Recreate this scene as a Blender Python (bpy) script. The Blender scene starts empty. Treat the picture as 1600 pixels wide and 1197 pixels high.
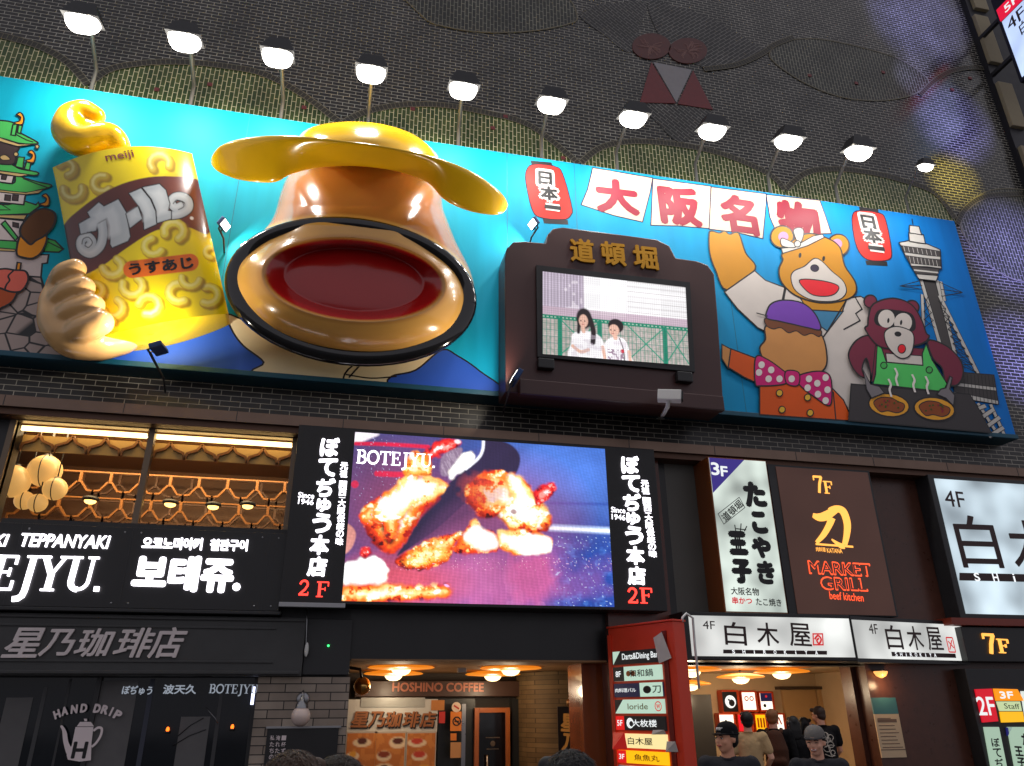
import bpy, bmesh, math, random
import numpy as np
from mathutils import Vector, Matrix
from mathutils.geometry import tessellate_polygon
random.seed(7); np.random.seed(7)
SC = bpy.context.scene; COL = SC.collection
R_ = math.radians

# ---------------------------------------------------------------- camera
D, CH, FPX = 12.0, 1.78, 1178.75
YAW, PITCH, ROLL = 0.23149635, 0.40789812, -0.00725062
_f = Vector((math.sin(YAW)*math.cos(PITCH), math.cos(YAW)*math.cos(PITCH), math.sin(PITCH)))
_r = Vector((math.cos(YAW), -math.sin(YAW), 0)); _u = _r.cross(_f)
_r2 = _r*math.cos(ROLL) + _u*math.sin(ROLL); _u2 = _r2.cross(_f)
CAMP = Vector((0, -D, CH))
cam = bpy.data.objects.new('camera', bpy.data.cameras.new('camera')); COL.objects.link(cam)
cam.matrix_world = Matrix(((_r2.x, _u2.x, -_f.x, CAMP.x), (_r2.y, _u2.y, -_f.y, CAMP.y), (_r2.z, _u2.z, -_f.z, CAMP.z), (0, 0, 0, 1)))
cam.data.sensor_width = 36; cam.data.lens = FPX/1600*36; cam.data.clip_start = .05; cam.data.clip_end = 500
SC.camera = cam

# ---------------------------------------------------------------- night sky glow, exposure
w = bpy.data.worlds.new('World'); SC.world = w; w.use_nodes = True
bg = w.node_tree.nodes['Background']
bg.inputs['Color'].default_value = (0.80, 0.78, 0.86, 1); bg.inputs['Strength'].default_value = 0.5
SC.view_settings.view_transform = 'Standard'; SC.view_settings.look = 'None'
SC.view_settings.gamma = 1; SC.view_settings.exposure = 0.0
SC.cycles.use_denoising = True
SC.cycles.max_bounces = 6; SC.cycles.diffuse_bounces = 3; SC.cycles.glossy_bounces = 3
SC.cycles.sample_clamp_indirect = 4

def lamp(name, kind, loc, aim, power, col=(1, 1, 1), size=.4, size_y=None, spot=60, blend=.6):
    l = bpy.data.lights.new(name, kind); l.energy = power; l.color = col
    if kind == 'AREA':
        l.size = size
        if size_y: l.shape = 'RECTANGLE'; l.size_y = size_y
    elif kind == 'SPOT':
        l.spot_size = R_(spot); l.spot_blend = blend; l.shadow_soft_size = size
    else: l.shadow_soft_size = size
    o = bpy.data.objects.new(name, l); COL.objects.link(o); o.location = loc
    if aim is not None:
        o.rotation_euler = (Vector(aim)-Vector(loc)).to_track_quat('-Z', 'Y').to_euler()
    return o

# ---------------------------------------------------------------- helpers
def at(px, py, Y=0.0):
    """the point of the plane y=Y that the 1600x1197 photograph shows at pixel (px, py)"""
    d = _r2*((px-800)/FPX) - _u2*((py-598.5)/FPX) + _f
    return CAMP + d*((D+Y)/d.y)
def topx(p):
    q = Vector(p)-CAMP; z = q.dot(_f)
    return 800+FPX*q.dot(_r2)/z, 598.5-FPX*q.dot(_u2)/z
def s2l(c):
    return tuple(((v/255)/12.92 if v/255 <= .04045 else ((v/255+.055)/1.055)**2.4) for v in c)
M = {}
def mat(name, col, rough=.5, metal=0, var=.12, vs=6, bump=0, bs=40, spec=.5, coat=0):
    """a Principled material whose colour and gloss vary a little with procedural noise"""
    if name in M: return M[name]
    m = bpy.data.materials.new(name); m.use_nodes = True; nt = m.node_tree; N = nt.nodes; L = nt.links
    b = N['Principled BSDF']; c = s2l(col)
    b.inputs['Roughness'].default_value = rough; b.inputs['Metallic'].default_value = metal
    b.inputs['Specular IOR Level'].default_value = spec; b.inputs['Coat Weight'].default_value = coat
    tc = N.new('ShaderNodeTexCoord')
    if var:
        n = N.new('ShaderNodeTexNoise'); n.inputs['Scale'].default_value = vs; n.inputs['Detail'].default_value = 5
        L.new(tc.outputs['Object'], n.inputs['Vector'])
        mx = N.new('ShaderNodeMix'); mx.data_type = 'RGBA'
        mx.inputs['A'].default_value = (*[v*(1-var) for v in c], 1); mx.inputs['B'].default_value = (*[min(1, v*(1+var)) for v in c], 1)
        L.new(n.outputs['Fac'], mx.inputs['Factor']); L.new(mx.outputs['Result'], b.inputs['Base Color'])
        mr = N.new('ShaderNodeMapRange'); mr.inputs['To Min'].default_value = max(0, rough-.08); mr.inputs['To Max'].default_value = min(1, rough+.08)
        L.new(n.outputs['Fac'], mr.inputs['Value']); L.new(mr.outputs['Result'], b.inputs['Roughness'])
    else: b.inputs['Base Color'].default_value = (*c, 1)
    if bump:
        n2 = N.new('ShaderNodeTexNoise'); n2.inputs['Scale'].default_value = bs; n2.inputs['Detail'].default_value = 4
        L.new(tc.outputs['Object'], n2.inputs['Vector'])
        bp = N.new('ShaderNodeBump'); bp.inputs['Strength'].default_value = bump; bp.inputs['Distance'].default_value = .02
        L.new(n2.outputs['Fac'], bp.inputs['Height']); L.new(bp.outputs['Normal'], b.inputs['Normal'])
    M[name] = m; return m
def glow(name, col, strength=1.0, var=0, vs=1.5, base=None):
    """something lit: a sign face, a lamp, a screen; var = unevenness of the tubes behind it"""
    if name in M: return M[name]
    m = bpy.data.materials.new(name); m.use_nodes = True; nt = m.node_tree; N = nt.nodes; L = nt.links
    b = N['Principled BSDF']; c = s2l(col)
    b.inputs['Base Color'].default_value = (*[v*.5 for v in (s2l(base) if base else c)], 1); b.inputs['Roughness'].default_value = .35
    b.inputs['Emission Color'].default_value = (*c, 1); b.inputs['Emission Strength'].default_value = strength
    if var:
        tc = N.new('ShaderNodeTexCoord'); n = N.new('ShaderNodeTexNoise'); n.inputs['Scale'].default_value = vs; n.inputs['Detail'].default_value = 1
        L.new(tc.outputs['Object'], n.inputs['Vector'])
        mr = N.new('ShaderNodeMapRange'); mr.inputs['From Min'].default_value = .3; mr.inputs['From Max'].default_value = .7
        mr.inputs['To Min'].default_value = strength*(1-var); mr.inputs['To Max'].default_value = strength*(1+var)
        L.new(n.outputs['Fac'], mr.inputs['Value']); L.new(mr.outputs['Result'], b.inputs['Emission Strength'])
    M[name] = m; return m
def brick(name, c1, c2, mortar, bw=.23, rh=.08, ms=.012, angle=0, rough=.35, squash=0, bump=.5):
    if name in M: return M[name]
    m = bpy.data.materials.new(name); m.use_nodes = True; nt = m.node_tree; N = nt.nodes; L = nt.links
    b = N['Principled BSDF']; b.inputs['Roughness'].default_value = rough
    g = N.new('ShaderNodeNewGeometry'); sp = N.new('ShaderNodeSeparateXYZ'); L.new(g.outputs['Position'], sp.inputs[0])
    ad = N.new('ShaderNodeMath'); L.new(sp.outputs['X'], ad.inputs[0]); L.new(sp.outputs['Y'], ad.inputs[1])
    cb = N.new('ShaderNodeCombineXYZ'); L.new(ad.outputs[0], cb.inputs['X']); L.new(sp.outputs['Z'], cb.inputs['Y'])
    mp = N.new('ShaderNodeMapping'); mp.inputs['Rotation'].default_value = (0, 0, R_(angle)); L.new(cb.outputs[0], mp.inputs['Vector'])
    t = N.new('ShaderNodeTexBrick'); L.new(mp.outputs[0], t.inputs['Vector'])
    t.inputs['Scale'].default_value = 1; t.inputs['Brick Width'].default_value = bw; t.inputs['Row Height'].default_value = rh
    t.inputs['Mortar Size'].default_value = ms/2; t.inputs['Mortar Smooth'].default_value = .1
    for k, c in (('Color1', c1), ('Color2', c2), ('Mortar', mortar)): t.inputs[k].default_value = (*s2l(c), 1)
    n = N.new('ShaderNodeTexNoise'); n.inputs['Scale'].default_value = 1.3; n.inputs['Detail'].default_value = 6
    L.new(g.outputs['Position'], n.inputs['Vector'])
    mr = N.new('ShaderNodeMapRange'); mr.inputs['From Min'].default_value = .3; mr.inputs['From Max'].default_value = .7; mr.inputs['To Min'].default_value = .6; mr.inputs['To Max'].default_value = 1.25
    L.new(n.outputs['Fac'], mr.inputs['Value'])
    mx = N.new('ShaderNodeVectorMath'); mx.operation = 'SCALE'; L.new(t.outputs['Color'], mx.inputs[0]); L.new(mr.outputs['Result'], mx.inputs['Scale'])
    L.new(mx.outputs[0], b.inputs['Base Color'])
    bp = N.new('ShaderNodeBump'); bp.inputs['Strength'].default_value = bump; bp.inputs['Distance'].default_value = .006; bp.invert = True
    L.new(t.outputs['Fac'], bp.inputs['Height']); L.new(bp.outputs['Normal'], b.inputs['Normal'])
    M[name] = m; return m
def vcol(name, emit=0, rough=.35, coat=0):
    """a printed or screened picture held in the mesh's own colour attribute"""
    m = bpy.data.materials.new(name); m.use_nodes = True; nt = m.node_tree; N = nt.nodes; L = nt.links
    b = N['Principled BSDF']; a = N.new('ShaderNodeAttribute'); a.attribute_name = 'paint'
    b.inputs['Roughness'].default_value = rough; b.inputs['Coat Weight'].default_value = coat; b.inputs['Coat Roughness'].default_value = .08
    if emit:
        b.inputs['Base Color'].default_value = (.01, .01, .01, 1)
        L.new(a.outputs['Color'], b.inputs['Emission Color']); b.inputs['Emission Strength'].default_value = emit
    else: L.new(a.outputs['Color'], b.inputs['Base Color'])
    return m

ORG = {}
def link(name, me, parent=None):
    o = bpy.data.objects.new(name, me); COL.objects.link(o)
    if parent is not None: o.parent = parent
    return o
def thing(name, label, cat, loc=(0, 0, 0), group=None):
    o = bpy.data.objects.new(name, None); COL.objects.link(o); o.location = loc; o.empty_display_size = .2
    o['label'] = label; o['category'] = cat
    if group: o['group'] = group
    ORG[o.name] = Vector(loc); return o
def tag(o, label, cat, group=None):
    o['label'] = label; o['category'] = cat
    if group: o['group'] = group
    return o
def catmull(pts, n=6, closed=True):
    P = [Vector(p) for p in pts]; out = []; k = len(P)
    for i in range(k if closed else k-1):
        p0, p1, p2, p3 = (P[(i-1) % k], P[i], P[(i+1) % k], P[(i+2) % k]) if closed else (P[max(i-1, 0)], P[i], P[i+1], P[min(i+2, k-1)])
        for j in range(n):
            t = j/n
            out.append(.5*((2*p1)+(p2-p0)*t+(2*p0-5*p1+4*p2-p3)*t*t+(3*p1-p0-3*p2+p3)*t**3))
    if not closed: out.append(P[-1])
    return out
class MB:
    """collects shapes; build() links them as ONE mesh object"""
    def __init__(s): s.v = []; s.f = []; s.m = []; s.mats = []; s.sm = []
    def mi(s, m):
        if m not in s.mats: s.mats.append(m)
        return s.mats.index(m)
    def add(s, vs, fs, m, smooth=False):
        o = len(s.v); s.v += [Vector(v) for v in vs]; k = s.mi(m)
        for f in fs: s.f.append([o+i for i in f]); s.m.append(k); s.sm.append(smooth)
        return s
    def box(s, x0, x1, y0, y1, z0, z1, m):
        x0, x1 = sorted((x0, x1)); y0, y1 = sorted((y0, y1)); z0, z1 = sorted((z0, z1))
        return s.add([(x, y, z) for z in (z0, z1) for y in (y0, y1) for x in (x0, x1)],
                     [(0, 2, 3, 1), (4, 5, 7, 6), (0, 1, 5, 4), (2, 6, 7, 3), (0, 4, 6, 2), (1, 3, 7, 5)], m)
    def prism(s, pts, y0, y1, m, side=None):
        """outline in the x-z plane (front at y0) given real thickness up to y1"""
        n = len(pts); fr = [Vector((p[0], y0, p[2])) for p in pts]; bk = [Vector((p[0], y1, p[2])) for p in pts]
        tri = tessellate_polygon([fr])
        def ori(t):
            a, b, c = (fr[i] for i in t); return (b-a).cross(c-a).y
        tri = [tuple(t) if ori(t) < 0 else tuple(reversed(t)) for t in tri]
        s.add(fr+bk, tri+[tuple(n+i for i in reversed(t)) for t in tri], m)
        area = sum(fr[i].x*fr[(i+1) % n].z-fr[(i+1) % n].x*fr[i].z for i in range(n))
        sd = [(i, n+i, n+(i+1) % n, (i+1) % n) if area > 0 else ((i+1) % n, n+(i+1) % n, n+i, i) for i in range(n)]
        return s.add(fr+bk, sd, side or m)
    def flat(s, pts, m):
        P = [Vector(p) for p in pts]
        return s.add(P, [tuple(t) if (P[t[1]]-P[t[0]]).cross(P[t[2]]-P[t[0]]).y < 0 else tuple(reversed(t)) for t in tessellate_polygon([P])], m)
    def ribbon(s, pts, w, m, closed=False, y1=None):
        """a line of width w (or per-point widths) lying in the x-z plane"""
        P = [Vector(p) for p in pts]
        P = [p for i, p in enumerate(P) if i == 0 or (p-P[i-1]).length > 1e-5]
        if closed and (P[0]-P[-1]).length < 1e-5: P.pop()
        n = len(P); A = []; B = []
        for i in range(n):
            a = P[i-1] if (i or closed) else P[i]; c = P[(i+1) % n] if (i < n-1 or closed) else P[i]
            d1 = (P[i]-a); d2 = (c-P[i])
            if d1.length < 1e-7: d1 = d2
            if d2.length < 1e-7: d2 = d1
            d1 = d1.normalized(); d2 = d2.normalized(); t = d1+d2
            t = t.normalized() if t.length > .2 else d2
            k = 1/max(.6, t.dot(d2)); nn = Vector((-t.z, 0, t.x))*k*(w[i] if hasattr(w, '__len__') else w)/2
            A.append(P[i]+nn); B.append(P[i]-nn)
        fs = [(i, n+i, n+(i+1) % n, (i+1) % n) for i in range(n if closed else n-1)]
        if y1 is None: return s.add(A+B, fs, m)
        C = [Vector((p.x, y1, p.z)) for p in A]; E_ = [Vector((p.x, y1, p.z)) for p in B]
        fs = fs+[(i+2*n, i, (i+1) % n, (i+1) % n+2*n) for i in range(n if closed else n-1)]+[(i+n, i+3*n, (i+1) % n+3*n, (i+1) % n+n) for i in range(n if closed else n-1)]
        if not closed: fs += [(0, 2*n, 3*n, n), (n-1, 2*n-1, 4*n-1, 3*n-1)]
        return s.add(A+B+C+E_, fs, m)
    def tube(s, pts, r, m, n=12, sq=(1, 1), cap=True):
        """swept round section; sq squashes it across / along y"""
        P = [Vector(p) for p in pts]; k = len(P); rr = r if hasattr(r, '__len__') else [r]*k; vs = []; fs = []
        prev = None
        for i in range(k):
            t = (P[min(i+1, k-1)]-P[max(i-1, 0)]).normalized()
            if prev is None:
                a = t.cross(Vector((0, 1, 0)));  a = a if a.length > .05 else t.cross(Vector((1, 0, 0)))
            else: a = prev-t*prev.dot(t)
            a.normalize(); b = t.cross(a); prev = a
            for j in range(n):
                th = 2*math.pi*j/n; vs.append(P[i]+(a*math.cos(th)*sq[0]+b*math.sin(th)*sq[1])*rr[i])
        for i in range(k-1):
            for j in range(n): fs.append((i*n+j, i*n+(j+1) % n, (i+1)*n+(j+1) % n, (i+1)*n+j))
        if cap:
            fs.append(tuple(reversed(range(n)))); fs.append(tuple((k-1)*n+j for j in range(n)))
        return s.add(vs, fs, m, True)
    def capsule(s, pts, r, m, n=14, sq=(1, 1)):
        """tube with rounded ends"""
        P = [Vector(p) for p in pts]; rr = list(r) if hasattr(r, '__len__') else [r]*len(P)
        d0 = (P[0]-P[1]).normalized(); d1 = (P[-1]-P[-2]).normalized(); a = []; ar = []; b = []; br = []
        for t in (.08, .35, .65, .88, .97):
            c = math.sqrt(1-t*t)
            a.append(P[0]+d0*rr[0]*c); ar.append(rr[0]*t); b.insert(0, P[-1]+d1*rr[-1]*c); br.insert(0, rr[-1]*t)
        return s.tube(a+P+b, ar+rr+br, m, n, sq)
    def ball(s, c, r, m, n=16, k=10):
        c = Vector(c); r = r if hasattr(r, '__len__') else (r, r, r); vs = []; fs = []
        for i in range(k+1):
            ph = math.pi*i/k
            for j in range(n):
                th = 2*math.pi*j/n; vs.append(c+Vector((math.sin(ph)*math.cos(th)*r[0], math.sin(ph)*math.sin(th)*r[1], math.cos(ph)*r[2])))
        for i in range(k):
            for j in range(n): fs.append((i*n+j, (i+1)*n+j, (i+1)*n+(j+1) % n, i*n+(j+1) % n))
        return s.add(vs, fs, m, True)
    def lathe(s, c, prof, m, n=24):
        """profile [(radius, z)] turned about the vertical through c"""
        c = Vector(c); k = len(prof); vs = []; fs = []
        for r, z in prof:
            for j in range(n): th = 2*math.pi*j/n; vs.append(c+Vector((r*math.cos(th), r*math.sin(th), z)))
        for i in range(k-1):
            for j in range(n): fs.append((i*n+j, i*n+(j+1) % n, (i+1)*n+(j+1) % n, (i+1)*n+j))
        return s.add(vs, fs, m, True)
    def build(s, name, parent=None, bevel=0, weld=False):
        me = bpy.data.meshes.new(name); o0 = Vector((0, 0, 0)); q = parent
        while q is not None:
            o0 += ORG.get(q.name, Vector((0, 0, 0))); q = q.parent
        me.from_pydata([v-o0 for v in s.v], [], s.f)
        for m in s.mats: me.materials.append(m)
        me.polygons.foreach_set('material_index', s.m); me.polygons.foreach_set('use_smooth', s.sm)
        me.update()
        o = link(name, me, parent)
        if weld or bevel:
            b = bmesh.new(); b.from_mesh(me); bmesh.ops.remove_doubles(b, verts=b.verts, dist=1e-5)
            if bevel:
                es = [e for e in b.edges if len(e.link_faces) == 2 and e.calc_face_angle(0) > .6]
                bmesh.ops.bevel(b, geom=es, offset=bevel, segments=2, profile=.6, affect='EDGES')
            bmesh.ops.recalc_face_normals(b, faces=b.faces); b.to_mesh(me); b.free()
        return o
def wb(px0, py0, px1, py1, Y):
    """world x0,x1,z0,z1 of the upright rectangle whose picture corners are top-left and bottom-right"""
    a = at(px0, py0, Y); b = at(px1, py1, Y); return a.x, b.x, b.z, a.z
_fc = {}
def text_mesh(body, bold=0, vertical=False, shear=0, space=1.0, line=1.0):
    cu = bpy.data.curves.new('lettering', 'FONT'); cu.body = '\n'.join(body) if vertical else body
    cu.offset = bold; cu.resolution_u = 3; cu.shear = shear; cu.space_character = space; cu.space_line = line
    cu.align_x = 'CENTER'; cu.fill_mode = 'FRONT'
    ob = bpy.data.objects.new('lettering', cu); COL.objects.link(ob)
    dg = bpy.context.evaluated_depsgraph_get(); me = bpy.data.meshes.new_from_object(ob.evaluated_get(dg))
    V = [v.co.copy() for v in me.vertices]; F = [tuple(p.vertices) for p in me.polygons]
    bpy.data.objects.remove(ob); bpy.data.curves.remove(cu); bpy.data.meshes.remove(me)
    return V, F
def text(mb, body, L, Rr, h, Y, m, bold=0, vertical=False, shear=0, space=1.0, line=1.0, surf=None, depth=0):
    """lettering that fills the strip from picture point L to Rr (midpoints of its ends), h picture pixels tall, on the plane y=Y;
    bold thickens the strokes by that share of the height"""
    V, F = text_mesh(body, 0, vertical, shear, space, line)
    if not V: return
    x0 = min(v.x for v in V); x1 = max(v.x for v in V); y0 = min(v.y for v in V); y1 = max(v.y for v in V)
    a = at(*L, Y); b = at(*Rr, Y); c = (a+b)/2; ux = (b-a); wd = ux.length; ux.normalize(); uz = Vector((-ux.z, 0, ux.x))
    mx, my = (L[0]+Rr[0])/2, (L[1]+Rr[1])/2
    hh = (at(mx, my-h/2, Y)-at(mx, my+h/2, Y)).length; g = bold*min(hh, wd/max(1, len(body) if not vertical else 1))
    ds = [(0, 0)]+([(g*math.cos(i*math.pi/4), g*math.sin(i*math.pi/4)) for i in range(8)] if g else [])
    base = [c+ux*(((v.x-x0)/max(1e-6, x1-x0)-.5)*(wd-2*g))+uz*(((v.y-y0)/max(1e-6, y1-y0)-.5)*(hh-2*g)) for v in V]
    n = len(V); sides = []
    if depth:
        ec = set()
        for f in F:
            for i in range(len(f)): ec.add((f[i], f[(i+1) % len(f)]))
        sides = [(e[1], e[0], n+e[0], n+e[1]) for e in ec if (e[1], e[0]) not in ec]
    for k, (dx, dz) in enumerate(ds):
        P = [p+ux*dx+uz*dz+Vector((0, -.00007*k, 0)) for p in base]
        if surf: P = [surf(*topx(p), k) for p in P]
        if depth: mb.add(P+[p+Vector((0, depth, 0)) for p in P], F+sides, m)
        else: mb.add(P, F, m)
def stack_text(mb, chars, top, bot, w, Y, m, bold=0, depth=0, fill=.86, sizes=None):
    """upright lettering, one character under the other from picture point top to bot"""
    n = len(chars); sizes = sizes or [1]*n; tot = sum(sizes); acc = 0
    for ch, s_ in zip(chars, sizes):
        t = (acc+s_/2)/tot; acc += s_
        if ch == ' ': continue
        cx = top[0]+(bot[0]-top[0])*t; cy = top[1]+(bot[1]-top[1])*t; H = (bot[1]-top[1])/tot*s_*fill
        ww = w*min(1, s_)
        hh = H
        if ch in '一ー・': hh = H*.22; ww = w*.85
        sl = .11
        text(mb, ch, (cx-ww/2, cy-ww/2*.06), (cx+ww/2, cy+ww/2*.06), hh, Y, m, bold, depth=depth)
# serif capitals drawn as strokes on a 1-high em: (points, width)
def _arc(cx, cy, rx, ry, a0, a1, n=14): return [(cx+rx*math.cos(R_(a0+(a1-a0)*i/n)), cy+ry*math.sin(R_(a0+(a1-a0)*i/n))) for i in range(n+1)]
SERIF = {
 'B': (.72, [([(.17, 0), (.17, 1)], .16), ([(.02, .03), (.4, .03)], .06), ([(.02, .97), (.38, .97)], .06), ([(.2, .53), (.4, .53)], .06),
             (_arc(.36, .75, .2, .22, 90, -90), .13), (_arc(.38, .28, .24, .25, 90, -90), .14)]),
 'O': (.86, [(_arc(.42, .5, .35, .46, 0, 360, 28), .14)]),
 'T': (.78, [([(.38, 0), (.38, 1)], .16), ([(.2, .03), (.56, .03)], .06), ([(.02, .96), (.74, .96)], .08), ([(.05, .72), (.05, .97)], .06), ([(.71, .72), (.71, .97)], .06)]),
 'E': (.72, [([(.17, 0), (.17, 1)], .16), ([(.02, .035), (.64, .035)], .07), ([(.02, .965), (.6, .965)], .07), ([(.2, .52), (.48, .52)], .06), ([(.62, .03), (.62, .28)], .06), ([(.58, .74), (.58, .98)], .06), ([(.47, .4), (.47, .64)], .05)]),
 'J': (.5, [([(.3, 1), (.3, .0), (.27, -.14), (.18, -.22), (.04, -.24)], .15), ([(.12, .97), (.48, .97)], .06)]),
 'Y': (.82, [([(.12, .98), (.4, .45)], .15), ([(.68, .98), (.4, .45)], .07), ([(.4, .5), (.4, 0)], .16), ([(.22, .03), (.58, .03)], .06), ([(.0, .97), (.28, .97)], .06), ([(.54, .97), (.82, .97)], .06)]),
 'U': (.84, [([(.17, 1), (.17, .35)]+_arc(.4, .3, .23, .25, 180, 270, 8), .15), (_arc(.4, .3, .25, .25, 270, 360, 8)+[(.65, 1)], .08), ([(.02, .97), (.34, .97)], .06), ([(.5, .97), (.8, .97)], .06)]),
 '.': (.2, [([(.03, .07), (.17, .07)], .14)]),
 '2': (.7, [([(.1, .72)]+_arc(.34, .72, .22, .24, 165, -20, 12)+[(.42, .4), (.12, .08)], .13), ([(.06, .06), (.62, .06)], .12), ([(.61, .02), (.61, .24)], .06)]),
 'F': (.68, [([(.17, 0), (.17, 1)], .16), ([(.02, .03), (.36, .03)], .06), ([(.02, .965), (.6, .965)], .07), ([(.2, .52), (.46, .52)], .06), ([(.6, .7), (.6, .98)], .07), ([(.45, .4), (.45, .64)], .05)]),
 '7': (.66, [([(.06, .94), (.6, .94)], .12), ([(.57, .94), (.4, .5), (.3, 0)], .15), ([(.07, .72), (.07, .96)], .06)]),
}
def serif(mb, s, L, Rr, h, Y, m, depth=.0, slant=0):
    tot = sum(SERIF[c][0] for c in s); a = at(*L, Y); b = at(*Rr, Y); ux = (b-a); wd = ux.length; ux.normalize(); uz = Vector((-ux.z, 0, ux.x))
    mx, my = (L[0]+Rr[0])/2, (L[1]+Rr[1])/2; hh = (at(mx, my-h/2, Y)-at(mx, my+h/2, Y)).length; kx = wd/tot; x = 0; k = 0
    for c in s:
        for pts, wid in SERIF[c][1]:
            q = [a+ux*((x+p[0])*kx+slant*(p[1]-.5)*hh)+uz*((p[1]-.5)*hh)+Vector((0, -k*.0004, 0)) for p in pts]
            cl = (Vector(pts[0])-Vector(pts[-1])).length < 1e-4
            mb.ribbon(q, wid*(kx+hh)/2, m, closed=cl, y1=(Y+depth) if depth else None); k += 1
        x += SERIF[c][0]
class Art(MB):
    """flat printed picture on the plane y=Y, drawn in picture coordinates; later shapes are printed over earlier ones"""
    def __init__(s, Y, ink=None, k0=0): super().__init__(); s.Y = Y; s.k = k0; s.ink = ink
    def step(s): s.k += 1; return s.Y-.0003*s.k
    def shape(s, pts, m, ow=2.2, smooth=True, n=5):
        p2 = catmull([(x, y) for x, y in pts], n) if smooth else pts
        y = s.step(); P = [at(p[0], p[1], y) for p in p2]; s.flat(P, m)
        if ow: s.line(p2, ow, closed=True, smooth=False)
        return s
    def line(s, pts, wpx, m=None, closed=False, smooth=True):
        p2 = catmull([(x, y) for x, y in pts], 5, closed) if smooth else pts
        y = s.step(); P = [at(p[0], p[1], y) for p in p2]; k = (P[0]-CAMP).length/FPX
        s.ribbon(P, wpx*k, m or s.ink, closed); return s
    def oval(s, cx, cy, rx, ry, m, ow=2, rot=8, n=20):
        c, si = math.cos(R_(rot)), math.sin(R_(rot)); pts = []
        for i in range(n):
            t = 2*math.pi*i/n; a, b = rx*math.cos(t), ry*math.sin(t); pts.append((cx+a*c-b*si, cy+a*si+b*c))
        return s.shape(pts, m, ow, smooth=False)
# painter for pictures kept in colour attributes
def nz(x, y, s=1.0, seed=0):
    r = np.random.RandomState(seed).rand(64, 64); x = np.asarray(x)/s; y = np.asarray(y)/s
    xi = np.floor(x).astype(int); yi = np.floor(y).astype(int); fx = x-xi; fy = y-yi; fx = fx*fx*(3-2*fx); fy = fy*fy*(3-2*fy)
    g = lambda a, b: r[a % 64, b % 64]
    return (g(xi, yi)*(1-fx)+g(xi+1, yi)*fx)*(1-fy)+(g(xi, yi+1)*(1-fx)+g(xi+1, yi+1)*fx)*fy
def fbm(x, y, s, seed=0): return nz(x, y, s, seed)*.5+nz(x, y, s*.47, seed+1)*.27+nz(x, y, s*.22, seed+2)*.15+nz(x, y, s*.1, seed+3)*.08
class Paint:
    def __init__(s, X, Y, base): s.X = X; s.Y = Y; s.C = np.tile(np.array(s2l(base)), (X.size, 1)).astype(float)
    def mix(s, mask, col, lin=False):
        c = np.array(col if lin else s2l(col)); s.C = s.C*(1-mask[:, None])+c*mask[:, None]; return s
    def oval(s, cx, cy, rx, ry, col, rot=0, soft=.1, a=1, noise=0, ns=10):
        c, si = math.cos(R_(rot)), math.sin(R_(rot)); dx = s.X-cx; dy = s.Y-cy
        d = np.sqrt(((dx*c+dy*si)/rx)**2+((-dx*si+dy*c)/ry)**2)
        if noise: d = d+noise*(nz(s.X, s.Y, ns, 3)-.5)
        return s.mix(np.clip((1-d)/soft+.5, 0, 1)*a, col)
    def sdf(s, pts):
        P = np.array(pts, float); n = len(P); best = np.full(s.X.size, 1e9); ins = np.zeros(s.X.size, bool)
        for i in range(n):
            a = P[i]; b = P[(i+1) % n]; e = b-a; wx = s.X-a[0]; wy = s.Y-a[1]
            t = np.clip((wx*e[0]+wy*e[1])/max(1e-9, e@e), 0, 1); best = np.minimum(best, (wx-e[0]*t)**2+(wy-e[1]*t)**2)
            if abs(e[1]) > 1e-9: ins ^= ((a[1] > s.Y) != (b[1] > s.Y)) & (s.X < e[0]*(s.Y-a[1])/e[1]+a[0])
        return np.sqrt(best)*np.where(ins, -1, 1)
    def poly(s, pts, col, soft=1, smooth=True, a=1, noise=0, ns=10):
        if smooth: pts = [(p[0], p[1]) for p in catmull(pts, 5)]
        d = s.sdf(pts)
        if noise: d = d+noise*(nz(s.X, s.Y, ns, 5)-.5)
        return s.mix(np.clip(.5-d/soft, 0, 1)*a, col)
    def food(s, pts, bias, seed, pal, rough=40, soft=8, edge=60):
        """a lumpy lit piece: colours run along pal with height inside the outline and broken-up gloss"""
        P2 = [(q[0], q[1]) for q in catmull(pts, 5)]; d = s.sdf(P2)+18*(nz(s.X, s.Y, 26, seed+7)-.5); v = bias+.5*np.clip(-d/edge, 0, 1)+.62*(fbm(s.X, s.Y, rough*2.2, seed)-.5)-.0009*(s.Y-np.mean([q[1] for q in P2])-60)
        g = fbm(s.X, s.Y, rough*.9, seed+20); v = v+np.clip((g-.6)*3, 0, .35)-np.clip((.36-g)*3, 0, .3)
        pl = np.array([s2l(c) for c in pal]); t = np.clip(v, 0, .999)*(len(pal)-1); i = t.astype(int); f = (t-i)[:, None]; f = f*f*(3-2*f); C = pl[i]*(1-f)+pl[i+1]*f
        m = np.clip(.5-d/(soft+10), 0, 1)[:, None]; m = m*m*(3-2*m); s.C = s.C*(1-m)+C*m; return s
    def stroke(s, pts, w, col, soft=1, smooth=True, a=1):
        if smooth: pts = [(p[0], p[1]) for p in catmull(pts, 5, False)]
        best = np.full(s.X.size, 1e9)
        for p, q in zip(pts[:-1], pts[1:]):
            p = np.array(p); e = np.array(q)-p; wx = s.X-p[0]; wy = s.Y-p[1]; t = np.clip((wx*e[0]+wy*e[1])/max(1e-9, e@e), 0, 1)
            best = np.minimum(best, (wx-e[0]*t)**2+(wy-e[1]*t)**2)
        return s.mix(np.clip(.5-(np.sqrt(best)-w/2)/soft, 0, 1)*a, col)
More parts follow.
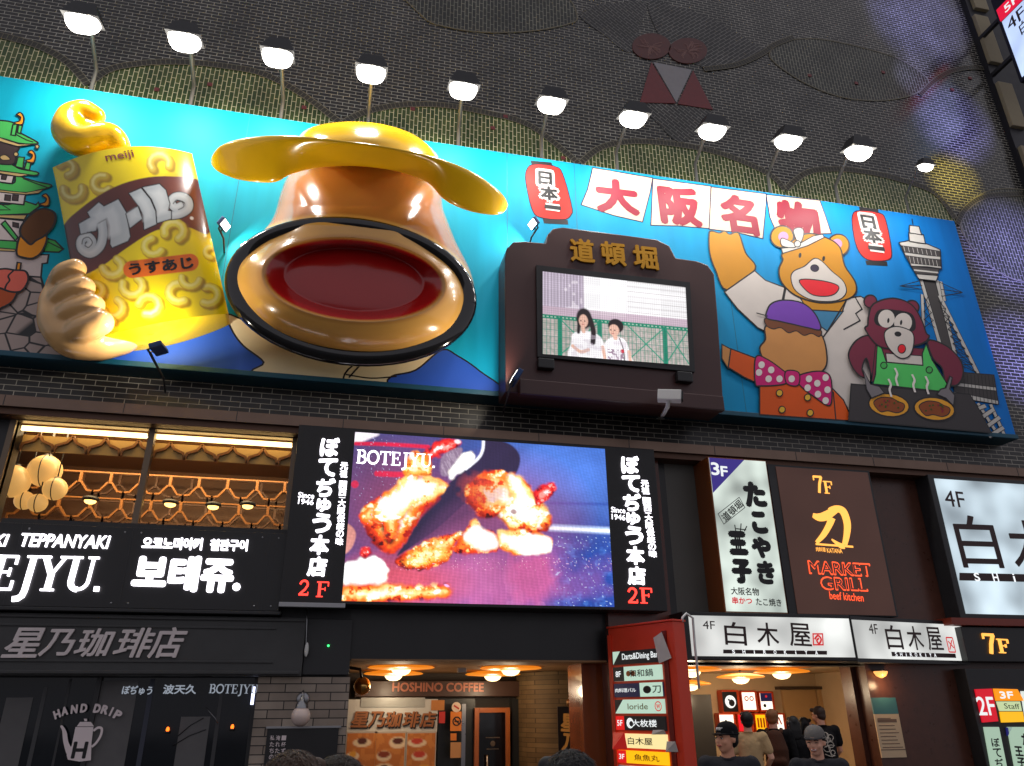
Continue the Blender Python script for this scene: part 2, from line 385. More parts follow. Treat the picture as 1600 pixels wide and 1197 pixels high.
def painted_grid(name, nu, nv, posf, paintf, material, parent, smooth=True):
    """a sheet of nu x nv points at posf(u, v) coloured by paintf(list of (u, v))"""
    U, V = np.meshgrid(np.linspace(0, 1, nu), np.linspace(0, 1, nv)); U = U.ravel(); V = V.ravel()
    o0 = Vector((0, 0, 0)); q = parent
    while q is not None: o0 += ORG.get(q.name, Vector((0, 0, 0))); q = q.parent
    P = [posf(u, v) for u, v in zip(U, V)]
    F = [(j*nu+i, j*nu+nu+i, j*nu+nu+i+1, j*nu+i+1) for j in range(nv-1) for i in range(nu-1)]
    me = bpy.data.meshes.new(name); me.from_pydata([p-o0 for p in P], [], F); me.materials.append(material)
    C = paintf(U, V, P)
    at_ = me.color_attributes.new('paint', 'FLOAT_COLOR', 'POINT')
    at_.data.foreach_set('color', np.concatenate([C, np.ones((len(C), 1))], 1).astype(np.float32).ravel())
    me.polygons.foreach_set('use_smooth', [smooth]*len(F)); me.update()
    return link(name, me, parent)
def crumple(o, amp=.006, sc=9):
    """soft cloth folds"""
    from mathutils import noise
    for v in o.data.vertices:
        q = v.co; d = noise.noise((q.x*sc*1.6+q.z*3, q.y*sc*1.6, q.z*sc*.9))+.5*noise.noise((q.x*sc*3+7, q.y*sc*3, q.z*sc*2.6)); v.co = q+v.normal*(amp*(abs(d)*1.6-.5))
    return o
def fuse(mb, name, material, parent, voxel=.02, smooth=6, extra=None):
    """one continuous surface out of overlapping shapes"""
    o = mb.build(name, parent); me = o.data
    r = o.modifiers.new('fuse', 'REMESH'); r.mode = 'VOXEL'; r.voxel_size = voxel; r.use_smooth_shade = True
    s = o.modifiers.new('smooth', 'SMOOTH'); s.factor = .5; s.iterations = smooth
    bpy.context.view_layer.update()
    dg = bpy.context.evaluated_depsgraph_get(); m2 = bpy.data.meshes.new_from_object(o.evaluated_get(dg)); o.modifiers.clear(); o.data = m2
    bpy.data.meshes.remove(me); m2.name = name; m2.materials.clear(); m2.materials.append(material)
    m2.polygons.foreach_set('material_index', [0]*len(m2.polygons)); m2.polygons.foreach_set('use_smooth', [True]*len(m2.polygons))
    return o

def pbox(mb, px0, py0, px1, py1, Y0, Y1, m):
    """a box whose front face (at y=Y0) fills that picture rectangle, reaching back to Y1"""
    a, b, c, d = wb(px0, py0, px1, py1, Y0); return mb.box(a, b, Y0, Y1, c, d, m)
def zat(px, py, Y): return at(px, py, Y).z
def xat(px, py, Y): return at(px, py, Y).x
def one(name, parent, f, bevel=0, label=None):
    mb = MB(); f(mb); o = mb.build(name, parent, bevel)
    if label: o['label'] = label
    return o
def bx(name, parent, px0, py0, px1, py1, Y0, Y1, m, bevel=0):
    return one(name, parent, lambda mb: pbox(mb, px0, py0, px1, py1, Y0, Y1, m), bevel)
def wx(name, parent, x0, x1, y0, y1, z0, z1, m, bevel=0):
    return one(name, parent, lambda mb: mb.box(x0, x1, y0, y1, z0, z1, m), bevel)
# ================================================================ materials of the place
INK = mat('ink black', (16, 14, 18), .45, var=0)
BLACK = mat('black panel', (24, 23, 25), .35, var=.4, vs=2.2, bump=.06, bs=5)
DARK = mat('dark painted metal', (40, 40, 42), .45, var=.2, vs=4)
CHAR = mat('charcoal fascia paint', (62, 62, 62), .5, var=.35, vs=2.4, bump=.08, bs=9)
STEEL = mat('brushed steel', (150, 150, 152), .3, 1, var=.1)
BRONZE = mat('bronze cornice', (120, 100, 88), .32, .85, var=.25, vs=2.2, bump=.1, bs=6)
MARBLE = mat('red brown marble', (92, 44, 32), .22, var=.45, vs=5)
MARBLE2 = mat('dark brown marble', (84, 50, 38), .3, var=.35, vs=9)
CREAMW = mat('cream wall', (206, 178, 140), .7, var=.08)
WOOD = mat('lattice wood', (150, 98, 48), .45, var=.25, vs=8)
WHITE = mat('white paint', (225, 224, 220), .45, var=.04)
GREYP = mat('grey panel', (92, 90, 84), .5, var=.15, vs=2)
GLASS = bpy.data.materials.new('window glass'); GLASS.use_nodes = True
_b = GLASS.node_tree.nodes['Principled BSDF']; _b.inputs['Roughness'].default_value = .03; _b.inputs['Transmission Weight'].default_value = 1; _b.inputs['IOR'].default_value = 1.1; _b.inputs['Base Color'].default_value = (.9, .92, .92, 1)
T_DARK = brick('dark wall tile', (36, 35, 35), (54, 52, 50), (186, 181, 168), .235, .082, .012, 0, .2)
T_VERT = brick('upright wall tile', (40, 42, 38), (54, 56, 48), (168, 164, 146), .235, .082, .011, 90)
T_GREEN = brick('green glazed tile', (52, 74, 30), (78, 92, 44), (240, 228, 180), .235, .082, .012, 90, .25)
T_DIAG = brick('slanting wall tile', (42, 41, 41), (56, 54, 52), (150, 146, 138), .235, .082, .011, 40)
T_DIAG2 = brick('other slanting wall tile', (42, 41, 41), (56, 54, 52), (150, 146, 138), .235, .082, .011, -42)
T_BAND = brick('dark long brick', (34, 32, 31), (48, 45, 42), (176, 170, 156), .31, .092, .012)
T_STONE = brick('grey stone brick', (146, 131, 118), (172, 157, 142), (52, 48, 46), .42, .112, .014, rough=.75)
T_TAN = brick('tan entrance brick', (104, 84, 56), (126, 103, 70), (70, 56, 40), .3, .085, .01, rough=.7)
MORTAR = mat('pale mortar', (128, 122, 106), .8, var=.1)
MAROON = mat('maroon tile', (120, 48, 50), .35, var=.2, vs=9)
PALET = mat('pale tile', (150, 146, 148), .35, var=.15, vs=9)

ground = one('pavement', None, lambda mb: mb.box(-60, 60, -60, 30, -.2, 0, brick('paving stones', (96, 92, 88), (110, 106, 100), (60, 58, 56), .6, .6, .012)))
ground['kind'] = 'structure'
# ================================================================ the building
B = thing('commercial_building', 'tall dark brick building with shops below and a long billboard across it', 'building', (0, 0, 0))
ZB = zat(0, 616, -.35); ZB0 = zat(0, 633, -.35)          # cornice
wx('brick_wall', B, -14, 26, 0, .3, ZB, 28, T_DARK)
def panel_top(x): return 118+.1497*x
def region(name, pts, m, Y=-.012, smooth=True, edge=None, closed=True, ew=.1):
    p2 = catmull(pts, 5) if smooth else pts
    mb = MB(); mb.prism([at(p[0], p[1], Y) for p in p2], Y, -.001, m); return mb.build(name, B)
def arch(curve, low=None):
    """upright tiles below a curved course of headers"""
    c2 = [(p[0], p[1]) for p in catmull(curve, 6, False)]
    poly = c2+[(c2[-1][0]+14, panel_top(c2[-1][0])+90), (c2[0][0]-2, panel_top(c2[0][0])+90)]
    mb = MB(); mb.prism([at(x, y, -.012) for x, y in poly], -.012, -.001, T_GREEN); o = mb.build('tile_field', B)
    course(c2)
def course(c2, wd=.13, two=True):
    mb = MB(); P = [at(x, y, -.024) for x, y in c2]; mb.ribbon(P, wd, mat('header tile', (50, 47, 40), .3), y1=-.001)
    if two:
        off = []
        for i, p in enumerate(P):
            t = (P[min(i+1, len(P)-1)]-P[max(i-1, 0)]).normalized(); off.append(Vector((-t.z, 0, t.x)))
        for sgn in (-1, 1): mb.ribbon([p+n_*(sgn*wd/2)+Vector((0, -.004, 0)) for p, n_ in zip(P, off)], .014, MORTAR)
        acc = 0
        for i in range(len(P)-1):
            L_ = (P[i+1]-P[i]).length; t = (P[i+1]-P[i]).normalized(); n_ = Vector((-t.z, 0, t.x)); k = 0
            while acc < L_:
                q = P[i]+t*acc+Vector((0, -.0055, 0)); mb.ribbon([q-n_*wd*.5, q+n_*wd*.5], .012, MORTAR); acc += .085
            acc -= L_
    mb.build('tile_course', B)
arch([(-60, 42), (0, 55), (60, 72), (105, 97), (137, 132)])
arch([(147, 124), (175, 107), (230, 98), (290, 97), (350, 103), (410, 115), (470, 146), (532, 192)])
arch([(536, 192), (570, 175), (625, 164), (690, 164), (760, 176), (830, 197), (905, 256)])
arch([(908, 254), (940, 230), (990, 221), (1060, 226), (1130, 241), (1200, 271), (1226, 296)])
arch([(1228, 295), (1260, 270), (1300, 264), (1350, 268), (1400, 279), (1460, 301), (1492, 342)])
def lens(pts, m, wd=.045):
    region('tile_field', pts, m); c = [(p[0], p[1]) for p in catmull(pts, 6)]
    mb = MB(); mb.ribbon([at(x, y, -.02) for x, y in c], wd, MORTAR, True, y1=-.001); mb.build('tile_course', B)
lens([(630, -30), (660, 25), (700, 42), (760, 50), (830, 48), (885, 38), (902, 26), (880, -10), (800, -40)], T_VERT, .03)
region('tile_field', [(905, 24), (935, 8), (970, 4), (1010, 4), (1000, 40), (985, 82), (945, 55)], T_DIAG)
region('tile_field', [(1012, 4), (1050, 8), (1110, 28), (1180, 68), (1196, 84), (1150, 99), (1100, 105), (1040, 70)], T_DIAG2, -.014)
region('tile_field', [(1000, 160), (1060, 165), (1112, 170), (1095, 200), (1062, 222), (1030, 195)], T_DIAG)
lens([(1203, 88), (1225, 66), (1270, 60), (1330, 70), (1400, 90), (1440, 114), (1450, 132), (1420, 150), (1370, 157), (1310, 150), (1250, 125)], T_VERT, .03)
lens([(1500, 340), (1540, 300), (1600, 296), (1680, 310), (1700, 420), (1600, 440), (1530, 400)], T_VERT, .03)
for c in ([(1100, 108), (1150, 101), (1190, 84), (1210, 70), (1240, 58)], [(1438, 148), (1462, 125), (1490, 110), (1530, 106), (1600, 118)], [(1496, 350), (1510, 325), (1540, 307), (1600, 303)]):
    course([(p[0], p[1]) for p in catmull(c, 6, False)], .12)
# three joined triangles and two round crowns in coloured tile
for pts, m, nm in (([(1018, 97), (1000, 160), (1056, 161)], MAROON, 'red_triangle'), ([(1021, 97), (1081, 109), (1057, 160)], PALET, 'pale_triangle'), ([(1083, 110), (1114, 171), (1059, 162)], MAROON, 'red_triangle')):
    region(nm, pts, m, -.03, False)
BRN = mat('brown mosaic', (96, 52, 48), .4, var=.3, vs=12)
for cx, cy in ((1018, 72), (1075, 79)):
    pts = [(cx+30*math.cos(t*.4488), cy+20*math.sin(t*.4488)) for t in range(14)]
    region('round_mosaic', pts, BRN, -.03); mb = MB()
    for k in range(22):
        a = random.random()*6.28; r0 = random.random()*12; p = [(cx+r0*math.cos(a), cy+r0*.7*math.sin(a))]
        for j in range(3): a += random.uniform(-.7, .7); p.append((p[-1][0]+5*math.cos(a), p[-1][1]+3.6*math.sin(a)))
        p = [q for q in p if ((q[0]-cx)/28)**2+((q[1]-cy)/18)**2 < 1]
        if len(p) > 1: mb.ribbon([at(x, y, -.034-.0002*k) for x, y in p], .022, mat('mosaic joint', (140, 104, 98), .7))
    mb.build('mosaic_joint', B)
# single russet tiles
for x, y in ((245, 140), (475, 168), (328, 132), (645, 170), (790, 182), (880, 247), (770, 200), (1265, 118), (1380, 113), (1488, 140), (1338, 130), (1516, 122)):
    q = at(x, y, -.02); wx('russet_tile', B, q.x-.045, q.x+.045, -.03, -.002, q.z-.04, q.z+.04, MAROON)
# right-hand end: dark flank with pale blocks
for y0, y1, x in ((-60, 12, 1530), (28, 96, 1553), (132, 196, 1588), (232, 300, 1625)):
    q0 = at(x, y1, -.25); q1 = at(x, y0, -.25); wx('stone_block', B, q0.x-.1, q0.x+.35, -.25, 0, q0.z, q1.z, mat('beige stone', (150, 138, 112), .7), .02)
q = at(1562, 60, -.15); wx('dark_pilaster', B, q.x-.75, q.x+1.2, -.15, 0, 9, 28, mat('dark flank', (28, 27, 34), .5))
# brick band under the billboard, cornice
wx('brick_band', B, -14, 26, -.03, .28, ZB, zat(0, 540, 0), T_BAND)
mb = MB(); mb.box(-14, 26, -.35, .1, ZB0, ZB, BRONZE)
mb.box(-14, 26, -.28, .1, ZB0-.10, ZB0-.002, mat('brown soffit', (96, 66, 50), .5, .3))
for i in range(24):
    x = -13+i*1.62; mb.box(x, x+.012, -.353, -.3, ZB0+.005, ZB-.005, DARK)
mb.build('cornice', B)
# shop-front backing (with openings), columns
ZW1 = ZB0-.112; ZW0 = zat(200, 826, 0); XW0, XW1 = xat(6, 740, 0), xat(452, 740, 0)
ZF0 = zat(200, 1058, 0)
mb = MB()
mb.box(-14, XW0, 0, .3, 0, ZB0-.1, DARK)                                 # left of the window
mb.box(XW0, xat(545, 1000, 0), 0, .3, ZF0, ZW0, DARK)                    # between window and shop glass
mb.box(XW1, xat(552, 800, 0), 0, .3, ZW0, ZB0-.1, MARBLE2)
mb.box(xat(545, 1000, 0), xat(1045, 800, 0), 0.02, .3, zat(750, 1033, 0), ZB0-.1, BLACK)
mb.box(xat(1045, 800, 0), xat(1345, 1000, 0), .02, .3, zat(1200, 1040, 0), ZB0-.1, GREYP)
mb.box(xat(1345, 1000, 0), 26, .02, .3, 0, ZB0-.1, MARBLE2)
mb.build('front_wall', B)
wx('marble_column', B, xat(952, 1000, -.12), xat(1052, 1000, -.12), -.12, .3, 0, ZB0-.1, MARBLE)
# restaurant window: room behind, lit
zc = ZW1; R = 3.2
wx('room_back', B, XW0-1.5, XW1+1.5, R, R+.1, ZW0-1.2, zc+.6, mat('room wall', (96, 62, 36), .6, var=.3, vs=3))
wx('room_ceiling', B, XW0-1.5, XW1+1.5, .3, R, zc+.25, zc+.35, mat('room ceiling', (150, 112, 70), .6))
wx('room_floor', B, XW0-1.5, XW1+1.5, .3, R, ZW0-1.3, ZW0-1.2, mat('room floor', (70, 46, 30), .5))
W = bx('restaurant_window', B, 0, 820, 455, 828, -.06, .1, DARK)
def wbar(x0, x1): return lambda mb: mb.box(x0, x1, -.05, .08, ZW0, ZW1, mat('window bar', (112, 96, 80), .35, .5))
one('mullion', W, wbar(xat(219, 745, -.05), xat(229, 745, -.05))); one('frame_side', W, wbar(XW0-.08, XW0)); one('frame_side', W, wbar(XW1, XW1+.09))
wx('frame_top', W, XW0-.08, XW1+.09, -.05, .08, ZW1, ZW1+.12, mat('window bar', (112, 96, 80)))
wx('glass_pane', W, XW0, XW1, .06, .068, ZW0, ZW1, GLASS)
STRIP = glow('warm light strip', (255, 214, 140), 5)
mb = MB(); zz = ZW1-.02
mb.box(XW0+.02, xat(216, 745, .1), .12, .17, zz-.07, zz, STRIP); mb.box(xat(232, 745, .1), XW1-.02, .12, .17, zz-.07, zz, STRIP); mb.build('light_strip', W)
# fretwork: a pale frieze, then rows of Y shaped bars
CREAMF = mat('cream fretwork', (214, 176, 110), .5, var=.1)
mb = MB(); x = XW0
zf = ZW1-.10; mb.box(XW0, XW1, .32, .36, zf-.25, zf, CREAMF)
while x < XW1:
    for s in (-1, 1):
        mb.ribbon([Vector((x+s*.0, .26, zf-.27)), Vector((x+s*.03, .26, zf-.16)), Vector((x+s*.17, .26, zf-.1)), Vector((x+s*.235, .26, zf))], .04, WOOD, y1=.31)
    x += .47
mb.build('frieze', W)
def lattice(Y, z_top, z_bot, rowh, sp, bw, m, name):
    mb = MB(); r = 0; z = z_top
    while z > z_bot:
        x = XW0-.4+(sp/2 if r % 2 else 0)
        while x < XW1+.4:
            jx = random.uniform(-.01, .01)
            mb.ribbon([Vector((x+jx, Y, z)), Vector((x+jx, Y, z-rowh*.42))], bw*1.5, m, y1=Y+.05)
            for s in (-1, 1):
                mb.ribbon([Vector((x+s*.03, Y-.002, z-rowh*.38)), Vector((x+s*sp*.3, Y-.002, z-rowh*.72)), Vector((x+s*sp*.5, Y-.002, z-rowh*.74)), Vector((x+s*sp*.5, Y-.002, z-rowh))], bw, m, y1=Y+.04)
            x += sp
        mb.box(XW0-.4, XW1+.4, Y+.003, Y+.03, z-.012, z+.012, m)
        z -= rowh; r += 1
    return mb.build(name, W)
lattice(1.5, ZW1-.3, ZW0-.6, .44, .47, .03, WOOD, 'lattice_screen')
lattice(2.7, ZW1-.0, ZW0-.6, .5, .62, .03, mat('dark lattice', (96, 58, 30), .5), 'lattice_screen')
def chairish(x):
    pass
# room lamps
GLOBE = glow('warm glass globe', (255, 190, 104), .55, base=(255, 220, 160))
ch = thing('globe_chandelier', 'cluster of warm glowing glass globes hanging behind the restaurant window', 'chandelier', at(62, 740, .8))
for k, (x, y, r) in enumerate(((20, 752, 21), (70, 736, 21), (86, 764, 15), (38, 782, 12), (59, 786, 12))):
    Yg = .8+.12*(k % 2); c = at(x, y, Yg); rr = r*(c-CAMP).length/FPX
    g = one('globe', ch, lambda mb: mb.ball(c, rr, GLOBE, 24, 14))
    def cage(mb):
        mb.lathe(c, [(rr*.3, rr*.96), (rr*.25, rr*1.06), (0, rr*1.06)], DARK, 12)
        mb.tube([c+Vector((0, -rr*1.02*math.cos(a), rr*1.02*math.sin(a))) for a in [i*.3-1.5 for i in range(11)]], .008, DARK, 6)
        mb.tube([c+Vector((0, 0, rr)), Vector((c.x, c.y, zc+.2))], .01, DARK, 6)
    one('wire_cage', g, cage)
DOWN = glow('warm bulb', (255, 200, 110), 4)
for k, (x, y, wrd) in enumerate(((141, 783, 'beside the chandelier'), (266, 788, 'just right of the window bar'), (333, 792, 'second from the right'), (387, 791, 'nearest the right jamb'))):
    c = at(x, y, 1.2); t = thing('downlight', 'small warm ceiling spot behind the restaurant window, '+wrd, 'ceiling light', c, 'warm spots behind the restaurant window')
    one('bulb', t, lambda mb: mb.ball(c, (.09, .09, .05), DOWN)); one('rim', t, lambda mb: mb.lathe(c, [(.1, .0), (.13, .02), (.12, .06), (.02, .09), (.0, .1)], DARK))
lamp('room_light', 'AREA', ((XW0+XW1)/2, 1.0, zc+.2), ((XW0+XW1)/2, 1.8, ZW0-1), 200, (1, .7, .36), 4, .8)
# ================================================================ the long billboard
YB = -.45
def rampmat(name, cols, x0, x1, rough=.6):
    m = bpy.data.materials.new(name); m.use_nodes = True; nt = m.node_tree; N = nt.nodes; L = nt.links; b = N['Principled BSDF']; b.inputs['Roughness'].default_value = rough; b.inputs['Specular IOR Level'].default_value = .25
    g = N.new('ShaderNodeNewGeometry'); sp = N.new('ShaderNodeSeparateXYZ'); L.new(g.outputs['Position'], sp.inputs[0])
    mr = N.new('ShaderNodeMapRange'); mr.inputs['From Min'].default_value = x0; mr.inputs['From Max'].default_value = x1; L.new(sp.outputs['X'], mr.inputs['Value'])
    cr = N.new('ShaderNodeValToRGB'); L.new(mr.outputs['Result'], cr.inputs['Fac']); tn = N.new('ShaderNodeTexNoise'); tn.inputs['Scale'].default_value = 1; tn.inputs['Detail'].default_value = 6; mp = N.new('ShaderNodeMapping'); mp.inputs['Scale'].default_value = (2.6, 1, .35); L.new(g.outputs['Position'], mp.inputs['Vector']); L.new(mp.outputs[0], tn.inputs['Vector'])
    m2 = N.new('ShaderNodeMapRange'); m2.inputs['From Min'].default_value = .3; m2.inputs['From Max'].default_value = .7; m2.inputs['To Min'].default_value = .84; m2.inputs['To Max'].default_value = 1.04; L.new(tn.outputs['Fac'], m2.inputs['Value'])
    vm = N.new('ShaderNodeVectorMath'); vm.operation = 'SCALE'; L.new(cr.outputs['Color'], vm.inputs[0]); L.new(m2.outputs['Result'], vm.inputs['Scale']); L.new(vm.outputs[0], b.inputs['Base Color'])
    e = cr.color_ramp.elements; e[0].color = (*s2l(cols[0]), 1); e[1].color = (*s2l(cols[-1]), 1)
    for i, c in enumerate(cols[1:-1]): k = e.new((i+1)/(len(cols)-1)); k.color = (*s2l(c), 1)
    return m
XR = at(1490, 341, YB).x; ZT = at(700, 225, YB).z; ZP = at(800, 614, YB).z
SKY = rampmat('printed sky blue', [(0, 176, 204), (0, 176, 210), (0, 158, 214), (0, 120, 214)], -6, XR)
BB = thing('billboard', 'long sky blue picture billboard over the shops, printed with castle, animals and tower', 'billboard', (4, YB, ZP))
wx('panel', BB, -13, XR, YB, -.02, ZP, ZT, SKY, .012)
TEALE = mat('teal panel edge', (0, 74, 96), .5)
wx('bottom_rail', BB, -13, XR+.02, YB-.03, -.05, ZP-.09, ZP-.002, TEALE, .01)
seam = mat('panel seam', (0, 120, 150), .5)
for px in (350, 793, 905, 1135):
    x = xat(px, 420, YB); wx('panel_joint', BB, x-.006, x+.006, YB-.0012, YB-.0002, ZP, ZT, seam)
P = lambda n, c, r=.55: mat('print '+n, c, r, var=.1, vs=2.5, spec=.3)
GREEN, WALL, GOLD, EAVE = P('green', (74, 186, 90)), P('pale wall', (216, 200, 196)), P('orange', (240, 150, 30)), P('tan', (204, 172, 112))
DKW, CRM, CRIM, REDL = P('dark brown', (70, 54, 54)), P('cream', (226, 202, 178)), P('crimson', (146, 36, 56)), P('red', (232, 46, 38))
BEAR, PINK, COAT, TEAL = P('bear brown', (206, 140, 28)), P('pink', (240, 150, 190)), P('off white', (218, 208, 200)), P('teal', (62, 130, 170))
RED, PURP, TAN, ORG_ = P('bright red', (236, 34, 48)), P('purple', (122, 66, 180)), P('flesh tan', (214, 148, 84)), P('suit orange', (230, 92, 24))
MAG, DOT, MRN, APR = P('magenta', (214, 28, 120)), P('dot white', (240, 232, 226)), P('wine', (124, 44, 66)), P('apron green', (86, 208, 104))
GRID_, CAKE, SAUCE, GREYT = P('griddle', (66, 62, 64)), P('batter yellow', (240, 168, 50)), P('sauce', (150, 76, 36)), P('tower grey', (200, 196, 190))
SHAFT, BLUE, SCARF = P('tower dark', (74, 70, 70)), P('royal blue', (40, 86, 190)), P('scarf cream', (222, 208, 172))
# stone base material with crazy paving joints
STN = bpy.data.materials.new('print castle stones'); STN.use_nodes = True
_n = STN.node_tree; _bb = _n.nodes['Principled BSDF']; _g = _n.nodes.new('ShaderNodeNewGeometry'); _v = _n.nodes.new('ShaderNodeTexVoronoi'); _v.feature = 'DISTANCE_TO_EDGE'; _v.inputs['Scale'].default_value = 3.6
_mp = _n.nodes.new('ShaderNodeMapping'); _mp.inputs['Scale'].default_value = (1, 0, 1.15); _n.links.new(_g.outputs['Position'], _mp.inputs['Vector']); _n.links.new(_mp.outputs[0], _v.inputs['Vector'])
_r0 = _n.nodes.new('ShaderNodeValToRGB'); _r0.color_ramp.elements[0].position = .035; _r0.color_ramp.elements[0].color = (.01, .01, .012, 1); _r0.color_ramp.elements[1].position = .06; _r0.color_ramp.elements[1].color = (*s2l((176, 156, 148)), 1)
_n.links.new(_v.outputs['Distance'], _r0.inputs['Fac']); _n.links.new(_r0.outputs['Color'], _bb.inputs['Base Color']); _bb.inputs['Roughness'].default_value = .4

def art(ink=INK, k0=0): return Art(YB-.002, ink, k0)
# ---- castle
a = art()
a.shape([(-40, 480), (0, 470), (43, 432), (64, 433), (80, 490), (97, 557), (0, 549), (-40, 546)], STN, 2.5, False)
a.shape([(-30, 390), (28, 392), (60, 398), (76, 398), (74, 411), (66, 412), (64, 433), (38, 431), (0, 440), (-30, 440)], WALL, 2, False)
a.shape([(-10, 340), (37, 345), (33, 382), (-10, 378)], WALL, 2, False)
a.shape([(72, 372), (86, 376), (99, 389), (92, 394), (68, 393)], GREEN, 2, False); a.line([(75, 378), (97, 389)], 1.6)
a.shape([(-20, 374), (27, 377), (26, 390), (-20, 386)], GREEN, 2, False); a.shape([(-20, 386), (26, 390), (22, 393), (-20, 391)], EAVE, 1.2, False)
a.shape([(2, 350), (8, 345), (28, 371), (24, 376)], GREEN, 1.8, False)
a.shape([(20, 347), (29, 349), (29, 356), (20, 354)], DKW, 1.2, False)
a.shape([(-20, 318), (12, 320), (38, 314), (56, 320), (60, 316), (62, 322), (46, 334), (0, 336), (-20, 334)], GREEN, 2, False)
a.shape([(-20, 334), (0, 336), (42, 336), (38, 343), (0, 340), (-20, 339)], EAVE, 1.4, False)
a.line([(0, 318), (16, 328), (0, 328)], 1.6, smooth=False)
a.shape([(-20, 296), (40, 303), (37, 320), (-20, 314)], WALL, 2, False)
for x in (8, 20): a.shape([(x, 304), (x+9, 305), (x+8, 314), (x-1, 313)], DKW, 1.2, False)
a.shape([(-20, 282), (20, 287), (24, 272), (32, 276), (58, 284), (80, 289), (74, 294), (60, 297), (40, 301), (0, 297), (-20, 295)], GREEN, 2)
a.shape([(-20, 295), (0, 297), (40, 301), (68, 296), (60, 302), (38, 304), (0, 300), (-20, 299)], EAVE, 1.3, False)
a.line([(36, 279), (60, 288), (74, 293)], 1.6)
a.shape([(-20, 270), (22, 275), (19, 287), (-20, 282)], WALL, 2, False); a.shape([(3, 273), (11, 274), (9, 281), (2, 280)], DKW, 1.2, False)
a.shape([(-20, 252), (8, 257), (18, 257), (32, 264), (58, 269), (56, 274), (30, 271), (0, 267), (-20, 265)], GREEN, 2)
a.shape([(-20, 265), (0, 267), (45, 273), (30, 276), (0, 271), (-20, 270)], EAVE, 1.3, False)
a.shape([(-20, 215), (27, 228), (25, 240), (23, 254), (10, 257), (-20, 250)], DKW, 2)
a.shape([(0, 245), (8, 242), (16, 249), (4, 250)], EAVE, 1.2); a.oval(25, 241, 3.6, 3.2, EAVE, 1.4)
a.shape([(28, 245), (38, 246), (36, 263), (24, 260)], GREEN, 1.8, False); a.shape([(42, 251), (49, 252), (46, 266), (38, 264)], GREEN, 1.8, False)
a.shape([(-20, 186), (0, 188), (21, 192), (28, 205), (58, 222), (52, 225), (30, 224), (10, 218), (-20, 208)], GREEN, 2.2)
a.shape([(-20, 208), (8, 218), (30, 225), (50, 226), (28, 229), (6, 223), (-20, 214)], EAVE, 1.4, False)
a.line([(25, 210), (40, 218), (52, 222)], 1.6)
a.shape([(20, 195), (27, 194), (24, 212), (17, 211)], GREEN, 1.8, False); a.shape([(29, 196), (35, 196), (32, 209), (27, 207)], GREEN, 1.8, False)
for x, y in ((22, 192), (40, 251), (62, 319)):
    a.shape([(x, y), (x+8, y-3), (x+10, y-9), (x+4, y-13), (x+10, y-16), (x+15, y-9), (x+14, y+1), (x+8, y+3)], GOLD, 1.9)
a.oval(58, 229, 3, 3, EAVE, 1.4)
# ---- fried snack on its stick and a red dumpling in front of the castle
a.shape([(27, 410), (33, 411), (28, 445), (22, 444)], GOLD, 2, False)
a.shape([(-20, 440), (0, 442), (26, 450), (20, 470), (0, 482), (-20, 490)], P('burnt orange', (186, 82, 40)), 2.4)
a.shape([(-14, 425), (6, 420), (22, 422), (40, 424), (44, 438), (34, 454), (18, 456), (0, 450), (-14, 444)], P('coral', (236, 110, 92)), 2.6)
a.line([(21, 423), (13, 431), (15, 438), (10, 445), (7, 454)], 2.2)
a.shape([(30, 372), (40, 364), (72, 368), (66, 392), (52, 403), (36, 402), (26, 396)], GOLD, 2.4)
a.shape([(52, 332), (70, 326), (86, 334), (84, 352), (70, 368), (56, 376), (48, 382), (40, 376), (32, 366), (34, 352)], P('fried brown', (104, 62, 26)), 2.6)
a.build('castle_picture', BB)
# ---- plain blue and cream shapes along the foot of the panel
a = art()
a.shape([(114, 557), (150, 540), (240, 522), (266, 535), (310, 520), (356, 494), (420, 540), (560, 580), (548, 596), (118, 562)], BLUE, 2.6, False)
a.shape([(356, 492), (380, 500), (470, 540), (560, 560), (560, 590), (545, 596), (400, 583), (412, 566), (380, 540), (362, 515)], SCARF, 2.6)
a.shape([(540, 596), (560, 566), (620, 560), (690, 546), (670, 570), (620, 590), (626, 604)], SCARF, 2.6)
a.shape([(690, 547), (715, 556), (750, 580), (779, 612), (622, 603), (612, 588), (650, 578)], BLUE, 2.6)
a.line([(545, 590), (575, 560), (600, 558)], 2.4); a.line([(540, 585), (580, 591), (620, 588)], 2.2)
a.build('wave_picture', BB)
# ---- hanging cloths with big writing
a = art(P('navy ink', (30, 30, 70)))
a.shape([(926, 262), (1020, 278), (1016, 300), (1004, 347), (960, 337), (908, 320), (918, 296)], CRM, 1.6, False)
a.shape([(1020, 279), (1111, 291), (1111, 304), (1108, 357), (1060, 353), (1017, 352)], CRM, 1.6, False)
a.shape([(1111, 292), (1197, 303), (1197, 319), (1192, 373), (1150, 363), (1108, 358)], CRM, 1.6, False)
a.shape([(1197, 304), (1281, 313), (1290, 338), (1299, 365), (1250, 366), (1212, 360), (1203, 340)], CRM, 1.6, False)
for ch, cx, cy, wd, h in (('大', 964, 307, 68, 54), ('阪', 1062, 322, 66, 60), ('名', 1154, 335, 58, 60), ('物', 1248, 344, 68, 58)):
    a.k += 1; text(a, ch, (cx-wd/2, cy-4), (cx+wd/2, cy+4), h, a.step(), CRIM, .055); a.k += 3
a.build('cloth_picture', BB)
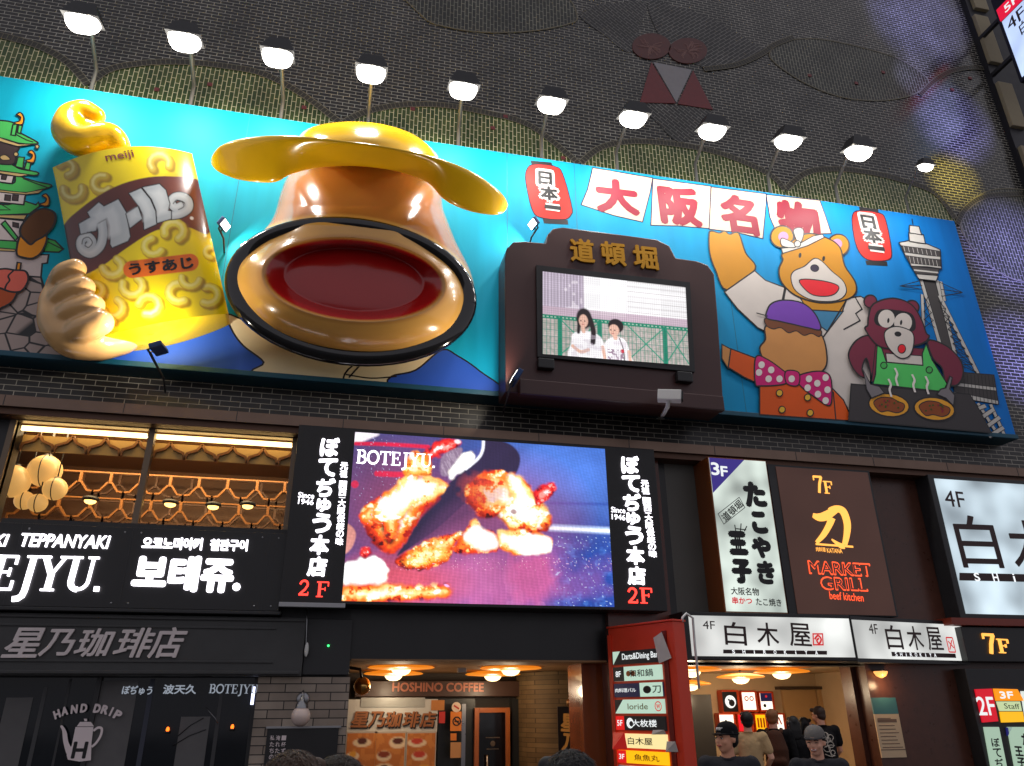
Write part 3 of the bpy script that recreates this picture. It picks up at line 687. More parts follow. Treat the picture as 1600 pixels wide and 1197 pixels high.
# ---- red lanterns
for body, caps, tx in (([(823, 266), (834, 257), (866, 260), (879, 272), (893, 322), (892, 336), (880, 343), (846, 340), (832, 328), (822, 285)], (((829, 251), (862, 254), (864, 261), (831, 258)), ((848, 341), (887, 344), (888, 351), (850, 349))), ((849, 268), (866, 333))),
                       ([(1332, 337), (1345, 329), (1374, 333), (1384, 345), (1393, 392), (1388, 406), (1360, 407), (1344, 396), (1335, 372)], (((1342, 323), (1372, 327), (1373, 333), (1344, 330)), ((1352, 407), (1386, 409), (1387, 416), (1354, 414))), ((1354, 338), (1372, 396)))):
    a = art(P('maroon ink', (60, 16, 30)))
    for c in caps: a.shape(c, INK, 0, False)
    a.shape(body, REDL, 1.8)
    for t in range(1, 8):
        f = t/8; i0 = body[0]; xl = (body[0][0]+body[-1][0])/2*(1-f)+body[8][0]*f-2; xr = body[3][0]*(1-f)+body[5][0]*f
    a.k += 1
    for ch, f, w_, h_ in (('日', .16, 22, 21), ('本', .52, 27, 22), ('一', .86, 26, 6)):
        cx = tx[0][0]+(tx[1][0]-tx[0][0])*f; cy = tx[0][1]+(tx[1][1]-tx[0][1])*f
        y = a.step(); text(a, ch, (cx-w_/2-4, cy-2), (cx+w_/2+4, cy+2), h_+8, y, DOT, .13) if ch != '一' else a.line([(cx-11, cy-1.5), (cx+11, cy+1.5)], 13, DOT, smooth=False); a.k += 4
        y = a.step(); text(a, ch, (cx-w_/2, cy-1.6), (cx+w_/2, cy+1.6), h_, y, INK, .05); a.k += 4
    a.build('lantern_picture', BB)
# ---- observation tower
a = art()
a.line([(1425, 342), (1427, 354)], 1.4)
for s in ([(1438, 440), (1466, 530)], [(1446, 440), (1478, 540)], [(1458, 440), (1489, 546)]): pass
a.shape([(1443, 438), (1461, 440), (1492, 550), (1505, 600), (1482, 600), (1466, 530)], SHAFT, 1.5, False)
for s, w_ in (([(1439, 436), (1468, 535)], 5), ([(1464, 438), (1494, 560)], 5), ([(1441, 460), (1443, 512)], 4), ([(1468, 462), (1528, 584)], 5.5), ([(1470, 440), (1476, 470)], 4)):
    a.line(s, w_+1.8, smooth=False); a.line(s, w_, GREYT, smooth=False)
for i in range(9):
    t0, t1 = i/9, (i+1)/9; l0 = (1466+t0*34, 470+t0*100); r0 = (1472+t0*54, 470+t0*112); l1 = (1466+t1*34, 470+t1*100); r1 = (1472+t1*54, 470+t1*112)
    a.line([l0, r1], 1.1, smooth=False); a.line([r0, l1], 1.1, smooth=False); a.line([l1, r1], 1.1, smooth=False)
for i in range(4):
    a.line([(1443, 462+i*12), (1452+i*3, 476+i*12)], 1, smooth=False); a.line([(1444, 476+i*12), (1450+i*3, 464+i*12)], 1, smooth=False)
a.shape([(1505, 582), (1553, 586), (1560, 631), (1492, 614), (1490, 598)], SHAFT, 1.6, False)
a.shape([(1490, 597), (1556, 605), (1557, 611), (1490, 603)], GREYT, 1.2, False); a.shape([(1490, 612), (1560, 626), (1560, 632), (1500, 622)], GREYT, 1.2, False)
for i in range(9): a.line([(1506+i*5.5, 584+i*.4), (1508+i*6, 624+i*.8)], .8, smooth=False)
for s in ([(1528, 630), (1560, 680)], [(1548, 632), (1570, 681)], [(1530, 655), (1552, 640)], [(1540, 668), (1562, 652)], [(1545, 682), (1568, 668)], [(1524, 640), (1540, 634)]):
    a.line(s, 6.5, smooth=False); a.line(s, 4.6, GREYT, smooth=False)
a.shape([(1431, 428), (1466, 431), (1463, 439), (1436, 436)], GREYT, 1.4, False); a.shape([(1424, 416), (1468, 420), (1464, 430), (1431, 428)], SHAFT, 1.4, False); a.line([(1428, 422), (1466, 426)], 2.4, GREYT, smooth=False)
a.shape([(1405, 379), (1420, 376), (1448, 381), (1469, 390), (1471, 420), (1450, 417), (1424, 416), (1416, 402), (1411, 392)], GREYT, 1.7, False)
a.shape([(1408, 384), (1448, 389), (1469, 393), (1470, 401), (1449, 399), (1413, 394)], SHAFT, 1.2, False); a.shape([(1414, 399), (1449, 404), (1470, 406), (1470, 416), (1450, 414), (1421, 411)], SHAFT, 1.2, False)
for i in range(8): a.line([(1412+i*7, 385+i), (1414+i*7, 393+i)], .8, GREYT, smooth=False); a.line([(1421+i*6, 401+i*.8), (1423+i*6, 411+i*.7)], .8, GREYT, smooth=False)
a.shape([(1420, 364), (1443, 367), (1446, 381), (1421, 377)], GREYT, 1.6, False); a.shape([(1421, 352), (1436, 354), (1440, 367), (1421, 364)], GREYT, 1.6, False)
for s in ([(1406, 447), (1440, 438)], [(1406, 447), (1441, 452)], [(1504, 457), (1468, 441)], [(1504, 457), (1472, 463)], [(1406, 447), (1441, 446)], [(1504, 457), (1470, 452)]): a.line(s, 1.2, smooth=False)
a.build('tower_picture', BB)
# ---- brown bear in a white coat
a = art(INK, 40)
a.shape([(1108, 366), (1112, 361), (1124, 364), (1132, 361), (1140, 366), (1150, 363), (1156, 368), (1165, 395), (1180, 421), (1136, 453), (1118, 422), (1109, 395)], BEAR, 2.4)
a.shape([(1226, 449), (1255, 462), (1325, 466), (1345, 463), (1366, 476), (1360, 600), (1330, 650), (1250, 640), (1225, 560), (1200, 505)], COAT, 2.2, False)
a.shape([(1132, 456), (1179, 423), (1196, 438), (1228, 450), (1223, 476), (1200, 520), (1184, 512), (1152, 482)], COAT, 2.2, False)
a.line([(1226, 450), (1222, 470)], 2, smooth=False)
a.shape([(1262, 480), (1318, 486), (1293, 518), (1280, 508)], TEAL, 1.8, False)
a.shape([(1248, 462), (1323, 468), (1316, 487), (1262, 484)], BEAR, 2, False)
a.line([(1336, 464), (1347, 483), (1337, 490), (1344, 501), (1318, 515)], 2, smooth=False)
a.line([(1322, 470), (1292, 519), (1286, 527)], 2, smooth=False)
a.oval(1222, 370, 18, 17, BEAR, 2.4); a.oval(1224, 370, 8, 8, PINK, 0); a.oval(1310, 383, 17, 17, BEAR, 2.4); a.oval(1308, 381, 8, 8, PINK, 0)
a.shape([(1222, 397), (1238, 376), (1262, 365), (1290, 371), (1312, 386), (1320, 415), (1336, 440), (1337, 458), (1320, 469), (1282, 473), (1244, 462), (1222, 442), (1217, 422), (1223, 406)], BEAR, 2.6)
a.shape([(1272, 404), (1284, 408), (1300, 424), (1318, 440), (1322, 458), (1306, 470), (1270, 469), (1244, 455), (1236, 436), (1240, 424), (1257, 416)], COAT, 1.6)
a.shape([(1249, 438), (1280, 438), (1309, 446), (1306, 458), (1290, 463), (1266, 459)], RED, 1.8)
a.oval(1273, 419, 6.5, 5.5, P('nose', (60, 50, 70)), 1); a.oval(1250, 399, 2.2, 4, INK, 0); a.oval(1287, 404, 2.2, 4, INK, 0)
a.shape([(1221, 388), (1240, 386), (1270, 369), (1285, 366), (1288, 371), (1262, 384), (1223, 396)], COAT, 1.6, False)
a.shape([(1246, 378), (1240, 360), (1250, 356), (1256, 362), (1252, 378)], COAT, 1.6); a.shape([(1243, 382), (1222, 372), (1222, 384), (1240, 387)], COAT, 1.6); a.oval(1246, 381, 5, 5, COAT, 1.6)
a.build('bear_picture', BB)
# ---- plain suited figure shape with cap and dotted bow
a = art(INK, 90)
a.shape([(1128, 538), (1143, 546), (1138, 576), (1128, 560)], TAN, 2, False)
a.shape([(1142, 545), (1182, 560), (1192, 602), (1164, 590), (1138, 574)], ORG_, 2.2, False)
a.shape([(1187, 600), (1240, 592), (1296, 602), (1318, 625), (1333, 658), (1187, 648)], ORG_, 2.4, False)
a.line([(1302, 612), (1306, 655)], 2, smooth=False)
a.shape([(1198, 508), (1240, 500), (1281, 520), (1292, 555), (1287, 578), (1262, 587), (1225, 582), (1198, 568), (1187, 545), (1196, 530)], TAN, 2.6)
a.shape([(1198, 497), (1240, 506), (1281, 515), (1280, 526), (1268, 521), (1256, 524), (1244, 517), (1232, 520), (1220, 512), (1208, 514), (1197, 508)], P('hair brown', (124, 70, 40)), 1.6)
a.shape([(1198, 497), (1199, 484), (1206, 474), (1222, 469), (1246, 471), (1264, 480), (1277, 496), (1282, 515), (1262, 512), (1240, 507), (1218, 502)], PURP, 2.4); a.line([(1182, 489), (1200, 494)], 1.8, smooth=False)
a.shape([(1181, 558), (1200, 562), (1228, 582), (1236, 588), (1226, 600), (1190, 603), (1180, 598)], MAG, 2.2); a.shape([(1246, 588), (1276, 580), (1296, 586), (1300, 612), (1296, 634), (1272, 620), (1250, 602)], MAG, 2.2)
a.shape([(1228, 580), (1248, 582), (1247, 602), (1229, 599)], MAG, 2)
for x, y in ((1190, 570), (1186, 582), (1201, 592), (1205, 578), (1218, 592), (1237, 592), (1262, 606), (1277, 599), (1290, 590), (1293, 609), (1278, 616), (1290, 626), (1264, 592)): a.oval(x, y, 5, 5.4, DOT, 0)
for x, y in ((1218, 614), (1222, 640), (1262, 621), (1266, 645)): a.oval(x, y, 5, 5.2, P('button', (240, 190, 60)), 1.6)
a.build('suit_picture', BB)
# ---- wine coloured animal cook at a griddle
a = art(INK, 190)
a.shape([(1450, 532), (1478, 540), (1500, 562), (1505, 585), (1495, 602), (1478, 598), (1472, 575), (1458, 560)], MRN, 2.4)
a.shape([(1326, 552), (1338, 532), (1358, 524), (1373, 535), (1370, 580), (1362, 586), (1354, 560), (1347, 576), (1352, 590), (1342, 586), (1331, 572)], MRN, 2.4)
a.shape([(1368, 540), (1445, 545), (1470, 600), (1362, 596)], MRN, 1.5, False)
a.shape([(1384, 552), (1440, 556), (1443, 572), (1386, 567)], COAT, 1.4, False)
a.shape([(1371, 535), (1378, 545), (1385, 566), (1442, 571), (1441, 552), (1447, 538), (1456, 562), (1480, 600), (1474, 612), (1364, 600), (1368, 585)], APR, 2, False)
a.oval(1381, 571, 5, 5, GREEN, 1.6); a.oval(1452, 578, 5, 5, GREEN, 1.6)
a.oval(1360, 471, 10, 10, MRN, 2.4); a.oval(1425, 480, 11, 10.5, MRN, 2.4)
a.shape([(1357, 495), (1365, 475), (1395, 466), (1424, 476), (1440, 500), (1447, 520), (1452, 525), (1446, 534), (1430, 540), (1400, 545), (1372, 540), (1352, 515), (1356, 508)], MRN, 2.5)
a.shape([(1366, 497), (1374, 484), (1396, 484), (1424, 490), (1431, 508), (1424, 518), (1390, 512), (1370, 508)], INK, 0)
a.oval(1385, 498, 13, 14, COAT, 0); a.oval(1411, 504, 14, 15, COAT, 0); a.oval(1388, 501, 1.8, 4, INK, 0); a.oval(1408, 504, 1.8, 4, INK, 0)
a.shape([(1383, 518), (1400, 510), (1424, 518), (1428, 535), (1422, 555), (1408, 560), (1394, 550), (1384, 535)], COAT, 1.8); a.oval(1403, 522, 5.5, 4, INK, 0); a.oval(1409, 545, 6, 7, RED, 1.4)
a.shape([(1330, 600), (1515, 616), (1530, 640), (1549, 676), (1326, 657)], GRID_, 2, False)
for cx, cy in ((1389, 633), (1460, 639)):
    a.oval(cx, cy, 32, 18, CAKE, 2.2)
    a.shape([(cx-24, cy-4), (cx-12, cy-12), (cx+4, cy-11), (cx+14, cy-6), (cx+24, cy-1), (cx+22, cy+8), (cx+12, cy+12), (cx-2, cy+9), (cx-14, cy+10)], SAUCE, 1.4)
    for k in range(12): a.oval(cx+random.uniform(-15, 15), cy+random.uniform(-7, 7), 1.5, 1.5, P('herb', (60, 90, 30)) if k % 3 else CRIM, 0)
for s in ([(1349, 578), (1360, 600), (1374, 604), (1382, 614), (1362, 622), (1354, 608)], [(1484, 588), (1488, 590), (1484, 608), (1492, 618), (1490, 634), (1478, 622), (1464, 616), (1470, 608), (1478, 606)]): a.shape(s, P('steel grey', (128, 122, 126)), 1.8, False)
for x, y in ((1388, 592), (1398, 575), (1425, 585), (1446, 588)): a.line([(x, y), (x+4, y+9), (x+2, y+17), (x+5, y+28)], 3.4, DOT)
a.build('cook_picture', BB)
# ================================================================ big relief pieces on the billboard
YEL = mat('glossy yellow resin', (244, 190, 10), .2, var=.14, vs=2.2, coat=.5, bump=.04, bs=7)
SKIN = mat('glossy cream resin', (232, 182, 118), .2, var=.06, vs=1.5, coat=.5, bump=.03, bs=8)
GLB = mat('glossy black resin', (14, 13, 15), .12, var=0, coat=.6)
def lerp(a, b, t): return a+(b-a)*t
def pxtube(mb, pts, rpx, ys, m, n=16, sq=(1, 1), caps=True):
    P = [at(p[0], p[1], y) for p, y in zip(pts, ys)]; P2 = catmull(P, 5, False); r2 = []
    rr = [r*(p-CAMP).length/FPX for r, p in zip(rpx, P)]
    for i in range(len(rr)-1): r2 += [lerp(rr[i], rr[i+1], (1-math.cos(math.pi*j/5))/2) for j in range(5)]
    r2.append(rr[-1]); mb.capsule(P2, r2, m, n, sq)
# ---- pot
pot = thing('pot_sculpture', 'giant tan lidded pot in relief with black ring and red oval, under yellow lid', 'sculpture', at(556, 430, YB))
OUT = catmull([(560, 246), (625, 256), (684, 286), (694, 330), (712, 378), (737, 430), (741, 480), (715, 528), (655, 555), (580, 562), (500, 552), (430, 528), (382, 492), (357, 452), (361, 415), (392, 380), (424, 345), (438, 300), (455, 268), (500, 250)], 6)
CX, CY = 560, 420; NO = len(OUT)
def pot_px(u, v):
    i = u*NO; k = int(i) % NO; f = i-int(i); p = OUT[k]*(1-f)+OUT[(k+1) % NO]*f if u < 1 else OUT[0]
    return CX+(p.x-CX)*v, CY+(p.y-CY)*v
def ring(x, y, cx=549, cy=452, rx=190, ry=106, rot=7):
    c, s = math.cos(R_(rot)), math.sin(R_(rot)); dx, dy = x-cx, y-cy
    return math.sqrt(((dx*c+dy*s)/rx)**2+((-dx*s+dy*c)/ry)**2)
def pot_y(x, y, v):
    h = 1.25*(1-v**2.6)**.5; e = ring(x, y, 553, 437, 138, 62, 5)
    h -= .42*max(0, min(1, (1.04-e)/.25))**1.0*min(1, 1) if e < 1.04 else 0
    if y < 352: h -= .16*min(1, (352-y)/30)
    return YB-.02-h
def pot_pos(u, v): x, y = pot_px(u, v); return at(x, y, pot_y(x, y, v))
def pot_paint(U, V, Pp):
    q = np.array([pot_px(u, v) for u, v in zip(U, V)]); p = Paint(q[:, 0], q[:, 1], (196, 124, 62))
    c, s = math.cos(R_(7)), math.sin(R_(7))
    p.oval(549, 452, 200, 116, (222, 166, 82), 7, .02); p.oval(553, 437, 150, 70, (206, 146, 72), 5, .05); p.oval(553, 437, 138, 62, (176, 22, 22), 5, .03)
    return p.C
painted_grid('pot_body', 240, 90, pot_pos, pot_paint, vcol('glazed pot', 0, .22, .5), pot)
mb = MB(); pts = []; ys = []
for i in range(60):
    t = 2*math.pi*i/60; c, s = math.cos(R_(7)), math.sin(R_(7)); a_, b_ = 183*math.cos(t), 101*math.sin(t); x, y = 549+a_*c-b_*s, 452+a_*s+b_*c
    best = min(((x-CX)*(o.y-CY)-(y-CY)*(o.x-CX))**2/(((o.x-CX)**2+(o.y-CY)**2)) if (x-CX)*(o.x-CX)+(y-CY)*(o.y-CY) > 0 else 1e9 for o in OUT)
    o = min(OUT, key=lambda o: abs(math.atan2(o.y-CY, o.x-CX)-math.atan2(y-CY, x-CX)))
    v = min(.985, math.hypot(x-CX, y-CY)/max(1, math.hypot(o.x-CX, o.y-CY))); pts.append((x, y)); ys.append(pot_y(x, y, v))
ys = [sum(ys[(i+k) % 60] for k in range(-4, 5))/9 for i in range(60)]
rad = [(.125+.035*math.sin(2*math.pi*i/60)) for i in range(60)]
Pp = [at(p[0], p[1], y) for p, y in zip(pts, ys)]
Pp.append(Pp[0]); rad.append(rad[0]); mb.tube(Pp, rad, GLB, 14, (1.25, .8), False); mb.build('black_ring', pot)
lid = thing('lid_sculpture', 'huge glossy yellow brimmed lid with domed top, resting on the giant tan pot', 'sculpture', at(560, 240, YB))
TOPL = [(329, 251), (333, 240), (346, 227), (375, 217), (420, 212), (470, 213), (520, 218), (580, 225), (640, 236), (690, 249), (735, 267), (770, 290), (787, 306), (794, 320)]
BOTL = [(329, 251), (331, 258), (342, 269), (370, 280), (405, 285), (432, 284), (456, 272), (500, 262), (560, 260), (620, 268), (668, 286), (694, 312), (730, 329), (770, 336), (788, 331), (794, 320)]
def dense(pts, n=90):
    q = catmull(pts, 12, False); L_ = [0]
    for a_, b_ in zip(q[:-1], q[1:]): L_.append(L_[-1]+(b_-a_).length)
    o_ = []
    for k in range(n):
        d = L_[-1]*k/(n-1); i_ = min(len(L_)-2, max(0, int(np.searchsorted(L_, d))-1)); f_ = (d-L_[i_])/max(1e-6, L_[i_+1]-L_[i_]); o_.append(q[i_]*(1-f_)+q[i_+1]*f_)
    return o_
tp, bt = dense(TOPL), dense(BOTL); vs, fs = [], []; NS = 28
for k in range(90):
    t_ = k/89; mid = YB-.4-.95*math.sin(math.pi*t_)**.8
    for j in range(NS):
        a_ = 2*math.pi*j/NS; f_ = (1-math.cos(a_))/2; x, y = lerp(tp[k].x, bt[k].x, f_), lerp(tp[k].y, bt[k].y, f_); e_ = math.sqrt(max(0, math.sin(math.pi*min(1, max(0, t_))))); vs.append(at(x, y, mid-.62*e_*(1-f_)**1.6+.12*e_-.17*e_*math.sin(a_)))
for k in range(89):
    for j in range(NS): fs.append((k*NS+j, k*NS+(j+1) % NS, (k+1)*NS+(j+1) % NS, (k+1)*NS+j))
mb = MB(); mb.add(vs, fs, YEL, True); mb.build('brim', lid)
mb = MB()
dome = catmull([(466, 222), (474, 206), (500, 195), (545, 190), (596, 194), (640, 207), (670, 228), (684, 250), (640, 256), (560, 248), (490, 238)], 6)
vs, fs = [], []; nd = len(dome); dc = Vector((570, 228))
for j in range(9):
    v = 1-j/8.0
    for p in dome: x, y = dc.x+(p.x-dc.x)*v, dc.y+(p.y-dc.y)*v; vs.append(at(x, y, YB-.5-1.1*(1-v**2.4)**.5))
for j in range(8):
    for i in range(nd): fs.append((j*nd+i, (j+1)*nd+i, (j+1)*nd+(i+1) % nd, j*nd+(i+1) % nd))
base = len(vs); vs += [at(p.x, p.y, YB-.02) for p in dome]
for i in range(nd): fs.append((base+i, i, (i+1) % nd, base+(i+1) % nd))
mb.add(vs, fs, YEL, True); mb.build('dome', lid)
# ---- snack bag
bag = thing('snack_bag_sculpture', 'giant yellow and brown snack bag with silver lettering, held by a cream hand', 'sculpture', at(220, 380, YB))
def bag_px(u, v):
    l = (lerp(82, 131, v**.9), lerp(262, 535, v)); r = (lerp(300, 357, v), lerp(240, 490, v)); bow = -4*lerp(21, 7, v)*u*(1-u)
    return lerp(l[0], r[0], u), lerp(l[1], r[1], u)+bow
def bag_y(u, v): return YB-.3-.42*max(0, math.sin(math.pi*min(1, max(0, u))))**.8-.06*math.sin(math.pi*v)
def bag_inv(x, y):
    u, v = .5, .5
    for _ in range(12):
        l = (lerp(82, 131, max(0, v)**.9), lerp(262, 535, v)); r = (lerp(300, 357, v), lerp(240, 490, v)); u = (x-l[0])/(r[0]-l[0]); px, py = bag_px(u, v); v += (y-py)/260
    return u, v
def bag_surf(x, y, k=0): u, v = bag_inv(x, y); return at(x, y, bag_y(u, v)-.006-.0004*k)
def bz(x, y): return 80+x/4.275, 220+y/4.275
def bag_paint(U, V, Pp):
    q = np.array([bag_px(u, v) for u, v in zip(U, V)]); p = Paint(q[:, 0], q[:, 1], (252, 224, 0))
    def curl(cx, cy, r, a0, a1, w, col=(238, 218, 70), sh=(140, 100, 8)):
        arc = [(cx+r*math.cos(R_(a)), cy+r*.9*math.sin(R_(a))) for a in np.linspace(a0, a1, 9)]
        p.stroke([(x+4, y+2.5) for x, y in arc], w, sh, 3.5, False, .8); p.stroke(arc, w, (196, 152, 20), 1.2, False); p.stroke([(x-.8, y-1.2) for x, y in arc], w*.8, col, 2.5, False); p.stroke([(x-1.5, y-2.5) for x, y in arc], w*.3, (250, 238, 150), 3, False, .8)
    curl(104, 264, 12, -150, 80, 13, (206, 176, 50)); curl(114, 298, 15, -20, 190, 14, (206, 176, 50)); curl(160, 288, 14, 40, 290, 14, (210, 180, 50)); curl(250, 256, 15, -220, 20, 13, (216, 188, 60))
    p.poly([bz(*t) for t in ((70, 600), (200, 450), (400, 320), (600, 252), (800, 238), (1000, 284), (1060, 610), (900, 575), (700, 600), (500, 720), (350, 830), (200, 900), (90, 870))], (92, 36, 26), 1.2)
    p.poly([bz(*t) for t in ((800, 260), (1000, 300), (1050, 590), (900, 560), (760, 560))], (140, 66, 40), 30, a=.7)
    for c in ((272, 362, 15, -200, 60, 15), (240, 386, 14, 30, 260, 13), (176, 418, 15, -60, 170, 15), (207, 448, 16, -60, 200, 14), (233, 478, 16, -170, 110, 15), (280, 458, 16, 60, 300, 15), (326, 462, 15, -110, 120, 14), (148, 455, 13, -90, 60, 12), (176, 482, 16, -60, 170, 14), (298, 436, 14, 10, 190, 12), (165, 508, 13, 180, 330, 12), (330, 395, 9, 90, 270, 9)): curl(*c)
    SIL, INKC = (196, 202, 204), (20, 12, 12)
    def letter(pts, w):
        P2 = [bz(*t) for t in pts]; p.stroke(P2, w/4.275+3.2, INKC, 1); return P2, w/4.275
    def solid(pts):
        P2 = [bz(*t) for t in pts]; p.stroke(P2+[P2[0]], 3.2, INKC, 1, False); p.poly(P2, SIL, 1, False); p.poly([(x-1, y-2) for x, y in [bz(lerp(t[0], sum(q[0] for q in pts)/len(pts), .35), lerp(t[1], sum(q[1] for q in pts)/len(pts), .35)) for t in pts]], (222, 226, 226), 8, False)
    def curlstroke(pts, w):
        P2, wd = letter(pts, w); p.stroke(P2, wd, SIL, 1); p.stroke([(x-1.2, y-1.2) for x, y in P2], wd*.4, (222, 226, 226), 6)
    curlstroke([(330, 500), (345, 620), (325, 705), (262, 752), (205, 722), (200, 668), (240, 640), (272, 672), (255, 706)], 58)
    solid([(186, 556), (262, 512), (244, 478), (318, 412), (352, 440), (448, 392), (500, 480), (526, 640), (512, 668), (408, 712), (396, 690), (400, 590), (376, 512), (300, 556), (300, 600), (198, 622)])
    solid([(502, 488), (578, 440), (606, 520), (526, 582)])
    solid([(522, 352), (600, 318), (660, 392), (694, 470), (702, 556), (622, 592), (618, 500), (590, 440)])
    curlstroke([(745, 500), (850, 492), (915, 455), (915, 400), (870, 372), (822, 378), (802, 412), (830, 448), (868, 436)], 52)
    solid([(612, 312), (722, 290), (764, 330), (790, 420), (778, 468), (800, 470), (800, 520), (708, 548), (706, 470), (672, 388)])
    p.stroke([bz(*t) for t in ((300, 600), (280, 606), (240, 612))], 1.2, INKC, .8, False)
    for pts in (((205, 690), (215, 655), (250, 645), (275, 680), (250, 712), (225, 700)), ((815, 420), (840, 395), (875, 410), (885, 440), (850, 460))): p.stroke([bz(*t) for t in pts], 1.3, INKC, .8)
    p.stroke([bz(937, 516), bz(941, 518)], 5, (235, 230, 225), 1, False)
    p.stroke([(206, 421), (297, 410)], 27, (240, 112, 14), 1.2, False)
    p.poly([bz(*t) for t in ((1120, 830), (1130, 850))]+[bz(1125, 845)], (200, 180, 10), 1, False, a=0)
    return p.C
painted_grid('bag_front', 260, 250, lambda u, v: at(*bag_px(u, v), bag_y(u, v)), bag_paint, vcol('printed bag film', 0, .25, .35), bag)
mb = MB(); n = 40; f = []; b_ = []
rim = [(i/n, 0) for i in range(n)]+[(1, i/n) for i in range(n)]+[(1-i/n, 1) for i in range(n)]+[(0, 1-i/n) for i in range(n)]
for u, v in rim: p = at(*bag_px(u, v), bag_y(u, v)); f.append(p); b_.append(Vector((p.x, YB, p.z-.03)))
k = len(f); mb.add(f+b_, [(i, (i+1) % k, k+(i+1) % k, k+i) for i in range(k)], mat('bag yellow side', (226, 190, 10), .3), True); mb.build('bag_side', bag)
mb = MB(); text(mb, 'meiji', (165, 248), (209, 241), 15, -1, mat('print dark red', (130, 20, 20), .4), .02, surf=bag_surf)
text(mb, 'うすあじ', (201, 421.5), (302, 409.5), 19, -1, INK, .045, surf=bag_surf); mb.build('lettering', bag)
crl = thing('curl_sculpture', 'glossy yellow curled snack piece popping out above the snack bag', 'sculpture', at(140, 205, YB))
mb = MB(); pxtube(mb, [(150, 181), (130, 174), (111, 185), (108, 206), (126, 221), (150, 217), (170, 214), (183, 228), (180, 248)], [12, 15, 18, 21, 21, 20, 19, 17, 14], [-.85, -.85, -.85, -.9, -.95, -.95, -.92, -.85, -.7], YEL, 18); pxtube(mb, [(128, 196), (150, 204)], [12, 11], [-.78, -.8], YEL); fuse(mb, 'curl', YEL, crl, .028, 10)
hand = thing('hand_sculpture', 'giant glossy cream hand gripping the left edge of the snack bag', 'sculpture', at(110, 490, YB))
mb = MB()
pxtube(mb, [(98, 446), (86, 474), (92, 505), (115, 528), (150, 537), (190, 533), (216, 524)], [17, 20, 25, 28, 24, 20, 12], [-.85, -.85, -.85, -.85, -.75, -.62, -.6], SKIN)
pxtube(mb, [(94, 506), (120, 500), (150, 508)], [16, 24, 20], [-.8, -.9, -.9], SKIN)
for p0, p1, p2, r in (((88, 448), (100, 428), (118, 420), 14.5), ((82, 478), (106, 457), (130, 449), 16), ((88, 502), (116, 486), (144, 477), 17), ((102, 528), (130, 515), (156, 504), 19)):
    pxtube(mb, [p0, p1, p2], [r*.95, r, r*.98], [-.85, -1.12, -1.18], SKIN)
fuse(mb, 'hand', SKIN, hand, .03, 9)
# ---- street sign board with a video screen, standing proud of the billboard
HB = mat('dark brown sign board', (66, 36, 34), .38, var=.08, vs=1.5)
YH = -1.0
scr = thing('video_board', 'dark brown board with stepped top, gold writing and a small bright video screen', 'sign', at(960, 500, YB))
top = [(790, 612), (789, 402), (792, 388), (802, 378), (820, 377), (853, 380), (856, 366), (864, 357), (880, 355), (950, 364), (1026, 374), (1046, 384), (1056, 403), (1090, 408), (1106, 414), (1116, 428), (1122, 500), (1131, 641)]
mb = MB(); mb.prism([at(x, y, YH) for x, y in top], YH, YB, HB); mb.build('board', scr, .02)
mb = MB(); q0 = at(793, 590, YH-.14); q1 = at(1131, 640, YH-.14); zb = at(960, 604, YH-.14).z; mb.box(at(812, 600, YH-.14).x, at(1131, 625, YH-.14).x, YH-.14, YH-.002, at(960, 627, YH-.14).z, zb, HB); mb.build('ledge', scr, .015)
mb = MB(); mb.prism([at(x, y, YH-.06) for x, y in ((838, 414), (1078, 441), (1086, 581), (840, 557))], YH-.06, YH-.001, BLACK); mb.build('bezel', scr)
mb = MB()
for ch, cx, cy in (('道', 910, 391), ('頓', 959, 396), ('堀', 1009, 402)): text(mb, ch, (cx-19, cy-2), (cx+19, cy+2), 36, YH-.035, mat('gold lettering', (196, 140, 26), .3, .3), .03, depth=.03)
mb.build('lettering', scr)
for a4 in ((841, 558, 867, 576), (1058, 579, 1084, 597)): bx('loudspeaker', scr, *a4, YH-.12, YH-.001, BLACK, .02)
def scr_px(u, v): return lerp(lerp(848, 1071, u), lerp(848, 1077, u), v), lerp(lerp(424, 449, u), lerp(553, 571, u), v)
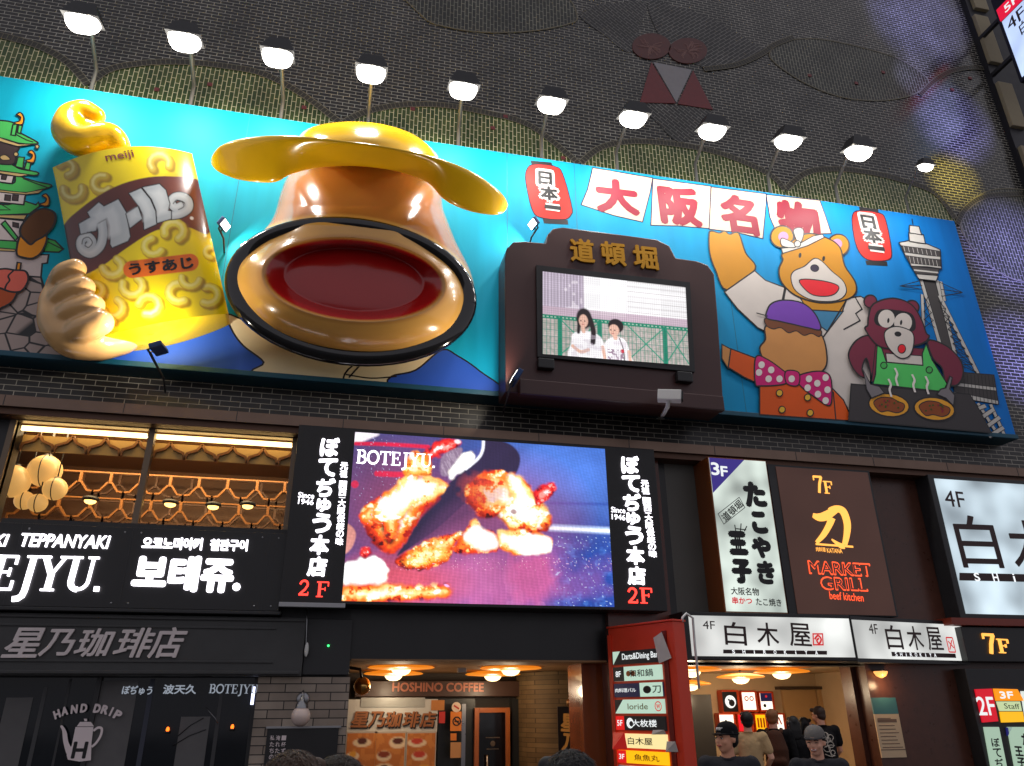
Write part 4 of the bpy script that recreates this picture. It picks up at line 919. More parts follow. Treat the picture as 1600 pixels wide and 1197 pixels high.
def scr_paint(U, V, Pp):
    x = U*224; y = V*126; p = Paint(x, y, (226, 214, 226))
    n1 = nz(x, y, 2.2, 1); p.mix(((x < 64) & (y < 62))*1.0, (178, 164, 182)); p.mix((((x % 5) < 1.6) & (x < 64) & (y < 62))*.7, (226, 214, 232)); p.mix((nz(x, y, 6, 9) > .72)*(x > 32)*(x < 64)*(y < 52)*.7, (235, 225, 235))
    p.mix(((x > 64) & (x < 130) & (y < 58))*1.0, (255, 253, 255)); p.mix(((x >= 130) & (y < 52))*1.0, (252, 250, 252)); p.mix(((x > 132) & (y < 52) & ((y % 8) < 1.4))*.45, (170, 160, 160))
    p.mix(((y > 52) & (y < 68))*.8, (196, 170, 186)); p.mix((y >= 68)*1.0, (176, 172, 164)); p.mix((y > 68)*(nz(x, y, 4, 2) > .5)*.5, (216, 196, 196))
    G = (18, 132, 104); p.mix((abs(y-68) < 3)*1.0, G); p.mix((abs(y-68) < 1)*((x % 6) < 3)*.8, (190, 220, 200))
    for xx in (26, 88, 188): p.mix((abs(x-xx) < 3.4)*(y > 68)*1.0, G)
    for k in range(38): p.mix((abs(x-k*6) < .6)*(y > 71)*.65, (60, 140, 120))
    for k in range(5): p.mix((abs(y-78-k*10) < .5)*.6, (60, 130, 116))
    for x0, x1 in ((28, 86), (132, 186), (190, 224)):
        for s in (0, 1): p.stroke([(x0, 71 if s else 124), (x1, 124 if s else 71)], 1.7, (26, 150, 120), 1, False)
    W_ = (255, 252, 255); SKN = (238, 190, 170); HR = (34, 22, 26)
    p.poly([(44, 104), (46, 92), (58, 86), (76, 86), (90, 94), (96, 112), (98, 130), (42, 130)], W_, 2); p.poly([(94, 106), (102, 94), (116, 90), (128, 96), (134, 116), (136, 130), (94, 130)], W_, 2)
    p.oval(64, 66, 12, 16, HR, 0, .2); p.stroke([(73, 66), (78, 84), (77, 102)], 8, HR, 2); p.stroke([(56, 72), (55, 88)], 5, HR, 2); p.oval(63, 70, 7, 10, SKN, 0, .2); p.stroke([(62, 80), (63, 86)], 6, SKN, 2)
    p.oval(113, 73, 12, 11, HR, 0, .15); p.oval(110, 80, 8, 9, SKN, 0, .2); p.stroke([(111, 88), (112, 92)], 7, SKN, 2)
    p.stroke([(46, 110), (58, 118), (70, 114)], 5, SKN, 1.5); p.stroke([(92, 108), (95, 124)], 5, SKN, 1.5); p.stroke([(132, 112), (134, 126)], 5, SKN, 1.5); p.stroke([(118, 92), (124, 110), (125, 128)], 1.6, (60, 40, 50), 1)
    p.mix((x > 100)*(x < 124)*(y > 110)*(nz(x, y, 2.4, 4) > .55)*.8, (120, 60, 110)); p.oval(122, 112, 3, 3, (210, 50, 70))
    for cx, cy, s_ in ((62, 71, 1), (108, 81, 1)):
        for e in (-3, 3): p.oval(cx+e, cy-1, 1.3, .8, (70, 40, 40), 0, .6)
        p.stroke([(cx-1.6, cy+4.4), (cx+1.6, cy+4.4)], 1, (190, 90, 90), .8, False); p.oval(cx+.5, cy+1.6, .8, 1.4, (216, 150, 130), 0, .8, .7)
    p.mix((nz(x, y, 5, 61) > .6)*((p.sdf([(44, 104), (58, 88), (90, 92), (98, 128), (44, 128)]) < 0) | (p.sdf([(96, 104), (108, 92), (128, 98), (135, 128), (96, 128)]) < 0))*.35, (206, 190, 206))
    px_ = (np.abs((x*1.0) % 1.7-.85) < .28)*.35+(np.abs((y*1.0) % 1.7-.85) < .28)*.25
    return p.C*(1.05-px_)[:, None]
painted_grid('screen', 330, 188, lambda u, v: at(*scr_px(u, v), YH-.066), scr_paint, vcol('video screen', 1.15), scr, False)
# ---- eleven floodlights on arms along the top edge
FL = glow('floodlight glass', (255, 250, 240), 14)
fl = [((130, 32), 139), ((289, 61), 295), ((434, 86), 437), ((580, 111), 573), ((724, 137), 716), ((862, 160), 847), ((990, 182), 966), ((1113, 202), 1091), ((1232, 218), 1206), ((1341, 235), 1313), ((1446, 259), 1424)]
under = ['above the hanging curl on the bag', 'above the gap right of the snack bag', 'above the left brim of the yellow lid', 'above the dome of the yellow lid', 'above the right brim of the yellow lid', 'above the left red lantern', 'above the first hanging cloth', 'above the second hanging cloth', 'above the fourth hanging cloth', 'just left of the right red lantern', 'small, last above the printed tower']
for (p, bxp), u in zip(fl, under):
    small = p[0] > 1400; basep = at(bxp, panel_top(bxp)+8, YB+.02); d = at(p[0], p[1], YB-1.25); x0 = basep.x
    hp = at(p[0], p[1], YB-1.15); hp.x = hp.x
    t = thing('floodlight', 'bright white floodlight on an arm, '+u, 'floodlight', hp, 'floodlights along the top of the billboard')
    aim = Vector((x0+random.uniform(-.5, .5), YB, ZP+1.6+random.uniform(-.5, .7))); dr = (aim-hp).normalized(); s = .15 if small else .27
    rx = Vector((1, 0, 0)); ry = dr.cross(rx).normalized()
    mb = MB(); hw, hh, dp = s*1.05, s*.8, s*.9
    fr = [hp+rx*(a_*hw)+ry*(b_*hh) for a_, b_ in ((-1, -1), (1, -1), (1, 1), (-1, 1))]; bk = [hp-dr*dp+rx*(a_*hw*.6)+ry*(b_*hh*.6) for a_, b_ in ((-1, -1), (1, -1), (1, 1), (-1, 1))]
    mb.add(fr+bk, [(4, 5, 6, 7), (0, 1, 5, 4), (1, 2, 6, 5), (2, 3, 7, 6), (3, 0, 4, 7)], DARK); mb.build('lamp_head', t)
    mb = MB(); vs = []; nn = 20
    for j in range(7):
        ph = j/6*math.pi/2
        for i in range(nn):
            th = 2*math.pi*i/nn; cs, sn = math.cos(th), math.sin(th); k = 1/max(abs(cs), abs(sn))**.6
            vs.append(hp+dr*(.004+.2*s/.27*math.sin(ph))+rx*(hw*.9*max(-1, min(1, cs*k))*math.cos(ph)**.7)+ry*(hh*.9*max(-1, min(1, sn*k))*math.cos(ph)**.7))
    mb.add(vs, [(j*nn+i, j*nn+(i+1) % nn, (j+1)*nn+(i+1) % nn, (j+1)*nn+i) for j in range(6) for i in range(nn)], FL, True); mb.build('lamp_glass', t)
    mb = MB(); z1 = hp.z-.05; mb.tube([Vector((x0, YB+.06, ZT-.35)), Vector((x0, YB+.04, ZT+.5)), hp-dr*dp*.9+Vector((0, .1, .05)), hp-dr*dp*.9], .036 if not small else .026, mat('arm grey', (110, 108, 104), .5, .3), 8); mb.build('arm', t)
    lamp('floodlight_beam', 'AREA', hp+dr*.24, aim, (66 if p[0] < 850 else 46) if not small else 26, (1, .97, .92), s*1.6, s*1.2)
# ---- small spotlights at the foot and between the reliefs
def spot(px, py, Y, aimpx, label, w_=.3, lit=True, power=14, col=(1, .9, .74)):
    c = at(px, py, Y); t = thing('spotlight', label, 'spotlight', c, 'small spotlights on the billboard'); aim = at(*aimpx, YB-.8); dr = (aim-c).normalized()
    rx = dr.cross(Vector((0, 0, 1))).normalized(); ry = rx.cross(dr).normalized(); mb = MB()
    cs = [c+rx*(i*w_)+ry*(j*w_*.6)+dr*k for k in (0, -w_*.5) for i, j in ((-1, -1), (1, -1), (1, 1), (-1, 1))]
    mb.add(cs, [(4, 5, 6, 7), (0, 1, 5, 4), (1, 2, 6, 5), (2, 3, 7, 6), (3, 0, 4, 7), (3, 2, 1, 0)], mat('blue grey lamp housing', (40, 66, 110), .4, .4)); mb.build('lamp_head', t, .015)
    mb = MB(); mb.add([c+rx*(i*w_*.85)+ry*(j*w_*.48)+dr*.006 for i, j in ((-1, -1), (1, -1), (1, 1), (-1, 1))], [(0, 1, 2, 3)], glow('spotlight glass', (255, 246, 230), 6)); mb.build('lamp_glass', t)
    mb = MB(); b0 = Vector((c.x, YB, c.z-.35))
    for s in (-1, 1): mb.tube([c+rx*(s*w_*.5)-dr*w_*.3, c+rx*(s*w_*.3)-ry*w_*.9-dr*w_*.2, b0+Vector((0, -.25, .12)), b0], .016, DARK, 6)
    mb.build('bracket', t); lamp('spotlight_beam', 'AREA', c+dr*.05, aim, power, col, w_*1.2, w_*.8)
spot(247, 541, -1.35, (215, 395), 'blue grey spotlight at the foot of the panel below the snack bag', .15, power=60)
spot(352, 352, -.75, (500, 430), 'slim spotlight between the snack bag and the giant pot', .13, power=16)
spot(832, 350, -.8, (650, 430), 'slim spotlight right of the giant pot, above the video board', .13, power=16)
spot(803, 588, -1.3, (620, 470), 'blue grey spotlight at the lower left corner of the video board', .17, power=22)
# ---- security camera under the video board
cc = at(1046, 632, -.7); t = thing('security_camera', 'white box security camera on a bracket under the video board', 'camera', cc)
def cbox(c, ax, l, h, m, name, bev=.015):
    ax = ax.normalized(); sx = ax.cross(Vector((0, 0, 1))).normalized(); uz = sx.cross(ax); mb = MB()
    mb.add([c+ax*(i*l)+sx*(j*h)+uz*(k*h) for i in (-1, 1) for j in (-1, 1) for k in (-1, 1)], [(0, 1, 3, 2), (4, 6, 7, 5), (0, 4, 5, 1), (2, 3, 7, 6), (0, 2, 6, 4), (1, 5, 7, 3)], m); return mb.build(name, t, bev)
q = at(1046, 619, -1.42); ax = Vector((.9, -.42, -.12)); cbox(q, ax, .19, .09, WHITE, 'camera_housing'); cbox(q+ax.normalized()*.2, ax, .02, .07, BLACK, 'lens_hood', .005)
mb = MB(); mb.tube([q+Vector((-.03, 0, -.09)), at(1043, 636, -1.25), at(1036, 648, -.7), at(1031, 652, -.03)], .035, WHITE, 10); w0 = at(1031, 645, -.05); mb.box(w0.x-.08, w0.x+.08, -.07, -.035, w0.z-.12, w0.z+.12, WHITE); mb.build('bracket', t)
# ================================================================ shop signs
LW = glow('white sign letters', (250, 246, 255), 3.2)
LRED = glow('red neon letters', (255, 60, 50), 2.6)
LOR = glow('orange sign letters', (255, 176, 78), 1.5)
def text3(mb, body, c, ux, nrm, wd, hh, m, bold=0, lift=.004):
    """lettering on any upright plane: centre c, along ux, facing nrm"""
    V, F = text_mesh(body)
    if not V: return
    x0 = min(v.x for v in V); x1 = max(v.x for v in V); y0 = min(v.y for v in V); y1 = max(v.y for v in V); g = bold*min(hh, wd/max(1, len(body)))
    for k, (dx, dz) in enumerate([(0, 0)]+([(g*math.cos(i*math.pi/4), g*math.sin(i*math.pi/4)) for i in range(8)] if g else [])):
        mb.add([c+ux*(((v.x-x0)/max(1e-6, x1-x0)-.5)*wd+dx)+Vector((0, 0, ((v.y-y0)/max(1e-6, y1-y0)-.5)*hh+dz))+nrm*(lift+.0002*k) for v in V], F, m)
def letters(parent, f, name='lettering'):
    mb = MB(); f(mb); return mb.build(name, parent)
# ---- black sign over the coffee shop, white lit letters
YS = -.32
s1 = thing('restaurant_sign', 'long black sign under the restaurant window with big white lit BOTEJYU lettering', 'sign', at(200, 890, YS))
zt = zat(200, 824, YS); zb = zat(200, 951, YS); wx('sign_board', s1, -13, xat(443, 890, YS), YS, 0, zb, zt, BLACK, .01)
wx('sign_ledge', s1, -13, xat(443, 890, YS)+.03, YS-.04, -.002, zb-.05, zb-.002, DARK, .01)
letters(s1, lambda mb: text(mb, 'OKONOMIYAKI', (-165, 838), (12, 844), 19, YS-.03, LW, .02, depth=.03, shear=.15)); letters(s1, lambda mb: text(mb, 'TEPPANYAKI', (32, 843), (171, 847), 20, YS-.03, LW, .02, depth=.03, shear=.12))
letters(s1, lambda mb: serif(mb, 'BOTEJYU.', (-155, 892), (162, 897), 54, YS-.035, LW, .03, .06))
letters(s1, lambda mb: text(mb, '오코노미야키', (222, 848), (316, 850), 19, YS-.03, LW, .05, depth=.03)); letters(s1, lambda mb: text(mb, '철판구이', (328, 851), (387, 852), 18, YS-.03, LW, .05, depth=.03))
letters(s1, lambda mb: text(mb, '보테쥬.', (208, 893), (378, 899), 56, YS-.035, LW, .07, depth=.03))
for px in (18, 196, 416): wx('board_joint', s1, xat(px, 890, YS)-.005, xat(px, 890, YS)+.005, YS-.0025, YS-.0003, zb+.02, zt-.02, DARK)
for px in (30, 184, 210, 404, 430):
    for zz_ in (zb+.07, zt-.07): one('screw', s1, lambda mb: mb.ball(Vector((xat(px, 890, YS), YS-.004, zz_)), (.014, .006, .014), STEEL, 8, 6))
# ---- coffee shop fascia
YF = -.24
s2 = thing('coffee_shop_sign', 'dark grey fascia board with silver brush characters of the coffee shop', 'sign', at(150, 1005, YF))
zt = zb-.07; zb2 = zat(200, 1056, YF); xr = xat(476, 1000, YF)
wx('sign_board', s2, -13, xr, YF, 0, zb2, zt, CHAR, .01); wx('moulding', s2, -13, xr-.02, YF-.05, YF-.001, zb2+.02, zb2+.07, CHAR, .012); wx('moulding', s2, -13, xr-.02, YF-.03, YF-.001, zt-.06, zt-.02, CHAR, .01)
wx('moulding', s2, -13, xr-.4, YF-.02, YF-.001, zb2+.17, zb2+.2, CHAR, .006); wx('moulding', s2, -13, xr-.4, YF-.02, YF-.001, zt-.17, zt-.14, CHAR, .006)
SILV = mat('silver letters', (226, 214, 212), .4, 0)
letters(s2, lambda mb: [text(mb, c, (x-w/2, 1004), (x+w/2, 1004), h, YF-.035, SILV, .02, depth=.03, shear=.22) for c, x, w, h in (('星', 36, 60, 46), ('乃', 90, 54, 42), ('珈', 148, 60, 44), ('琲', 210, 62, 46), ('店', 262, 58, 48))])
wx('end_panel', s2, xr+.005, xat(549, 1000, -.15), -.15, 0, zb2+.02, zt, DARK, .01)
def wire(mb):
    a = at(480, 944, YF-.02); mb.tube([a, a+Vector((.02, 0, -.25)), at(478, 1010, YF-.03), at(480, 1018, YF-.02)], .008, STEEL, 6); mb.ball(at(479, 1015, YF-.03), (.03, .03, .1), WHITE, 8, 6); mb.ball(at(479, 945, YF-.05), .03, STEEL, 8, 6)
one('hanging_wire', s2, wire); one('green_led', s2, lambda mb: mb.ball(at(513, 1009, -.17), .016, glow('green led', (60, 255, 120), 3), 8, 6))
# ---- big screen with writing either side
YL = -.5
s3 = thing('led_screen', 'big lit advertising screen showing grilled shrimp, with white characters on black panels either side', 'screen', at(750, 820, YL))
a_, b_, c_, d_ = wb(455, 668, 1030, 952, YL); X0 = xat(452, 800, YL); X1 = xat(1030, 800, YL); Z1 = zat(750, 683, YL); Z0 = zat(750, 949, YL)
wx('frame', s3, X0, X1, YL, 0, Z0, Z1, mat('black screen frame', (22, 20, 22), .4, var=.1), .01)
wx('frame_lip', s3, X0, xat(540, 940, YL), YL-.06, YL-.001, Z0-.06, Z0+.01, STEEL, .01)
def q3(u, v): return lerp(lerp(55, 1505, u), lerp(0, 1562, u), v), lerp(lerp(55, 155, u), lerp(1040, 1073, u), v)
def led_paint(U, V, Pp):
    q = np.array([q3(u, v) for u, v in zip(U, V)]); x, y = q[:, 0], q[:, 1]; p = Paint(x, y, (56, 64, 124))
    p.mix(np.clip((x-500)/900, 0, 1)*np.clip(1-(y-100)/600, .3, 1), (60, 108, 200)); p.mix(np.clip((y-480)/300, 0, 1)*np.clip((x-700)/500, 0, 1)*.8, (28, 66, 160))
    p.oval(1300, 300, 320, 200, (84, 130, 226), 20, .9, .7, .4, 90); p.oval(140, 300, 200, 260, (70, 66, 120), 0, .8, .8)
    p.mix(np.clip((y-760)/160, 0, 1)*np.clip((1250-x)/250, 0, 1)*np.clip((x-150)/300, 0, 1)*.9, (150, 90, 160))
    p.mix((nz(x, y, 60, 11) > .55)*np.clip((y-780)/100, 0, 1)*(x < 1230)*.35, (200, 130, 190)); p.oval(1090, 900, 130, 150, (206, 90, 150), 0, .7, .75, .4, 40); p.oval(780, 900, 120, 140, (176, 110, 170), 0, .8, .6, .4, 40)
    p.mix(np.clip((nz(x, y, 34, 12)*.6+nz(x, y, 13, 17)*.4-.5)*4, 0, 1)*np.clip((x-1180)/60, 0, 1)*np.clip((y-650)/60, 0, 1)*.3, (90, 150, 240)); p.mix((nz(x, y, 8, 13) > .9)*(x > 1220)*(y > 660)*.9, (190, 220, 255))
    p.stroke([(1190, 612), (1540, 630)], 34, (190, 215, 255), 20, False); p.stroke([(1190, 614), (1540, 632)], 16, (250, 252, 255), 8, False); p.stroke([(1190, 470), (1520, 476)], 14, (50, 80, 170), 16, False)
    p.poly([(55, 55), (190, 66), (150, 90), (56, 122)], (250, 240, 250), 14); p.stroke([(60, 122), (260, 128), (480, 142)], 22, (210, 20, 70), 8); p.stroke([(186, 298), (330, 304)], 32, (214, 20, 80), 8, noise if False else True)
    p.oval(60, 360, 22, 22, (200, 30, 80), 0, .3); p.poly([(0, 600), (40, 600), (72, 650), (50, 730), (0, 760)], (210, 150, 140), 10)
    p.oval(330, 540, 330, 330, (190, 60, 50), 20, 1.2, .38); p.oval(960, 540, 330, 260, (190, 70, 60), 10, 1.2, .4); p.oval(760, 920, 560, 190, (196, 96, 150), 0, 1.0, .6, .5, 70); p.oval(300, 930, 330, 130, (226, 80, 70), 0, 1.0, .6)
    # spatula
    p.poly([(800, 100), (940, 120), (1010, 190), (1000, 280), (940, 340), (760, 420), (560, 600), (400, 720), (320, 775), (330, 740), (470, 520), (600, 360), (700, 270), (790, 190)], (44, 34, 66), 10); p.poly([(520, 560), (700, 420), (760, 520), (560, 640), (400, 720)], (84, 50, 90), 60, a=.7)
    p.stroke([(800, 104), (796, 160), (770, 210), (700, 270)], 16, (240, 240, 255), 8)
    # tail, shell, shrimp
    HOT = [(70, 6, 6), (150, 20, 10), (226, 60, 16), (248, 130, 36), (255, 214, 130), (255, 250, 232), (255, 255, 255)]; REDP = [(70, 0, 10), (150, 8, 20), (214, 22, 30), (240, 60, 50), (255, 150, 140), (255, 235, 235)]; WHT = [(190, 80, 60), (236, 150, 100), (255, 214, 160), (255, 244, 226), (255, 255, 252), (255, 255, 255)]; AMB = [(110, 20, 10), (190, 60, 16), (240, 130, 30), (255, 200, 90), (255, 244, 200)]
    p.food([(470, 160), (540, 100), (640, 96), (672, 120), (620, 170), (540, 200), (470, 240), (420, 280), (400, 250)], .22, 1, REDP, 34, 8, 40); p.oval(650, 112, 18, 12, (255, 230, 235), 10, .6)
    p.poly([(560, 200), (640, 150), (680, 160), (640, 260), (600, 310), (555, 300)], (140, 116, 142), 10); p.mix((p.sdf([(560, 200), (640, 150), (680, 160), (640, 260), (600, 310), (555, 300)]) < 0)*((nz(x-y*.5, y*.2, 8, 77) > .5)*.4), (190, 170, 190)); p.food([(620, 250), (690, 180), (740, 180), (756, 210), (700, 270), (620, 325), (604, 300)], .7, 2, WHT, 40, 8, 40)
    p.food([(350, 250), (380, 180), (430, 170), (480, 200), (500, 300), (440, 330), (345, 330)], .3, 3, AMB, 30, 10, 60); p.oval(385, 195, 14, 22, (255, 210, 200), 20, .6)
    p.food([(90, 520), (180, 440), (290, 370), (340, 315), (480, 310), (585, 350), (590, 390), (470, 510), (400, 620), (330, 740), (260, 770), (190, 720), (130, 640)], .28, 4, HOT, 60, 8, 90)
    p.food([(180, 480), (290, 390), (370, 335), (500, 325), (560, 360), (480, 440), (410, 490), (340, 570), (300, 690), (250, 710), (215, 600), (160, 580)], .42, 5, HOT, 48, 30, 60)
    p.stroke([(350, 690), (420, 560), (540, 440)], 22, (190, 26, 14), 26, True, .8)
    p.food([(700, 400), (740, 330), (840, 280), (960, 290), (1060, 360), (1110, 440), (1180, 520), (1200, 600), (1120, 650), (990, 640), (900, 560), (800, 560), (720, 480)], .16, 6, HOT, 56, 10, 120); p.oval(800, 400, 110, 90, (196, 70, 60), 20, .9, .55, .5, 30)
    p.food([(940, 310), (1020, 320), (1100, 420), (1180, 520), (1190, 600), (1080, 610), (1000, 630), (930, 590), (900, 520), (960, 440)], .5, 8, HOT, 50, 24, 60); p.oval(980, 520, 18, 14, (150, 96, 90), 20, .5, .8)
    p.food([(1090, 400), (1190, 350), (1224, 370), (1216, 410), (1150, 470), (1110, 480)], .25, 9, REDP, 24, 8, 40)
    p.food([(880, 640), (930, 620), (1150, 650), (1200, 690), (1190, 750), (1120, 772), (960, 765), (890, 720)], .45, 10, HOT, 50, 8, 60); p.food([(990, 690), (1040, 655), (1130, 650), (1195, 690), (1190, 745), (1110, 770), (1020, 765)], .8, 11, WHT, 60, 14, 40)
    p.food([(300, 810), (420, 720), (560, 660), (690, 640), (640, 720), (600, 810), (460, 858), (350, 850)], .2, 12, HOT, 30, 8, 60); p.food([(350, 800), (470, 730), (600, 740), (610, 790), (460, 840), (370, 835)], .42, 13, AMB, 24, 16, 40)
    p.food([(640, 710), (700, 620), (760, 560), (800, 620), (880, 650), (890, 740), (780, 760), (680, 766), (620, 740)], .3, 14, HOT, 40, 8, 60); p.food([(700, 660), (760, 600), (860, 650), (885, 720), (800, 745), (720, 700)], .66, 15, WHT, 44, 20, 40)
    p.food([(0, 840), (130, 785), (200, 780), (262, 850), (240, 930), (120, 990), (0, 940)], .78, 16, WHT, 70, 10, 50); p.food([(0, 950), (240, 940), (460, 950), (600, 940), (620, 1010), (420, 1040), (0, 1060)], .3, 17, HOT, 60, 26, 70)
    p.oval(545, 985, 22, 12, (255, 235, 250), -20, .5); p.oval(600, 950, 16, 7, (250, 180, 240), 20, .5); p.food([(95, 760), (130, 725), (168, 760), (130, 795)], .2, 18, REDP, 20, 8, 30)
    p.mix((nz(x, y, 7, 31) > .93)*(x < 330)*(y < 600)*(x > 60)*.7, (190, 190, 230)); p.mix((nz(x, y, 6, 33) > .9)*(y > 780)*(y < 860)*(x > 300)*.7, (255, 200, 220))
    lp = (np.abs((x % 9)-4.5) < 1.3)*.16+(np.abs((y % 9)-4.5) < 1.3)*.14; return p.C*((1.03-lp)*(.8+.4*fbm(x, y, 150, 51)))[:, None]
painted_grid('screen', 400, 262, lambda u, v: at(lerp(lerp(555, 945, u), lerp(534, 960, u), v), lerp(lerp(675, 701.5, u), lerp(939, 948.5, u), v), YL-.004), led_paint, vcol('advertising screen', 1.35), s3, False)
letters(s3, lambda mb: serif(mb, 'BOTEJYU.', (557, 713), (680, 721), 21, YL-.012, LW))
for dx, top_, bot_, st, sb, since, two in ((0, (517, 682), (494, 902), (538, 722), (530, 852), ((466, 773), (491, 775), (466, 783), (490, 785)), ((466, 918), (515, 921))), (1, (984, 711), (996, 915), (1007, 750), (1021, 871), ((955, 796), (977, 798), (956, 807), (977, 809)), ((980, 930), (1021, 931)))):
    letters(s3, lambda mb: stack_text(mb, 'ぼてぢゅう本店', top_, bot_, 30-2*dx, YL-.02, LW, .045, .016, .92, [1.05, 1, 1.05, .75, 1.1, 1.1, 1.1]))
    letters(s3, lambda mb: stack_text(mb, '元祖 関西・大阪伝統の味', st, sb, 12, YL-.014, LW, .03, .01, .95, [1, 1, .4, 1, 1, .4, 1, 1, 1, 1, 1, 1]))
    letters(s3, lambda mb: text(mb, 'Since', since[0], since[1], 8.5, YL-.014, LW, .02)); letters(s3, lambda mb: text(mb, '1946', since[2], since[3], 8.5, YL-.014, LW, .02))
    letters(s3, lambda mb: serif(mb, '2', two[0], (two[0][0]+18, two[0][1]+.6), 24, YL-.02, LRED, .015)); letters(s3, lambda mb: serif(mb, 'F', (two[1][0]-21, two[1][1]-.5), two[1], 24, YL-.02, LRED, .015))
# ---- tall white takoyaki lightbox
YT = -.55
s4 = thing('takoyaki_sign', 'tall white lightbox with black takoyaki characters and a purple 3F corner', 'sign', at(1170, 840, YT))
FACE = glow('white lightbox face', (214, 226, 216), .74, .55, 1.7)
mb = MB(); qd = [(1108, 716.5), (1195, 720.5), (1231, 957), (1135, 955)]
xl, xr_ = (xat(1108, 717, YT)+xat(1135, 955, YT))/2, (xat(1195, 720, YT)+xat(1231, 957, YT))/2; zt, zb = zat(1150, 718, YT), zat(1180, 956, YT)
wx('sign_box', s4, xl-.02, xr_+.02, YT+.01, .02, zb-.02, zt+.02, mat('amber brown side', (132, 70, 26), .35, var=.3, vs=1), .01)
wx('sign_face', s4, xl, xr_, YT, YT+.008, zb, zt, FACE)
PURPL = glow('purple corner', (60, 46, 140), .7); SBL = mat('sign black', (22, 22, 26), .5, var=0)
mb = MB(); mb.flat([Vector((xl, YT-.003, zt)), Vector((xl+(xr_-xl)*.62, YT-.003, zt)), Vector((xl, YT-.003, zt-(zt-zb)*.245))], PURPL); mb.build('corner_panel', s4)
letters(s4, lambda mb: text(mb, '3', (1111, 732), (1124, 733), 20, YT-.006, glow('pale letter', (230, 235, 235), 1), .05)); letters(s4, lambda mb: text(mb, 'F', (1126, 736), (1137, 737), 16, YT-.006, M['pale letter'], .05))
letters(s4, lambda mb: [text(mb, c, (x0, y), (x1, y+1), h, YT-.006, SBL, b) for c, x0, x1, y, h, b in (('た', 1162, 1197, 772, 40, .085), ('こ', 1174, 1199, 816, 35, .12), ('や', 1174, 1205, 855, 34, .09), ('き', 1183, 1211, 894, 37, .08))])
letters(s4, lambda mb: [text(mb, c, (x0, y), (x1, y+1), h, YT-.006, SBL, b) for c, x0, x1, y, h, b in (('王', 1138, 1168, 848, 38, .12), ('子', 1143, 1175, 892, 39, .1))])
def whisk(mb):
    for p in (((1150, 832), (1148, 820)), ((1157, 830), (1158, 818)), ((1163, 830), (1167, 822)), ((1150, 826), (1166, 828))): mb.ribbon([at(x, y, YT-.008) for x, y in p], .018, SBL)
    r = [at(x, y, YT-.006) for x, y in ((1122, 803), (1155, 777), (1164, 793), (1131, 819))]; mb.ribbon(r, .012, mat('sign grey', (110, 114, 112), .5), True)
one('emblem', s4, whisk); letters(s4, lambda mb: text(mb, '道頓堀', (1130, 811), (1158, 785), 13, YT-.008, SBL, .02))
letters(s4, lambda mb: text(mb, '大阪名物', (1142, 923), (1186, 925), 12, YT-.006, SBL, .02)); letters(s4, lambda mb: text(mb, 'たこ焼き', (1181, 940), (1221, 942), 12, YT-.006, SBL, .02))
letters(s4, lambda mb: text(mb, '串かつ', (1144, 938), (1175, 939), 11, YT-.006, glow('red letter', (210, 20, 40), .8), .03))
# ---- brown grill sign
YK = -.3
s5 = thing('grill_sign', 'brown lit panel with an orange brush character and red outlined MARKET GRILL lettering', 'sign', at(1300, 850, YK))
xl, xr_ = xat(1213, 735, YK), xat(1378, 850, YK); zt, zb = zat(1290, 734, YK), zat(1310, 962, YK)
BRP = glow('brown lit panel', (70, 44, 36), .75, .12, 1, base=(70, 46, 38))
wx('sign_box', s5, xl-.16, xr_+.05, YK+.012, .02, zb, zt+.04, DARK, .01); wx('sign_face', s5, xl, xr_, YK, YK+.01, zb+.02, zt, BRP)
letters(s5, lambda mb: serif(mb, '7', (1271, 756), (1287, 757), 26, YK-.012, LOR, .01)); letters(s5, lambda mb: serif(mb, 'F', (1287, 761), (1302, 762), 19, YK-.012, LOR, .01))
def z3(x, y): return (1200+x/4.43, 700+y/4.43)
def brush(mb):
    for k, (pts, wd) in enumerate(([([(310, 465), (350, 480), (400, 470), (470, 425)], [30, 52, 60, 46]), ([(420, 430), (470, 420), (520, 440), (548, 520), (545, 600), (530, 670)], [24, 44, 60, 56, 46, 36]), ([(530, 680), (500, 675), (440, 632)], [36, 36, 10]), ([(440, 480), (425, 530), (385, 600), (335, 655)], [60, 44, 38, 22])])):
        P2 = catmull([at(*z3(*t), YK-.012-.001*k) for t in pts], 5, False); w2 = [np.interp(i/(len(P2)-1)*(len(wd)-1), range(len(wd)), wd)/4.43*.0118 for i in range(len(P2))]; mb.ribbon(P2, w2, LOR)
    mb.ribbon([at(*z3(330, 665), YK-.012), at(*z3(590, 684), YK-.012)], .035, LOR)
one('brush_character', s5, brush)
letters(s5, lambda mb: text(mb, '肉料理', (1275, 858), (1290, 859), 7, YK-.012, LOR, .02)); letters(s5, lambda mb: text(mb, 'KATANA', (1292, 860), (1316, 861), 7, YK-.012, LOR, .02))
LRO = glow('red orange letters', (255, 84, 44), 1.7)
def outl(mb):
    for s, L_, R2, h in (('MARKET', (1263, 886), (1361, 891), 21), ('GRILL', (1282, 911), (1355, 914), 21)):
        text(mb, s, L_, R2, h, YK-.012, LRO, .05); text(mb, s, (L_[0]+2, L_[1]), (R2[0]-2, R2[1]), h-4.5, YK-.016, BRP, .0)
letters(s5, outl); letters(s5, lambda mb: text(mb, 'beef kitchen', (1296, 930), (1349, 934), 12, YK-.012, LRO, .015))
